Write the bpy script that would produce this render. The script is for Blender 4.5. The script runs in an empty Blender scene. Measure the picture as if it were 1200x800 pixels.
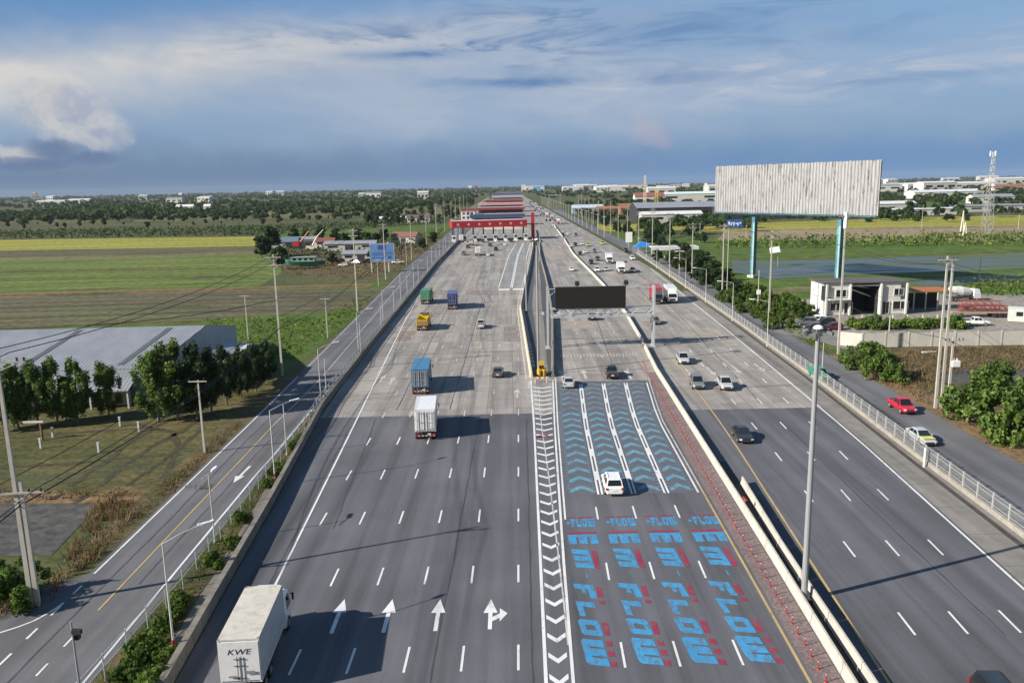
import bpy, math, random
import numpy as np
from mathutils import Matrix, Vector
rnd = random.Random(7)
nrs = np.random.RandomState(11)
SC = bpy.context.scene
COL = SC.collection
PI = math.pi

# ------------------------------------------------------------------ survey: camera station and ground points
CAMH, FPX = 31.0, 940.0
PITCH, ROLL = math.atan(183 / 940), math.radians(1.2)
FW = Vector((0, math.cos(PITCH), -math.sin(PITCH)))
U0 = Vector((0, math.sin(PITCH), math.cos(PITCH)))
R0 = Vector((1, 0, 0))
RT = math.cos(ROLL) * R0 - math.sin(ROLL) * U0
UP = math.cos(ROLL) * U0 + math.sin(ROLL) * R0

def at(x, y, z=0.0):
    """surveyed point of the ground (or of height z) for a spot of the 1200 x 800 photograph"""
    d = FW + (x - 600) / FPX * RT - (y - 400) / FPX * UP
    t = (z - CAMH) / d.z
    return Vector((d.x * t, d.y * t, z))

def line(pts, z=0.0):
    """ground polyline as a function X(Y), from photograph spots"""
    g = sorted(((at(x, y, z).y, at(x, y, z).x) for x, y in pts))
    ys = [a for a, b in g]; xs = [b for a, b in g]
    def f(Y):
        if Y <= ys[0]:
            s = (xs[1] - xs[0]) / (ys[1] - ys[0]); return xs[0] + s * (Y - ys[0])
        if Y >= ys[-1]:
            s = (xs[-1] - xs[-2]) / (ys[-1] - ys[-2]); return xs[-1] + s * (Y - ys[-1])
        return float(np.interp(Y, ys, xs))
    return f

def table(*yx):
    ys = [a for a, b in yx]; xs = [b for a, b in yx]
    return lambda Y: float(np.interp(Y, ys, xs))

# ------------------------------------------------------------------ materials
def new_mat(name):
    m = bpy.data.materials.new(name); m.use_nodes = True
    nt = m.node_tree
    return m, nt, nt.nodes['Principled BSDF']

def ramp(nt, fac, stops):
    r = nt.nodes.new('ShaderNodeValToRGB')
    el = r.color_ramp.elements
    while len(el) < len(stops): el.new(0.5)
    for e, (p, c) in zip(el, stops):
        e.position = p; e.color = (c[0], c[1], c[2], 1)
    nt.links.new(fac, r.inputs[0])
    return r.outputs[0]

def noise(nt, vec, scale, detail=4, rough=0.6, dist=0.0):
    n = nt.nodes.new('ShaderNodeTexNoise')
    n.inputs['Scale'].default_value = scale; n.inputs['Detail'].default_value = detail
    n.inputs['Roughness'].default_value = rough; n.inputs['Distortion'].default_value = dist
    if vec is not None: nt.links.new(vec, n.inputs['Vector'])
    return n.outputs[0]

def coords(nt, scale=(1, 1, 1), rot=0, kind='Object'):
    t = nt.nodes.new('ShaderNodeTexCoord'); mp = nt.nodes.new('ShaderNodeMapping')
    mp.inputs['Scale'].default_value = scale; mp.inputs['Rotation'].default_value = (0, 0, rot)
    nt.links.new(t.outputs[kind], mp.inputs['Vector'])
    return mp.outputs[0]

def mixc(nt, fac, a, b, mode='MIX'):
    m = nt.nodes.new('ShaderNodeMix'); m.data_type = 'RGBA'; m.blend_type = mode
    for s, v in ((0, fac), (6, a), (7, b)):
        if isinstance(v, (int, float)): m.inputs[s].default_value = v
        elif isinstance(v, tuple): m.inputs[s].default_value = (v[0], v[1], v[2], 1)
        else: nt.links.new(v, m.inputs[s])
    return m.outputs[2]

def bump(nt, b, h, strength=0.3, dist=0.05):
    n = nt.nodes.new('ShaderNodeBump'); n.inputs['Strength'].default_value = strength
    n.inputs['Distance'].default_value = dist
    nt.links.new(h, n.inputs['Height']); nt.links.new(n.outputs[0], b.inputs['Normal'])

def sc(c, k): return tuple(min(1, x * k) for x in c)

MATS = {}
def plain(name, c, rough=0.6, metal=0.0, var=0.18, scale=1.2, stretch=(1, 1, 1), spec=0.4, dirt=None):
    """solid colour with uneven weathering"""
    if name in MATS: return MATS[name]
    m, nt, b = new_mat(name)
    v = coords(nt, stretch)
    n = noise(nt, v, scale, 5)
    o = ramp(nt, n, [(0.25, sc(c, 1 - var)), (0.55, c), (0.8, sc(c, 1 + var * 0.7))])
    if dirt:
        n2 = noise(nt, v, scale * 2.7, 6, 0.7)
        f = ramp(nt, n2, [(0.5, (0, 0, 0)), (0.72, (1, 1, 1))])
        o = mixc(nt, f, o, dirt)
    nt.links.new(o, b.inputs['Base Color'])
    b.inputs['Roughness'].default_value = rough; b.inputs['Metallic'].default_value = metal
    b.inputs['Specular IOR Level'].default_value = spec
    MATS[name] = m
    return m

def paint(name, c, rough=0.32):
    """vehicle paint under a clear coat with dust"""
    if name in MATS: return MATS[name]
    m, nt, b = new_mat(name)
    n = noise(nt, coords(nt), 2.2, 5)
    o = ramp(nt, n, [(0.3, sc(c, 0.88)), (0.6, c), (0.85, tuple(0.85 * x + 0.15 * y for x, y in zip(c, (0.3, 0.27, 0.23))))])
    nt.links.new(o, b.inputs['Base Color'])
    b.inputs['Roughness'].default_value = rough
    b.inputs['Coat Weight'].default_value = 0.5; b.inputs['Coat Roughness'].default_value = 0.15
    MATS[name] = m
    return m

def ground_mat(name, stops, scale, fine=None, stretch=(1, 1, 1), rough=0.95, finec=None, bumpk=0.0, rot=0, rows=0):
    m, nt, b = new_mat(name)
    v = coords(nt, stretch, rot)
    n = noise(nt, v, scale, 6, 0.62, 0.3)
    o = ramp(nt, n, stops)
    if rows:
        w = nt.nodes.new('ShaderNodeTexWave'); w.bands_direction = 'Y'; w.inputs['Scale'].default_value = 2 * PI / 20 / rows
        w.inputs['Distortion'].default_value = 2.5; w.inputs['Detail'].default_value = 3; w.inputs['Detail Scale'].default_value = .4
        nt.links.new(coords(nt, (.25, 1, 1)), w.inputs['Vector'])
        o = mixc(nt, 1.0, o, ramp(nt, w.outputs[0], [(.1, (.88, .87, .84)), (.5, (1, 1, 1)), (.9, (1.08, 1.08, 1.05))]), 'MULTIPLY')
    if fine:
        n2 = noise(nt, coords(nt), fine, 5, 0.7)
        f = ramp(nt, n2, [(0.35, (0.55, 0.55, 0.55)), (0.65, (1.3, 1.3, 1.3))])
        o = mixc(nt, 1.0, o, f, 'MULTIPLY')
        if bumpk: bump(nt, b, n2, bumpk, 0.2)
    nt.links.new(o, b.inputs['Base Color'])
    b.inputs['Roughness'].default_value = rough; b.inputs['Specular IOR Level'].default_value = 0.15
    MATS[name] = m
    return m

def lanewear(nt, o, k):
    """oil and rubber worn into the middle of the lanes, blotchy along their length"""
    w = nt.nodes.new('ShaderNodeTexWave'); w.inputs['Scale'].default_value = 2 * PI / 20 / 3.74; w.inputs['Phase Offset'].default_value = PI * .5
    w.inputs['Distortion'].default_value = 1.2; w.inputs['Detail'].default_value = 2; w.inputs['Detail Scale'].default_value = .3
    nt.links.new(coords(nt, (1, .15, 1)), w.inputs['Vector'])
    n = noise(nt, coords(nt, (.4, .03, 1)), 1.0, 4, .6)
    f = mixc(nt, 1.0, ramp(nt, w.outputs[0], [(.35, (0, 0, 0)), (.85, (1, 1, 1))]), ramp(nt, n, [(.35, (.15,) * 3), (.62, (1, 1, 1))]), 'MULTIPLY')
    return mixc(nt, f, o, mixc(nt, 1.0, o, (k, k, k), 'MULTIPLY'))

def asphalt_mat(name, c, streak=0.3, patch=0.2):
    m, nt, b = new_mat(name)
    n1 = noise(nt, coords(nt, (0.55, 0.012, 1)), 1.0, 5, 0.6)      # tyre streaks along the road
    n2 = noise(nt, coords(nt), 0.08, 5, 0.6)                        # broad patches
    n3 = noise(nt, coords(nt), 6.0, 4, 0.7)                         # aggregate
    o = ramp(nt, n1, [(0.3, sc(c, 1 - streak)), (0.5, c), (0.72, sc(c, 1 + streak * 0.6))])
    o = mixc(nt, 1.0, o, ramp(nt, n2, [(0.3, (1 - patch,) * 3), (0.7, (1 + patch,) * 3)]), 'MULTIPLY')
    o = lanewear(nt, o, 0.80)
    o = mixc(nt, 1.0, o, ramp(nt, n3, [(0.3, (0.9,) * 3), (0.7, (1.1,) * 3)]), 'MULTIPLY')
    nt.links.new(o, b.inputs['Base Color'])
    b.inputs['Roughness'].default_value = 0.9; b.inputs['Specular IOR Level'].default_value = 0.2
    bump(nt, b, n3, 0.15, 0.01)
    MATS[name] = m
    return m

def slab_mat(name, c1, c2, cm, bw=3.7, bh=10.0):
    """worn cast concrete slabs with joints, darker tyre tracks and oil"""
    m, nt, b = new_mat(name)
    br = nt.nodes.new('ShaderNodeTexBrick')
    nt.links.new(coords(nt), br.inputs['Vector'])
    br.offset = 0.0
    for k, v in (('Color1', c1), ('Color2', c2), ('Mortar', cm)): br.inputs[k].default_value = (*v, 1)
    br.inputs['Scale'].default_value = 1.0; br.inputs['Mortar Size'].default_value = 0.04
    br.inputs['Brick Width'].default_value = bw; br.inputs['Row Height'].default_value = bh
    br.inputs['Bias'].default_value = -0.1
    n1 = noise(nt, coords(nt, (0.6, 0.018, 1)), 1.0, 5, 0.65)
    o = mixc(nt, 1.0, br.outputs[0], ramp(nt, n1, [(0.3, (0.66, 0.65, 0.66)), (0.52, (1, 1, 1)), (0.75, (1.14, 1.12, 1.1))]), 'MULTIPLY')
    o = lanewear(nt, o, 0.84)
    n2 = noise(nt, coords(nt), 0.5, 6, 0.7)
    o = mixc(nt, 1.0, o, ramp(nt, n2, [(0.35, (0.84, 0.84, 0.84)), (0.6, (1.05, 1.05, 1.05))]), 'MULTIPLY')
    nt.links.new(o, b.inputs['Base Color'])
    b.inputs['Roughness'].default_value = 0.9; b.inputs['Specular IOR Level'].default_value = 0.2
    MATS[name] = m
    return m

def leaf_mat(name, dark, mid, light):
    m, nt, b = new_mat(name)
    g = nt.nodes.new('ShaderNodeNewGeometry')
    n = noise(nt, coords(nt), 0.45, 3)
    ad = nt.nodes.new('ShaderNodeMath'); ad.operation = 'MULTIPLY_ADD'
    nt.links.new(g.outputs['Random Per Island'], ad.inputs[0]); ad.inputs[1].default_value = 0.5
    nt.links.new(n, ad.inputs[2])
    o = ramp(nt, ad.outputs[0], [(0.4, dark), (0.75, mid), (1.0, light)])
    nt.links.new(o, b.inputs['Base Color'])
    b.inputs['Roughness'].default_value = 0.65; b.inputs['Specular IOR Level'].default_value = 0.25
    tr = nt.nodes.new('ShaderNodeBsdfTranslucent'); nt.links.new(o, tr.inputs['Color'])
    mx = nt.nodes.new('ShaderNodeMixShader'); mx.inputs[0].default_value = 0.42
    out = nt.nodes['Material Output']
    nt.links.new(b.outputs[0], mx.inputs[1]); nt.links.new(tr.outputs[0], mx.inputs[2])
    nt.links.new(mx.outputs[0], out.inputs['Surface'])
    MATS[name] = m
    return m

def worn_mark(name, c, under, wear=0.45, scale=1.6):
    """road paint, worn through to the surface in places"""
    m, nt, b = new_mat(name)
    n = noise(nt, coords(nt, (1, 0.5, 1)), scale, 6, 0.75)
    f = ramp(nt, n, [(wear - 0.1, (0, 0, 0)), (wear + 0.08, (1, 1, 1))])
    n2 = noise(nt, coords(nt), 0.3, 3)
    cc = ramp(nt, n2, [(0.3, sc(c, 0.8)), (0.7, c)])
    o = mixc(nt, f, under, cc)
    nt.links.new(o, b.inputs['Base Color']); b.inputs['Roughness'].default_value = 0.7
    b.inputs['Specular IOR Level'].default_value = 0.2
    MATS[name] = m
    return m

def mesh_mat(name, c, cover=0.3):
    """wire netting: a real grid of wires with open squares between"""
    m, nt, b = new_mat(name)
    b.inputs['Base Color'].default_value = (*c, 1); b.inputs['Roughness'].default_value = 0.5
    t = nt.nodes.new('ShaderNodeTexCoord'); s = nt.nodes.new('ShaderNodeSeparateXYZ')
    nt.links.new(t.outputs['Object'], s.inputs[0])
    def m1(op, a, bb):
        n = nt.nodes.new('ShaderNodeMath'); n.operation = op
        for i, v in enumerate((a, bb)):
            if v is None: continue
            if isinstance(v, (int, float)): n.inputs[i].default_value = v
            else: nt.links.new(v, n.inputs[i])
        return n.outputs[0]
    w = cover / 2
    fy = m1('LESS_THAN', m1('FRACT', m1('MULTIPLY', m1('ADD', s.outputs[1], s.outputs[2]), 9.0), None), w)
    fz = m1('LESS_THAN', m1('FRACT', m1('MULTIPLY', m1('SUBTRACT', s.outputs[1], s.outputs[2]), 9.0), None), w)
    a = m1('MAXIMUM', fy, fz)
    nt.links.new(a, b.inputs['Alpha'])
    MATS[name] = m
    return m

# ------------------------------------------------------------------ mesh collector
class MB:
    def __init__(s): s.v = []; s.f = []; s.m = []
    def add(s, vs, fs, mi=0):
        o = len(s.v); s.v += [tuple(p) for p in vs]
        for f in fs: s.f.append([o + i for i in f]); s.m.append(mi)
        return s
    def box(s, c, d, rz=0.0, mi=0, taper=1.0):
        cx, cy, cz = c; x, y, z = d[0] / 2, d[1] / 2, d[2] / 2
        ca, sa = math.cos(rz), math.sin(rz)
        vs = []
        for k, t in ((-1, 1), (1, taper)):
            for a, b in ((-1, -1), (1, -1), (1, 1), (-1, 1)):
                px, py = a * x * t, b * y * t
                vs.append((cx + px * ca - py * sa, cy + px * sa + py * ca, cz + k * z))
        return s.add(vs, [(3, 2, 1, 0), (4, 5, 6, 7), (0, 1, 5, 4), (1, 2, 6, 5), (2, 3, 7, 6), (3, 0, 4, 7)], mi)
    def tube(s, p0, p1, r0, r1=None, n=8, mi=0, caps=True):
        r1 = r0 if r1 is None else r1
        p0 = Vector(p0); p1 = Vector(p1); d = (p1 - p0)
        if d.length < 1e-6: return s
        d.normalize()
        a = d.cross(Vector((0, 0, 1)) if abs(d.z) < 0.95 else Vector((1, 0, 0))).normalized(); b = d.cross(a)
        vs = []
        for p, r in ((p0, r0), (p1, r1)):
            for i in range(n):
                t = 2 * PI * i / n
                vs.append(p + a * math.cos(t) * r + b * math.sin(t) * r)
        fs = [(i, (i + 1) % n, n + (i + 1) % n, n + i) for i in range(n)]
        if caps: fs += [tuple(range(n - 1, -1, -1)), tuple(range(n, 2 * n))]
        return s.add(vs, fs, mi)
    def path(s, pts, r, n=5, mi=0):
        for a, b in zip(pts[:-1], pts[1:]): s.tube(a, b, r, r, n, mi, False)
        return s
    def quad(s, a, b, c, d, mi=0): return s.add([a, b, c, d], [(0, 1, 2, 3)], mi)
    def prism(s, poly, z0, z1, mi=0):
        n = len(poly)
        vs = [(x, y, z0) for x, y in poly] + [(x, y, z1) for x, y in poly]
        return s.add(vs, [tuple(range(n - 1, -1, -1)), tuple(range(n, 2 * n))] +
                     [(i, (i + 1) % n, n + (i + 1) % n, n + i) for i in range(n)], mi)
    def sweep(s, prof, f, ys, mi=0, closed=True):
        """profile (dx, z) carried along the line X = f(Y)"""
        n = len(prof); vs = []
        for Y in ys:
            X = f(Y)
            vs += [(X + dx, Y, z) for dx, z in prof]
        fs = []
        for k in range(len(ys) - 1):
            for i in range(n if closed else n - 1):
                j = (i + 1) % n
                fs.append((k * n + i, k * n + j, (k + 1) * n + j, (k + 1) * n + i))
        if closed:
            fs.append(tuple(range(n))); e = (len(ys) - 1) * n
            fs.append(tuple(e + i for i in range(n - 1, -1, -1)))
        return s.add(vs, fs, mi)
    def loft(s, rings, mi=0, cap=True):
        n = len(rings[0]); vs = [p for r in rings for p in r]; fs = []
        for k in range(len(rings) - 1):
            for i in range(n):
                j = (i + 1) % n
                fs.append((k * n + i, k * n + j, (k + 1) * n + j, (k + 1) * n + i))
        if cap:
            fs.append(tuple(range(n - 1, -1, -1))); e = (len(rings) - 1) * n
            fs.append(tuple(e + i for i in range(n)))
        return s.add(vs, fs, mi)
    def mesh(s, name, mats, smooth=False):
        me = bpy.data.meshes.new(name); me.from_pydata(s.v, [], s.f)
        for m in (mats if isinstance(mats, (list, tuple)) else [mats]): me.materials.append(m)
        if any(s.m): me.polygons.foreach_set('material_index', s.m)
        me.update()
        if smooth: me.polygons.foreach_set('use_smooth', [True] * len(me.polygons))
        return me
    def build(s, name, mats, parent=None, loc=None, rz=0, smooth=False):
        return link(name, s.mesh(name, mats, smooth), parent, loc, rz)

def link(name, me, parent=None, loc=None, rz=0):
    o = bpy.data.objects.new(name, me); COL.objects.link(o)
    if parent is not None: o.parent = parent
    if loc is not None: o.location = loc
    if rz: o.rotation_euler = (0, 0, rz)
    return o

def tag(o, label=None, cat=None, group=None, kind=None):
    if label: o['label'] = label
    if cat: o['category'] = cat
    if group: o['group'] = group
    if kind: o['kind'] = kind
    return o

def thing(name, loc, label, cat, group=None, rz=0):
    o = bpy.data.objects.new(name, None); COL.objects.link(o)
    o.empty_display_size = 0.3
    o.location = loc; o.rotation_euler = (0, 0, rz)
    return tag(o, label, cat, group)

def copy_tree(o, loc, rz, label=None, scale=None):
    def rec(x, par):
        c = x.copy(); COL.objects.link(c)
        if par is not None: c.parent = par
        for ch in KIDS.get(x.name, []): rec(ch, c)
        return c
    r = rec(o, None); r.location = loc; r.rotation_euler = (0, 0, rz)
    if label: r['label'] = label
    if scale is not None: r.scale = (scale,) * 3 if isinstance(scale, (int, float)) else scale
    return r
KIDS = {}
def learn(o):
    """remember the parts of a thing so that it can be copied"""
    for x in list(COL.objects):
        if x.parent is not None: KIDS.setdefault(x.parent.name, [])
    def rec(x):
        KIDS[x.name] = [c for c in COL.objects if c.parent == x]
        for c in KIDS[x.name]: rec(c)
    rec(o)
    return o
EXPO = 0.8; EXPO_K = 2 ** EXPO; HAZE = 3.5e-5
# ------------------------------------------------------------------ setting: materials
ASPH = asphalt_mat('worn_asphalt', (0.106, 0.107, 0.120), 0.34, 0.16)
ASPH2 = asphalt_mat('frontage_asphalt', (0.124, 0.124, 0.134), 0.26, 0.2)
CONC = slab_mat('carriageway_slabs', (0.312, 0.288, 0.262), (0.228, 0.212, 0.200), (0.13, 0.122, 0.115))
SHOUL = slab_mat('shoulder_slabs', (0.225, 0.21, 0.19), (0.195, 0.182, 0.168), (0.12, 0.11, 0.10), 9.0, 6.0)
WHITE = worn_mark('white_road_paint', (0.66, 0.66, 0.66), (0.13, 0.13, 0.135), 0.36)
FAINT = worn_mark('faded_white_road_paint', (0.52, 0.50, 0.48), (0.21, 0.19, 0.18), 0.44)
YELLOW = worn_mark('yellow_road_paint', (0.46, 0.33, 0.15), (0.13, 0.12, 0.11), 0.38)
BLUE = worn_mark('blue_road_paint', (0.055, 0.275, 0.52), (0.10, 0.115, 0.135), 0.455, 2.2)
SKYB = worn_mark('pale_blue_road_paint', (0.125, 0.285, 0.39), (0.108, 0.135, 0.16), 0.46, 1.1)
DIMB = worn_mark('dull_blue_road_film', (0.104, 0.117, 0.136), (0.106, 0.107, 0.12), 0.52, 0.3)
RED = worn_mark('red_road_paint', (0.27, 0.035, 0.07), (0.11, 0.10, 0.11), 0.44, 2.2)
BARR = plain('barrier_concrete', (0.46, 0.43, 0.38), 0.85, var=0.18, scale=0.8, dirt=(0.36, 0.32, 0.27))
OLDC = plain('old_dark_concrete', (0.185, 0.168, 0.142), 0.9, var=0.3, scale=0.7, dirt=(0.11, 0.10, 0.08))
CREAM = plain('cream_barrier', (0.50, 0.45, 0.35), 0.85, var=0.15, scale=0.7, dirt=(0.36, 0.31, 0.24))
STEEL = plain('galvanised_steel', (0.46, 0.48, 0.50), 0.5, 0.25, 0.12, 2.0)
WHST = plain('white_painted_steel', (0.50, 0.50, 0.48), 0.55, 0.0, 0.16, 2.5)
POLEC = plain('pole_concrete', (0.40, 0.38, 0.34), 0.9, var=0.2, scale=1.0)
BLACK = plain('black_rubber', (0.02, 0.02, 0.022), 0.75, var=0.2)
DKMET = plain('dark_metal', (0.06, 0.065, 0.07), 0.55, 0.3)

def flat(name, polys, z, mat, kind='structure'):
    b = MB()
    for i, p in enumerate(polys):
        b.add([(x, y, z + (i % 7) * .0005) for x, y in p], [tuple(range(len(p)))])
    o = b.build(name, mat)
    if kind: o['kind'] = kind
    return o

def up(poly):
    a = sum(p[0] * q[1] - q[0] * p[1] for p, q in zip(poly, poly[1:] + poly[:1]))
    return poly if a > 0 else poly[::-1]

def yrange(a, b, n): return [a + (b - a) * i / n for i in range(n + 1)]

def strip(name, fl, fr, ys, z, mat, kind='structure'):
    b = MB(); vs = []
    for Y in ys: vs += [(fl(Y), Y, z), (fr(Y), Y, z)]
    b.add(vs, [(2 * i, 2 * i + 1, 2 * i + 3, 2 * i + 2) for i in range(len(ys) - 1)])
    o = b.build(name, mat)
    if kind: o['kind'] = kind
    return o

def pxpoly(pts, z=0.0): return up([tuple(at(x, y, z)[:2]) for x, y in pts])

# ------------------------------------------------------------------ lines of the motorway
wallL = line([(203, 800), (250, 715), (318, 595), (380, 478), (440, 400), (480, 350), (510, 312), (533, 288)])
edgeL = line([(320, 690), (408, 512), (475, 375), (520, 300)])
goreL = line([(640, 800), (633, 650), (626, 500), (622, 445)])
goreR = line([(672, 800), (660, 650), (650, 500), (648, 447)])
islL = line([(622, 445), (612, 380), (609, 362), (612, 345), (618, 320), (624, 290), (624, 278)])
islR = line([(650, 440), (649, 370), (642, 330), (636, 310), (631, 285), (628, 270)])
mYel = line([(950, 800), (860, 640), (775, 490), (750, 412)])
medL = line([(990, 800), (945, 725), (900, 650), (840, 553), (797, 483), (768, 436), (752, 403), (733, 370), (704, 332), (672, 300), (660, 280), (642, 255)])
medR = line([(1022, 800), (925, 655), (868, 560), (820, 483)])
rYel = line([(1042, 800), (945, 650), (855, 510), (815, 455), (790, 420)])
rWht = line([(1200, 690), (1100, 600), (1000, 510), (850, 385), (800, 345)])
fenR = line([(1200, 630), (1080, 540), (950, 440), (860, 375), (812, 342)])
frRR = line([(1200, 545), (1060, 465), (940, 400), (870, 350), (790, 310)])
frL = line([(75, 706), (289, 500), (329, 461), (370, 421), (467, 323)])
frC = line([(114, 716), (300, 520), (329, 489), (368, 453), (435, 374)])
frR = line([(99, 798), (300, 556), (316, 539), (368, 477)])
_f1 = line([(130, 790), (215, 690), (330, 540)])
fenL = lambda Y: min(_f1(Y), wallL(Y) - 0.7) if Y < 150 else wallL(Y) - 0.7

def far(f, Y0, x1, Y1):
    """carry a line on from Y0 to a far point"""
    return lambda Y: f(Y) if Y <= Y0 else f(Y0) + (x1 - f(Y0)) * (Y - Y0) / (Y1 - Y0)
XL = far(wallL, 430, -28, 3000)
XR = far(lambda Y: fenR(Y), 300, 40, 3000)
YS = [15, 30, 45, 60, 75, 90, 107]
YF = [107, 125, 145, 165, 190, 220, 250, 290, 330, 380, 430, 480, 560, 700, 900, 1300, 2000, 3000]

GROUND = ground_mat('open_country', [(0.3, (0.05, 0.062, 0.022)), (0.5, (0.075, 0.082, 0.032)), (0.7, (0.11, 0.10, 0.05))], 0.02, 0.7)
b = MB(); R_ = 14000
b.quad((-R_, -400, -0.08), (R_, -400, -0.08), (R_, R_, -0.08), (-R_, R_, -0.08))
tag(b.build('ground', GROUND), kind='structure')

strip('road_asphalt', lambda Y: wallL(Y) + 0.1, lambda Y: rWht(Y) + 0.35, YS, 0.0, ASPH)
strip('road_concrete', lambda Y: XL(Y) + 0.1, lambda Y: (rWht(Y) + 0.35 if Y < 230 else XR(Y) - 2.2), YF, 0.0, CONC)
strip('electronic_lane_asphalt', goreR, medL, [107.3, 112, 118, 124.5], 0.004, ASPH)
strip('shoulder', lambda Y: rWht(Y) + 0.35, lambda Y: XR(Y) - 0.35, YS + [125, 145, 165, 190, 215, 230], 0.004, SHOUL)
strip('frontage_road', lambda Y: far(frL, 300, -52, 3000)(Y) - 0.45, lambda Y: fenL(Y) - (0.9 if Y < 110 else 0.35), [10, 25, 40, 56, 70, 90, 110, 130, 160, 200, 250, 300, 420, 600, 1000], 0.0, ASPH2)
flat('junction_apron', [[(frL(62) - 0.45, 62), (-47, 52), (-60, 45), (-60, 10), (frL(10) - 0.45, 10)][::-1]], -0.004, ASPH2)
strip('side_road', lambda Y: XR(Y) + 0.7, lambda Y: far(frRR, 300, 62, 3000)(Y), [10, 30, 50, 70, 90, 110, 130, 160, 200, 250, 300, 420, 600, 1000], 0.0, ASPH2)
flat('yard_entrance', [pxpoly([(905, 388), (960, 400), (1000, 412), (1000, 398), (955, 388), (925, 383)])], 0.004, SHOUL)

# ------------------------------------------------------------------ verges and fields
VERGE = ground_mat('rough_verge', [(0.3, (0.045, 0.058, 0.02)), (0.5, (0.10, 0.083, 0.042)), (0.7, (0.155, 0.115, 0.062))], 0.25, 2.5)
GRASSG = ground_mat('green_grass', [(0.3, (0.04, 0.075, 0.016)), (0.55, (0.08, 0.125, 0.022)), (0.75, (0.15, 0.165, 0.045))], 0.15, 2.0)
FIELD1 = ground_mat('mown_field', [(0.3, (0.055, 0.062, 0.024)), (0.5, (0.088, 0.084, 0.034)), (0.7, (0.135, 0.108, 0.05))], 0.06, 1.2, rows=3.2)
FIELD2 = ground_mat('fallow_field', [(0.3, (0.08, 0.07, 0.046)), (0.5, (0.105, 0.095, 0.058)), (0.7, (0.115, 0.128, 0.05))], 0.03, 0.5, stretch=(0.35, 1.6, 1), rows=9)
FIELD3 = ground_mat('green_field', [(0.3, (0.07, 0.10, 0.026)), (0.5, (0.11, 0.15, 0.034)), (0.7, (0.15, 0.175, 0.05))], 0.03, 0.4, stretch=(0.3, 1.8, 1), rows=11)
PADDY = ground_mat('ripening_paddy', [(0.3, (0.19, 0.20, 0.03)), (0.5, (0.26, 0.25, 0.045)), (0.7, (0.32, 0.29, 0.09))], 0.012, 0.3, stretch=(0.4, 2.5, 1), rows=24)
BARE = ground_mat('bare_soil', [(0.3, (0.19, 0.145, 0.095)), (0.5, (0.25, 0.195, 0.125)), (0.7, (0.29, 0.24, 0.15))], 0.03, 0.4)
PALEF = ground_mat('dry_grass_field', [(0.3, (0.10, 0.098, 0.048)), (0.5, (0.14, 0.132, 0.06)), (0.7, (0.19, 0.16, 0.08))], 0.008, 0.2, stretch=(0.4, 2, 1))
MUD = ground_mat('drying_pond', [(0.3, (0.07, 0.068, 0.062)), (0.6, (0.092, 0.087, 0.078))], 0.15, 0.8, rough=0.6)
BANK = ground_mat('earth_bank', [(0.3, (0.14, 0.09, 0.05)), (0.6, (0.2, 0.135, 0.075))], 0.1, 1.2)
YARD = ground_mat('gravel_yard', [(0.3, (0.19, 0.175, 0.15)), (0.6, (0.27, 0.25, 0.22))], 0.1, 1.2)
m, nt, bs = new_mat('pond_water')
wv_ = ramp(nt, noise(nt, coords(nt, (.35, 1.6, 1)), .05, 6, .65, .5), [(.38, (.04, .05, .05)), (.5, (.075, .088, .06)), (.62, (.075, .105, .035))])
nt.links.new(wv_, bs.inputs['Base Color'])
nt.links.new(ramp(nt, noise(nt, coords(nt, (.35, 1.6, 1)), .05, 6, .65, .5), [(.4, (.25,) * 3), (.6, (.7,) * 3)]), bs.inputs['Roughness']); bs.inputs['Specular IOR Level'].default_value = .35
bump(nt, bs, noise(nt, coords(nt), 1.5, 4), 0.06, 0.05)
WATER = m

def field(name, pts, z, mat): return flat(name, [pxpoly(pts)], z, mat)
field('field', [(-160, 600), (255, 600), (300, 520), (330, 470), (330, 430), (-160, 440)], -0.06, FIELD1)
field('pond', [(-160, 650), (60, 650), (105, 603), (112, 590), (-160, 590)], -0.05, MUD)
field('path', [(-160, 590), (205, 588), (222, 574), (-160, 578)], -0.046, BANK)
field('field', [(-160, 440), (330, 440), (425, 365), (455, 330), (-160, 350)], -0.065, GRASSG)
field('field', [(-300, 390), (-100, 387), (240, 374), (300, 370), (425, 362), (462, 330), (440, 338), (-300, 352)], -0.06, FIELD2)
field('path', [(-300, 357), (300, 340), (430, 336), (440, 332), (300, 336), (-300, 351)], -0.052, BANK)
field('field', [(-300, 352), (300, 337), (332, 318), (310, 297), (-300, 311)], -0.06, FIELD3)
field('path', [(-400, 313), (150, 303), (330, 297), (330, 294), (150, 299), (-400, 308)], -0.05, PALEF)
field('field', [(-400, 308), (330, 294), (330, 288), (-400, 299)], -0.06, FIELD2)
field('rice_field', [(-400, 300), (150, 291), (300, 288), (300, 277), (150, 279), (-400, 287)], -0.05, PADDY)
field('yard', [(330, 318), (430, 330), (505, 293), (510, 281), (330, 284)], -0.056, VERGE)
field('field', [(300, 287), (500, 284), (540, 262), (300, 272)], -0.06, GRASSG)
field('field', [(-500, 268), (200, 259), (540, 250), (540, 243), (200, 248), (-500, 257)], -0.055, PALEF)
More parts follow.
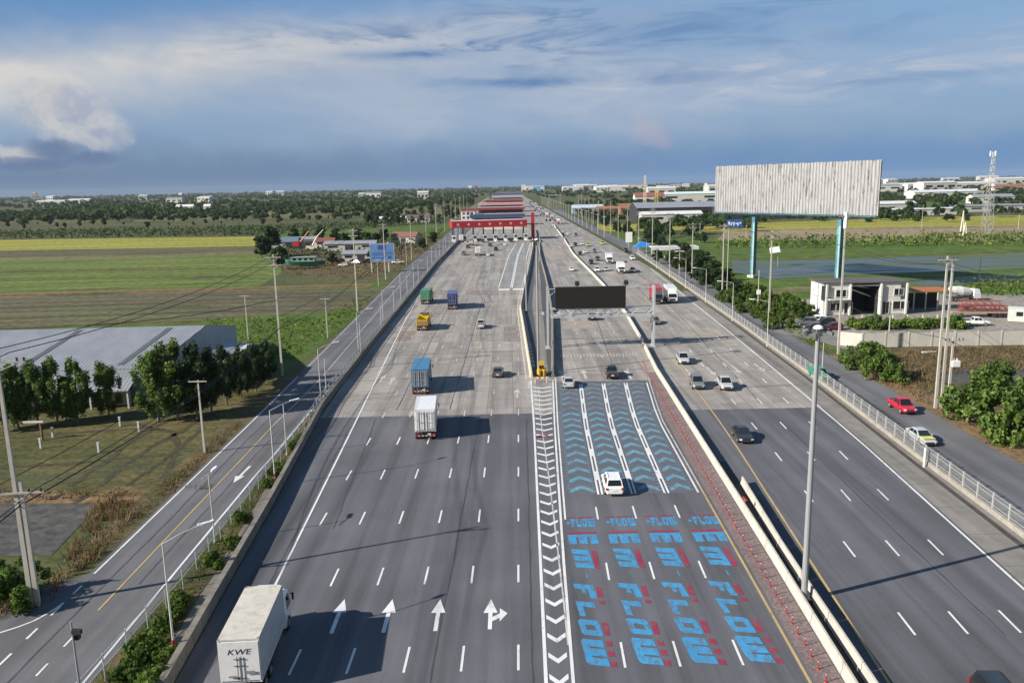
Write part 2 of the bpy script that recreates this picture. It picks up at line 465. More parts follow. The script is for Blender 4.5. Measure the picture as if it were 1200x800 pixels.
# right-hand side
RG = [(860, 350), (900, 372), (990, 420), (1080, 470), (1150, 515), (1330, 600), (1330, 480), (1200, 462), (1000, 400), (930, 352), (830, 315)]
field('verge', [(1330, 640), (1200, 548), (1060, 468), (985, 425), (1000, 405), (1330, 405)], -0.05, VERGE)
field('pond', [(1090, 428), (1330, 440), (1330, 470), (1180, 452), (1100, 446)], -0.044, MUD)
field('verge', [(1000, 415), (940, 400), (870, 350), (770, 300), (850, 318), (960, 345), (1010, 390)], -0.054, GRASSG)
field('yard', [(940, 396), (1330, 400), (1330, 346), (1090, 344), (905, 352), (905, 375)], -0.05, YARD)
field('field', [(640, 262), (690, 268), (770, 300), (905, 354), (1330, 350), (1330, 280), (900, 282), (760, 276)], -0.06, GRASSG)
field('pond_water', [(858, 318), (900, 326), (1100, 318), (1340, 308), (1340, 293), (1100, 300), (900, 306), (858, 305)], -0.04, WATER)
field('pond_water', [(1085, 336), (1180, 328), (1340, 326), (1340, 318), (1180, 321), (1060, 329)], -0.04, WATER)
field('path', [(905, 344), (1100, 331), (1340, 340), (1340, 335), (1100, 326), (905, 338)], -0.045, PALEF)
field('field', [(840, 281), (1340, 284), (1400, 262), (1100, 264), (850, 271)], -0.055, BARE)
field('rice_field', [(700, 271), (850, 271), (1100, 265), (1400, 262), (1400, 248), (1100, 254), (850, 262), (700, 263)], -0.05, PADDY)
field('field', [(1040, 250), (1400, 244), (1400, 226), (1100, 232), (1040, 240)], -0.055, GRASSG)
# furrow and bund lines across the fields
bund = MB()
def bundline(pts, w, h):
    g = [at(*p) for p in pts]
    for a, c in zip(g[:-1], g[1:]):
        d = (c - a); L = d.length; rz = math.atan2(d.y, d.x); mm = (a + c) / 2
        n = max(2, int(L / 14))
        for i in range(n):
            p = a + d * ((i + .5) / n)
            bund.box((p.x, p.y, h * 0.4 - 0.06), (L / n * 1.02, w * rnd.uniform(.6, 1.3), h * rnd.uniform(.6, 1.3)), rz, 0, 0.7)
for pts in ([(-160, 322), (310, 313)], [(-160, 331), (315, 322)], [(-300, 355), (430, 335)], [(-160, 300), (330, 291)],
            [(-160, 390), (250, 376)], [(-160, 575), (212, 574)], [(700, 272), (1300, 264)], [(860, 304), (1300, 293)]):
    bundline(pts, 1.6, 0.35)
tag(bund.build('field_terrain', VERGE), kind='structure')
strip('verge', lambda Y: fenL(Y) - 0.95, lambda Y: wallL(Y) - 0.3, [10, 30, 50, 70, 90, 110], 0.02, VERGE)
strip('drain_path', lambda Y: wallL(Y) - 1.7, lambda Y: wallL(Y) - 0.4, [10, 30, 50, 58, 66, 74, 84], 0.035, OLDC)
strip('verge', lambda Y: frL(Y) - 3.6, lambda Y: frL(Y) - 0.5, [66, 80, 100, 120, 133], -0.03, VERGE)
strip('verge', lambda Y: far(frRR, 300, 62, 3000)(Y) - 0.2, lambda Y: far(frRR, 300, 62, 3000)(Y) + 5, [60, 80, 100, 120, 140], -0.03, BANK)

# ------------------------------------------------------------------ road markings
Wm, Fm, Ym = [], [], []
def seg(lst, f, y0, y1, w, n=1):
    for i in range(n):
        a = y0 + (y1 - y0) * i / n; c = y0 + (y1 - y0) * (i + 1) / n
        lst.append([(f(a) - w / 2, a), (f(a) + w / 2, a), (f(c) + w / 2, c), (f(c) - w / 2, c)])
def lines(lst, f, ys, w):
    for a, c in zip(ys[:-1], ys[1:]): seg(lst, f, a, c, w)
YY = list(range(25, 470, 12))
lines(Wm, edgeL, [y for y in YY if y < 430], 0.2)
lines(Wm, goreL, [y for y in range(30, 130, 8)], 0.24)
lines(Fm, lambda Y: islL(Y) - 0.7, [127, 140, 160, 180, 200, 215, 230, 260, 290, 340, 400], 0.22)
lines(Wm, goreR, [y for y in range(30, 130, 8)], 0.22)
lines(Wm, lambda Y: goreR(Y) + 0.42, [y for y in range(71, 130, 8)], 0.18)
lines(Ym, mYel, [y for y in range(30, 84, 6)], 0.2)
lines(Fm, mYel, [y for y in range(78, 128, 6)], 0.16)
lines(Ym, rYel, [y for y in range(30, 150, 10)], 0.2)
lines(Wm, rWht, [y for y in range(30, 300, 12)], 0.22)
lines(Ym, lambda Y: frC(Y), [56, 65, 75, 85, 95, 105], 0.16)
lines(Fm, lambda Y: frC(Y), [105, 115, 130, 145, 160, 180, 200, 230, 260, 300], 0.15)
lines(Wm, lambda Y: frR(Y), [y for y in range(20, 130, 8)], 0.18)
lines(Wm, lambda Y: frL(Y), [62, 70, 80, 92, 104, 118, 132], 0.18)
lines(Fm, lambda Y: frL(Y), [140, 165, 190, 220, 260, 300], 0.16)
g = [at(*p) for p in ((75, 706), (60, 716), (40, 727), (22, 734), (0, 741), (-60, 757))]
for a, c in zip(g[:-1], g[1:]):
    n = Vector((-(c - a).y, (c - a).x, 0)).normalized() * 0.09
    Wm.append(up([tuple((a + n)[:2]), tuple((a - n)[:2]), tuple((c - n)[:2]), tuple((c + n)[:2])]))
for k in range(4): seg(Wm, frL, 60 - 3.2 * k - 1.4, 60 - 3.2 * k, 0.18)
for k in range(5): seg(Wm, frC, 52.5 - 3.4 * k - 1.4, 52.5 - 3.4 * k, 0.16)
# broken lane lines
d0, d1 = at(607, 785).y, at(607, 755).y
PER = at(602, 682).y - d0; DL = d1 - d0
for k in range(8):
    X = 0.0 - 3.74 * k
    for j in range(-2, 27):
        y0 = d0 + PER * j
        xx = X + 0.012 * (y0 - 50)
        if y0 > 330 or xx < edgeL(y0) + 1.0: continue
        if y0 > 235 and k < 3: continue
        if k == 6 and y0 < 60: continue
        seg(Wm if y0 < 104 else Fm, lambda Y: X + 0.012 * (Y - 50), y0, y0 + DL, 0.17)
mx0 = at(729, 750).y
for k, X in enumerate((7.0, 10.6, 14.7)):
    lane = lambda Y, X=X: X + 0.034 * (Y - 48.9)
    for j in range(-1, 3):
        y0 = at(729, 782).y + PER * j
        seg(Wm, lane, y0, y0 + DL, 0.17)
    for j in range(7, 24):
        y0 = at(729, 782).y + PER * j
        f2 = lambda Y, k=k: islR(Y) + 1.0 + (medL(Y) - islR(Y) - 1.6) * (k + 1) / 4
        if y0 < 300: seg(Fm, f2, y0, y0 + DL, 0.17)
for k in (1, 2, 3):
    f2 = lambda Y, k=k: rYel(Y) + 0.25 + (rWht(Y) - rYel(Y)) * k / 4.02
    for j in range(-2, 22):
        y0 = at(1058, 744).y + PER * j
        seg(Wm if y0 < 165 else Fm, f2, y0, y0 + DL, 0.17)
# gore chevrons
for j in range(36):
    Y = 40.6 + 2.42 * j
    if Y > 122: break
    xl, xr = goreL(Y) + 0.25, goreR(Y) - 0.25; xm = (xl + xr) / 2; t = 0.55; d = 0.75
    Wm.append(up([(xl, Y + d), (xm, Y), (xm, Y + t), (xl, Y + d + t)]))
    Wm.append(up([(xm, Y), (xr, Y + d), (xr, Y + d + t), (xm, Y + t)]))
cen = lambda Y: goreR(Y) - 0.15 - (goreR(Y) - goreL(Y)) * min(0.62, max(0, (Y - 52) * 0.012))
lines(Fm, cen, [50, 56, 62, 70, 80, 90, 100, 110, 120], 0.14)
# electronic toll lanes: paired white lines with filled stretches
lanes5 = [lambda Y, t=t: goreR(Y) + 0.5 + (mYel(Y) - 1.0 - goreR(Y)) * t for t in (0, .27, .52, .765, 1.0)]
for k in (1, 2, 3):
    f = lanes5[k]
    for s in (-0.2, 0.2): lines(Wm, lambda Y: f(Y) + s, [77, 84, 92, 100, 108, 116, 123], 0.2)
    for j in range(6): seg(Wm, f, 79.5 + 7.6 * j + 1.6, 79.5 + 7.6 * j + 4.2, 0.5)
lines(Wm, lanes5[4], [77, 84, 92, 100, 108, 116, 123], 0.2)
cB, tB = [], []
for k in range(4):
    for j in range(17):
        Y = 77.6 + 2.75 * j
        a, c = lanes5[k](Y) + 0.62, lanes5[k + 1](Y) - 0.62
        if k == 0: a += 0.1
        mid = (a + c) / 2; t = 0.95; d = 1.15
        cB.append([(a, Y), (mid, Y + d), (mid, Y + d + t), (a, Y + t)][::-1]); cB.append([(mid, Y + d), (c, Y), (c, Y + t), (mid, Y + d + t)][::-1])
        for x in (a - 0.22, c + 0.05):
            for q in (0.2, 1.1, 2.0): tB.append([(x, Y + q), (x + 0.2, Y + q), (x + 0.2, Y + q + 0.22), (x, Y + q + 0.22)])
cB = [up(p) for p in cB]
flat('road_chevron_markings', [q for i, q in enumerate(cB) if (i // 2) % 17 < 11], 0.012, SKYB); flat('road_faint_chevron_markings', [q for i, q in enumerate(cB) if (i // 2) % 17 >= 11], 0.012, worn_mark('faint_blue_road_paint', (0.16, 0.235, 0.295), (0.115, 0.125, 0.14), 0.5, 1.0)); flat('road_tick_markings', tB, 0.012, SKYB)
film = []
for k in range(4):
    for y0 in range(77, 123, 6):
        y1 = min(123, y0 + 6)
        film.append([(lanes5[k](y0) + .45, y0), (lanes5[k + 1](y0) - .45, y0), (lanes5[k + 1](y1) - .45, y1), (lanes5[k](y1) + .45, y1)])
flat('road_blue_surface', film, 0.008, DIMB)
# blue and white approach strip on the far left carriageway
bl, wl = [], []
fl, fr = line([(582, 338), (612, 278)]), line([(612, 338), (623, 278)])
fl = line([(584, 338), (596, 300), (606, 283)]); fr = lambda Y: min(islL(Y) - 1.2, fl(Y) + 8.2)
for j in range(64):
    Y = 246 + 3.0 * j
    for t0, t1 in ((0.04, .46), (.54, .96)):
        a, c = fl(Y) + 8 * t0, fl(Y) + 8 * t1; mid = (a + c) / 2
        bl.append(up([(a, Y), (mid, Y + 1), (mid, Y + 2.1), (a, Y + 1.1)])); bl.append(up([(mid, Y + 1), (c, Y), (c, Y + 1.1), (mid, Y + 2.1)]))
for t in (0.0, 0.47, 0.53, 1.0): lines(wl, lambda Y: fl(Y) + 8 * t, list(range(246, 440, 24)), 0.3)
for a, c in ((.02, .44), (.56, .98)): wl.append(up([(fl(242) + 8 * a, 240), (fl(242) + 8 * c, 240), (fl(242) + 8 * c, 243.5), (fl(242) + 8 * a, 243.5)]))
flat('road_chevron_markings', bl, 0.012, worn_mark('faded_blue_road_paint', (0.20, 0.26, 0.32), (0.25, 0.235, 0.215), 0.52, 0.6))
Wm += wl
# rumble bars under the gantry
for j in range(3):
    for k in range(4):
        Y = 143 + j * 1.0
        a = islR(Y) + 1.0 + (medL(Y) - islR(Y) - 2.5) * k / 4
        for q in range(6): Fm.append([(a + q * .62, Y), (a + q * .62 + .4, Y), (a + q * .62 + .4, Y + .5), (a + q * .62, Y + .5)])

def arrow(lst, p, L, w, rz=0, turn=0, head=2.0):
    pts = [[(-w / 2, 0), (w / 2, 0), (w / 2, L - head), (-w / 2, L - head)], [(-w * 1.75, L - head), (w * 1.75, L - head), (0, L)]]
    if turn:
        pts += [[(w / 2, 0.25 * L), (w * 2.6, .38 * L), (w * 2.6, .52 * L), (w / 2, .39 * L)], [(w * 2.3, .24 * L), (w * 4.2, .50 * L), (w * 2.3, .68 * L)]]
    ca, sa = math.cos(rz), math.sin(rz)
    for q in pts: lst.append([(p[0] + x * ca - y * sa, p[1] + x * sa + y * ca) for x, y in q])
for x, y, t in ((388, 742, 0), (449, 741, 0), (510, 739, 0), (574, 737, 1)):
    p = at(x, y); arrow(Wm, p, (at(x, 700).y - p.y) * .95, 0.30, 0, t)
for x, y in ((803, 432), (828, 430), (857, 428), (884, 426)):
    p = at(x, y); arrow(Fm, p, 6, 0.34, PI)
p = at(293, 546); arrow(Wm, p, 5.2, 0.3, PI - 0.03)
for x in (660, 687, 740):
    p = at(x, 444); arrow(Fm, p, 6.5, 0.4)
for x, y in ((445, 448), (457, 450), (620, 455), (606, 466)):
    p = at(x, y); arrow(Fm, p, 5, 0.34)
flat('road_white_markings', Wm, 0.016, WHITE)
flat('road_faded_markings', Fm, 0.016, FAINT)
flat('road_yellow_markings', Ym, 0.016, YELLOW)
# wandering cracks and wheel tracks
def wander(pts, w, jit, step, seed):
    r = random.Random(seed); out = []; L = []
    for a, c in zip(pts[:-1], pts[1:]):
        n = max(1, int((c - a).length / step))
        L += [a.lerp(c, i / n) for i in range(n)]
    L.append(pts[-1]); off = 0.0; prev = None
    for i, p in enumerate(L):
        d = (L[min(i + 1, len(L) - 1)] - L[max(i - 1, 0)]).normalized(); nn = Vector((-d.y, d.x, 0))
        off = off * .8 + r.uniform(-jit, jit); ww = w * r.uniform(.55, 1.25) / 2; q = p + nn * off
        cur = (tuple((q + nn * ww)[:2]), tuple((q - nn * ww)[:2]))
        if prev: out.append(up([prev[0], prev[1], cur[1], cur[0]]))
        prev = cur
    return out
CR = []
for i, (y0, y1, f) in enumerate(((40, 120, lambda Y: (frC(Y) + frL(Y)) / 2 + .2), (60, 104, lambda Y: frC(Y) + 1.3), (45, 106, lambda Y: -5.6 + (Y - 50) * .02), (70, 107, lambda Y: -17 - (Y - 70) * .05), (50, 100, lambda Y: 33.4 + (Y - 50) * .03),
                             (110, 230, lambda Y: -9 + (Y - 110) * .01), (110, 300, lambda Y: -16.6), (110, 210, lambda Y: 35 + (Y - 110) * .06), (130, 220, lambda Y: 17 + (Y - 130) * .05), (44, 107, lambda Y: 0.9 + (Y - 50) * .015), (48, 104, lambda Y: edgeL(Y) - .45))):
    CR += wander([Vector((f(y), y, 0)) for y in range(int(y0), int(y1), 6)], .13, .05, 1.2, i)
flat('road_cracks', CR, 0.007, plain('crack_filler', (0.05, 0.05, 0.052), 0.8))
TK = []
for i, pts in enumerate(([(60, 585), (150, 520), (240, 470)], [(85, 590), (175, 525), (255, 480)], [(120, 592), (215, 520), (240, 500)], [(165, 497), (205, 505), (212, 520), (200, 545), (190, 560)], [(-60, 520), (60, 508), (180, 500)], [(-60, 550), (90, 540), (190, 532)],
                         [(0, 322), (300, 313)], [(0, 343), (300, 330)], [(-80, 365), (420, 345)], [(-80, 376), (330, 362)], [(40, 318), (330, 309)])):
    TK += wander([at(*p) for p in pts], .8 if i < 6 else 1.6, .25, 2.0 if i < 6 else 5, 40 + i)
flat('field_track_path', TK, -0.035, ground_mat('wet_track', [(0.3, (0.04, 0.038, 0.024)), (0.6, (0.07, 0.062, 0.038))], 0.5, 2.0))
WP = []
for x, y, rx, ry in ((150, 545, 4, 2), (60, 560, 6, 2), (215, 530, 2.5, 2.5), (100, 345, 14, 3), (250, 325, 12, 4), (380, 350, 7, 3), (40, 318, 20, 4), (200, 360, 14, 3)):
    c = at(x, y); k_ = rnd.uniform(0, 9)
    WP.append(up([(c.x + rx * (1 + .3 * math.sin(3 * t + k_) + .15 * math.sin(7 * t)) * math.cos(t), c.y + ry * (1 + .3 * math.sin(3 * t + k_)) * math.sin(t)) for t in [2 * PI * i / 28 for i in range(28)]]))
flat('field_wet_patch_ground', WP, -0.042, ground_mat('damp_soil', [(0.3, (0.05, 0.06, 0.028)), (0.6, (0.085, 0.088, 0.04))], 0.3, 1.5))
# sealed joints across the slabs
J = []
for Y, a, c in ((128, -26, 2), (147, -29, 2), (131, 7.5, 22), (165, -29, 2), (118, 28, 44), (196, -30, 3), (228, -32, 3), (190, 31, 46), (262, -33, 5), (300, -34, 8), (350, -35, 9), (160, 9, 26)):
    n = 10
    for i in range(n):
        x0 = a + (c - a) * i / n; x1 = a + (c - a) * (i + 1) / n
        s = 0.07 * 0; yy = Y + (x0 - a) * 0.09 + rnd.uniform(-.1, .1); y2 = Y + (x1 - a) * 0.09
        J.append([(x0, yy), (x1, y2), (x1, y2 + 0.28), (x0, yy + 0.28)])
flat('road_joints', J, 0.006, plain('joint_sealant', (0.075, 0.07, 0.068), 0.8))
# pale and pinkish repaired slabs
P1, P2 = [], []
for x, y, w, l, k in ((540, 320, 3.7, 14, 0), (520, 345, 3.7, 10, 1), (470, 400, 3.7, 12, 1), (560, 410, 3.7, 9, 0), (600, 400, 3.5, 18, 1), (505, 372, 3.7, 9, 1),
                      (560, 345, 7.4, 9, 1), (830, 400, 7.4, 10, 0), (680, 385, 7, 10, 0), (560, 300, 11, 24, 1), (520, 310, 7, 20, 0), (650, 300, 10, 30, 0)):
    p = at(x, y); (P1 if k == 0 else P2).append([(p.x - w / 2, p.y), (p.x + w / 2, p.y), (p.x + w / 2, p.y + l), (p.x - w / 2, p.y + l)])
flat('road_patches', P1, 0.005, ground_mat('patch_buff', [(0.3, (0.27, 0.235, 0.20)), (0.7, (0.34, 0.30, 0.26))], 0.4, 3.0))
flat('road_patches', P2, 0.0054, ground_mat('patch_pinkish', [(0.3, (0.20, 0.172, 0.158)), (0.7, (0.245, 0.21, 0.195))], 0.25, 1.2))

# ------------------------------------------------------------------ painted words on the electronic toll lanes
# letters in a unit cell: u runs along the word, v is letter height
def glyph(ch):
    if ch == 'M': return [[(0, 0), (.27, 0), (.27, 1), (0, 1)], [(.36, 0), (.64, 0), (.64, 1), (.36, 1)], [(.73, 0), (1, 0), (1, 1), (.73, 1)], [(.1, .74), (.9, .74), (.9, 1.0), (.1, 1.0)]]
    if ch == 'F': return [[(0, 0), (.38, 0), (.38, 1), (0, 1)], [(.38, .66), (1, .66), (1, 1), (.38, 1)], [(.38, .34), (.7, .34), (.7, .54), (.38, .54)]]
    if ch == 'L': return [[(0, 0), (.36, 0), (.36, 1), (0, 1)], [(.36, 0), (1, 0), (1, .32), (.36, .32)]]
    if ch == 'O': return [[(0, .12), (.34, .12), (.34, .9), (0, .9)], [(.66, .12), (1, .12), (1, .9), (.66, .9)], [(0, .12), (.12, 0), (.88, 0), (1, .12), (.66, .3), (.34, .3)], [(.34, .74), (.66, .74), (1, .9), (.9, 1), (.1, 1), (0, .9)]]
    if ch == 'W': return [[(0, .1), (.29, .1), (.29, 1), (0, 1)], [(.355, .1), (.645, .1), (.645, 1), (.355, 1)], [(.71, .1), (1, .1), (1, 1), (.71, 1)], [(0, .1), (.1, 0), (.9, 0), (1, .1), (1, .34), (0, .34)]]
    return [[(0, .38), (1, .38), (1, .64), (0, .64)]]
Bl, Rd = [], []
def put(ch, x0, x1, yfar, ynear, skew=0.0, shadow=True):
    """letter turned a quarter: the word runs towards the reader, letter tops to the right"""
    for poly in glyph(ch):
        q = [(x0 + (x1 - x0) * (v + .12 * (u - .5)), yfar + (ynear - yfar) * u - skew * v) for u, v in poly]
        Bl.append(up(q))
    if shadow:
        w = x1 - x0; a = x1 + 0.08 * w; c = x1 + 0.36 * w
        tops = {'M': [(0, 1)], 'F': [(0.12, .88), (1.08, 1.35)], 'L': [], 'O': [(.1, .9)], 'W': [(0, .22), (.39, .61), (.78, 1)]}.get(ch, [])
        for u0, u1 in tops:
            Rd.append(up([(a, yfar + (ynear - yfar) * u0 - skew * 1.1), (c, yfar + (ynear - yfar) * u0 - skew * 1.4), (c, yfar + (ynear - yfar) * u1 - skew * 1.4), (a, yfar + (ynear - yfar) * u1 - skew * 1.1)]))
Yat = lambda y: at(690, y).y
ROWS = (('M', 642.5, 664, (672, 693), (827, 851)), ('-', 671, 677, (684.6, 691), (851, 857.5)), ('F', 683, 699, (674, 697), (836, 860)), ('L', 703.5, 721, (677, 699), (845, 868)), ('O', 724.5, 743, (679.5, 704), (855, 882)), ('W', 747.5, 778, (684, 710), (870, 900)))
for ln in range(4):
    tl = (0, .325, .655, 1)[ln]
    def xs_(y, p1, p4): return tuple(at(a_, y).x * (1 - tl) + at(c_, y).x * tl for a_, c_ in zip(p1, p4))
    for ch, yf, yn, p1, p4 in ROWS:
        xa, xb = xs_((yf + yn) / 2, p1, p4)
        put(ch, xa, xb, Yat(yf), Yat(yn), 0.3 if ch != '-' else 0)
    # upright rows for the driver: M, then -FLOW, each under a red stroke
    w0, w9 = xs_(632, (666, 701), (815, 853)); wd = w9 - w0
    Y0, Y1 = Yat(637), Yat(626)
    for poly in glyph('M'): Bl.append(up([(w0 + wd * u, Y0 + (Y1 - Y0) * v) for u, v in poly]))
    Rd.append([(w0 - .05, Yat(625)), (w9, Yat(625)), (w9, Yat(622.7)), (w0 - .05, Yat(622.7))])
    Y0, Y1 = Yat(617), Yat(607.5)
    w1, w9 = xs_(612, (664, 697), (808, 845)); k_ = (w9 - w1) / 2.6
    for ch, u0, uw in (('-', 0.0, .3), ('F', .42, .42), ('L', .92, .42), ('O', 1.42, .46), ('W', 1.98, .62)):
        for poly in glyph(ch): Bl.append(up([(w1 + k_ * (u0 + uw * u), Y0 + (Y1 - Y0) * v) for u, v in poly]))
    for u0, u1 in ((.0, .85), (1.1, 2.5)): Rd.append([(w1 + k_ * u0, Yat(606.8)), (w1 + k_ * u1, Yat(606.8)), (w1 + k_ * u1, Yat(605.3)), (w1 + k_ * u0, Yat(605.3))])
flat('road_word_markings', Bl, 0.012, BLUE); flat('road_word_shade_markings', Rd, 0.014, RED)
# reddish gutter between the edge line and the barrier
strip('kerb_strip', lambda Y: mYel(Y) + 0.35, lambda Y: medL(Y) - 0.05, [30, 45, 60, 75, 90, 105, 120, 130], 0.006, ground_mat('red_dust_surface', [(0.3, (0.15, 0.12, 0.12)), (0.6, (0.20, 0.155, 0.15))], 0.4, 4.0))
# ------------------------------------------------------------------ barriers
def barrier(name, f, ys, h, w, mat, label, cat='barrier', joints=None, jersey=True, dx=0.0):
    prof = [(-w / 2, 0), (w / 2, 0), (w / 2, .18), (w * .25, .4 * h + .1), (w * .2, h), (-w * .2, h), (-w * .25, .4 * h + .1), (-w / 2, .18)] if jersey else \
        [(-w / 2, -.05), (w / 2, -.05), (w / 2, h - .06), (w / 2 + .05, h - .06), (w / 2 + .05, h), (-w / 2 - .05, h), (-w / 2 - .05, h - .06), (-w / 2, h - .06)]
    b = MB(); ys = sorted(ys)
    # separate lengths with open joints, like the cast units
    dense = []
    y = ys[0]
    while y < ys[-1]:
        step = 6.0 if y < 200 else 40.0
        y2 = min(y + step, ys[-1])
        b.sweep([(a + dx + rnd.uniform(-.012, .012) * 0, z) for a, z in prof], f, [y + 0.05, y2 - 0.05])
        y = y2
    o = b.build(name, mat)
    return tag(o, label, cat)

barrier('concrete_barrier', lambda Y: wallL(Y) - 0.2, [15, 470], 1.1, 0.36, OLDC, 'long stained brown concrete wall along the outer edge of the truck carriageway', jersey=False)
barrier('concrete_barrier', lambda Y: medL(Y) + 0.24, [28, 150], 0.9, 0.38, BARR, 'pale concrete barrier beside the row of red lane posts')
barrier('concrete_barrier', lambda Y: medR(Y) - 0.24, [28, 79], 0.9, 0.36, BARR, 'white concrete barrier at the foot of the tall grey mast beside the oncoming lanes')
barrier('concrete_barrier', lambda Y: medL(Y) + 0.3, [154, 640], 0.9, 0.42, BARR, 'pale concrete barrier curving beyond the display gantry towards the toll plaza')
barrier('concrete_barrier', lambda Y: islL(Y) + 0.2, [127, 480], 0.95, 0.55, CREAM, 'cream concrete barrier along the left side of the wedge island')
barrier('concrete_barrier', lambda Y: islR(Y) - 0.25, [128, 560], 1.0, 0.55, OLDC, 'grey concrete barrier along the right side of the wedge island under the gantry')
# the island between them: floor coloured dark for the shadow there, light slab walkway
strip('drain_path', lambda Y: islL(Y) + 0.5, lambda Y: islR(Y) - 0.6, [127.5, 150, 180, 205, 230, 260, 300, 400, 480], 0.01, plain('drain_floor', (0.07, 0.072, 0.078), 0.8, var=0.3))
strip('walkway_path', lambda Y: islL(Y) + 0.5 + (islR(Y) - islL(Y)) * .32, lambda Y: islL(Y) + .5 + (islR(Y) - islL(Y)) * .62, [131, 150, 180, 205, 230, 260, 300, 400, 470], 0.03, SHOUL)
b = MB()
for Y in yrange(135, 420, 95):
    x = islL(Y) + 0.75; b.box((x, Y, .25), (0.5, 1.5, .5))
tag(b.build('drain_wall', BARR), 'pale low kerb blocks lining the sunk drain inside the wedge island', 'kerb')
# black strip on the ground between the twin barriers
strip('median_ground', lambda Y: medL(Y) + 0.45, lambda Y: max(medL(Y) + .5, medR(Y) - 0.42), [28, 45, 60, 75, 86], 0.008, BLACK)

# ------------------------------------------------------------------ fences
NET = mesh_mat('wire_netting', (0.35, 0.36, 0.36), 0.22)
def fence(name, f, ys, h, step, base, postm, label, post_w, rails, zb=0.0, netting=True):
    root = thing(name, (0, 0, 0), label, 'fence')
    Ysp = []
    y = ys[0]
    while y <= ys[1]: Ysp.append(y); y += step if y < 260 else step * 2
    pm = MB().box((0, 0, h / 2), (post_w, post_w, h)).box((0, 0, h + .02), (post_w * 1.25, post_w * 1.25, .04)).mesh('post', postm)
    for y in Ysp[:100]: link('post', pm, root, (f(y), y, zb))
    rest = MB()
    for y in Ysp[100:]: rest.box((f(y), y, zb + h / 2), (post_w, post_w, h))
    if rest.v: tag(rest.build('post', postm, root), kind='stuff')
    r = MB()
    for a, c in zip(Ysp[:-1], Ysp[1:]):
        for z in rails: r.tube((f(a), a, zb + z), (f(c), c, zb + z), 0.028, None, 5, 0, False)
    r.build('rail', postm, root)
    if netting:
        n = MB()
        for a, c in zip(Ysp[:-1], Ysp[1:]): n.quad((f(a) - .03, a, zb + .05), (f(c) - .03, c, zb + .05), (f(c) - .03, c, zb + h * .97), (f(a) - .03, a, zb + h * .97))
        n.build('netting', NET, root)
    if base: base(root, Ysp)
    return root
fence('wire_fence', fenL, (32, 470), 1.9, 3.0, None, STEEL, 'grey post and netting fence on the weedy strip beside the left service road', 0.07, (1.86, 1.0))
def kerb(root, ys):
    b = MB()
    for a, c in zip(ys[:-1], ys[1:]): b.sweep([(-.22, -.02), (.22, -.02), (.17, .55), (-.17, .55)], fenR, [a + .02, c - .02])
    b.build('plinth', plain('plinth_concrete', (0.29, 0.27, 0.235), 0.9, var=0.25, scale=.6, dirt=(.2, .18, .14)), root)
fence('railing_fence', fenR, (40, 360), 1.55, 2.75, kerb, plain('railing_grey_white', (.36, .36, .35), .6, 0, .2, 1.5), 'white posted railing on a concrete plinth between the oncoming lanes and the right service road', 0.13, (1.5, 1.1, .35), 0.52)
b = MB()
for a in range(40, 230, 3):
    x0, x1 = fenR(a), fenR(a + 3)
    b.add([(x0 - 1.3, a, .012), (x0 - .75, a, .012), (x1 - .75, a + 3, .012), (x1 - 1.3, a + 3, .012)], [(0, 1, 2, 3)])
tag(b.build('drain_path', plain('drain_dark', (0.055, 0.05, 0.045), 0.95, var=.4, scale=.8)), kind='structure')
strip('kerb_path', lambda Y: fenR(Y) - .7, lambda Y: fenR(Y) - .25, list(range(40, 230, 10)), 0.10, SHOUL)

# ------------------------------------------------------------------ red lane posts
REDP = plain('red_plastic', (0.30, 0.025, 0.03), 0.5, var=0.15)
def lane_post():
    r = thing('lane_post', (0, 0, 0), 'red flexible lane post in the row along the pale concrete barrier', 'lane post', 'red lane posts along the barrier')
    MB().tube((0, 0, .03), (0, 0, .7), .04, .03, 8).tube((0, 0, .7), (0, 0, .72), .042, .025, 8).build('stem', REDP, r)
    MB().tube((0, 0, 0), (0, 0, .05), .13, .10, 10).build('base', REDP, r)
    MB().tube((0, 0, .5), (0, 0, .57), .040, .039, 8, 0, False).build('reflector_band', WHITE, r)
    return learn(r)
pole0 = lane_post(); first = True
for i in range(76):
    Y = 38.5 + 1.36 * i
    if Y > 138: break
    X = 0.5 * (mYel(Y) + medL(Y)) - 0.1 + rnd.uniform(-.04, .04)
    if Y > 82: X = medL(Y) - 1.35 + rnd.uniform(-.04, .04)
    o = pole0 if first else copy_tree(pole0, (X, Y, .01), 0)
    if first: o.location = (X, Y, .01); first = False
    o.rotation_euler = (rnd.uniform(-.06, .06), rnd.uniform(-.06, .06), 0)
# one fallen, one dark
b = MB().tube((0, 0, 0), (0, 0, .5), .05, .2, 8)
o = b.build('traffic_cone', REDP, None, at(938, 623) + Vector((0, 0, .9))); o.rotation_euler = (0.3, 2.5, 0)
o.location = (medL(72.5) + .24, 72.5, 1.32)
tag(o, 'small red cone upturned on top of the pale concrete barrier', 'cone')

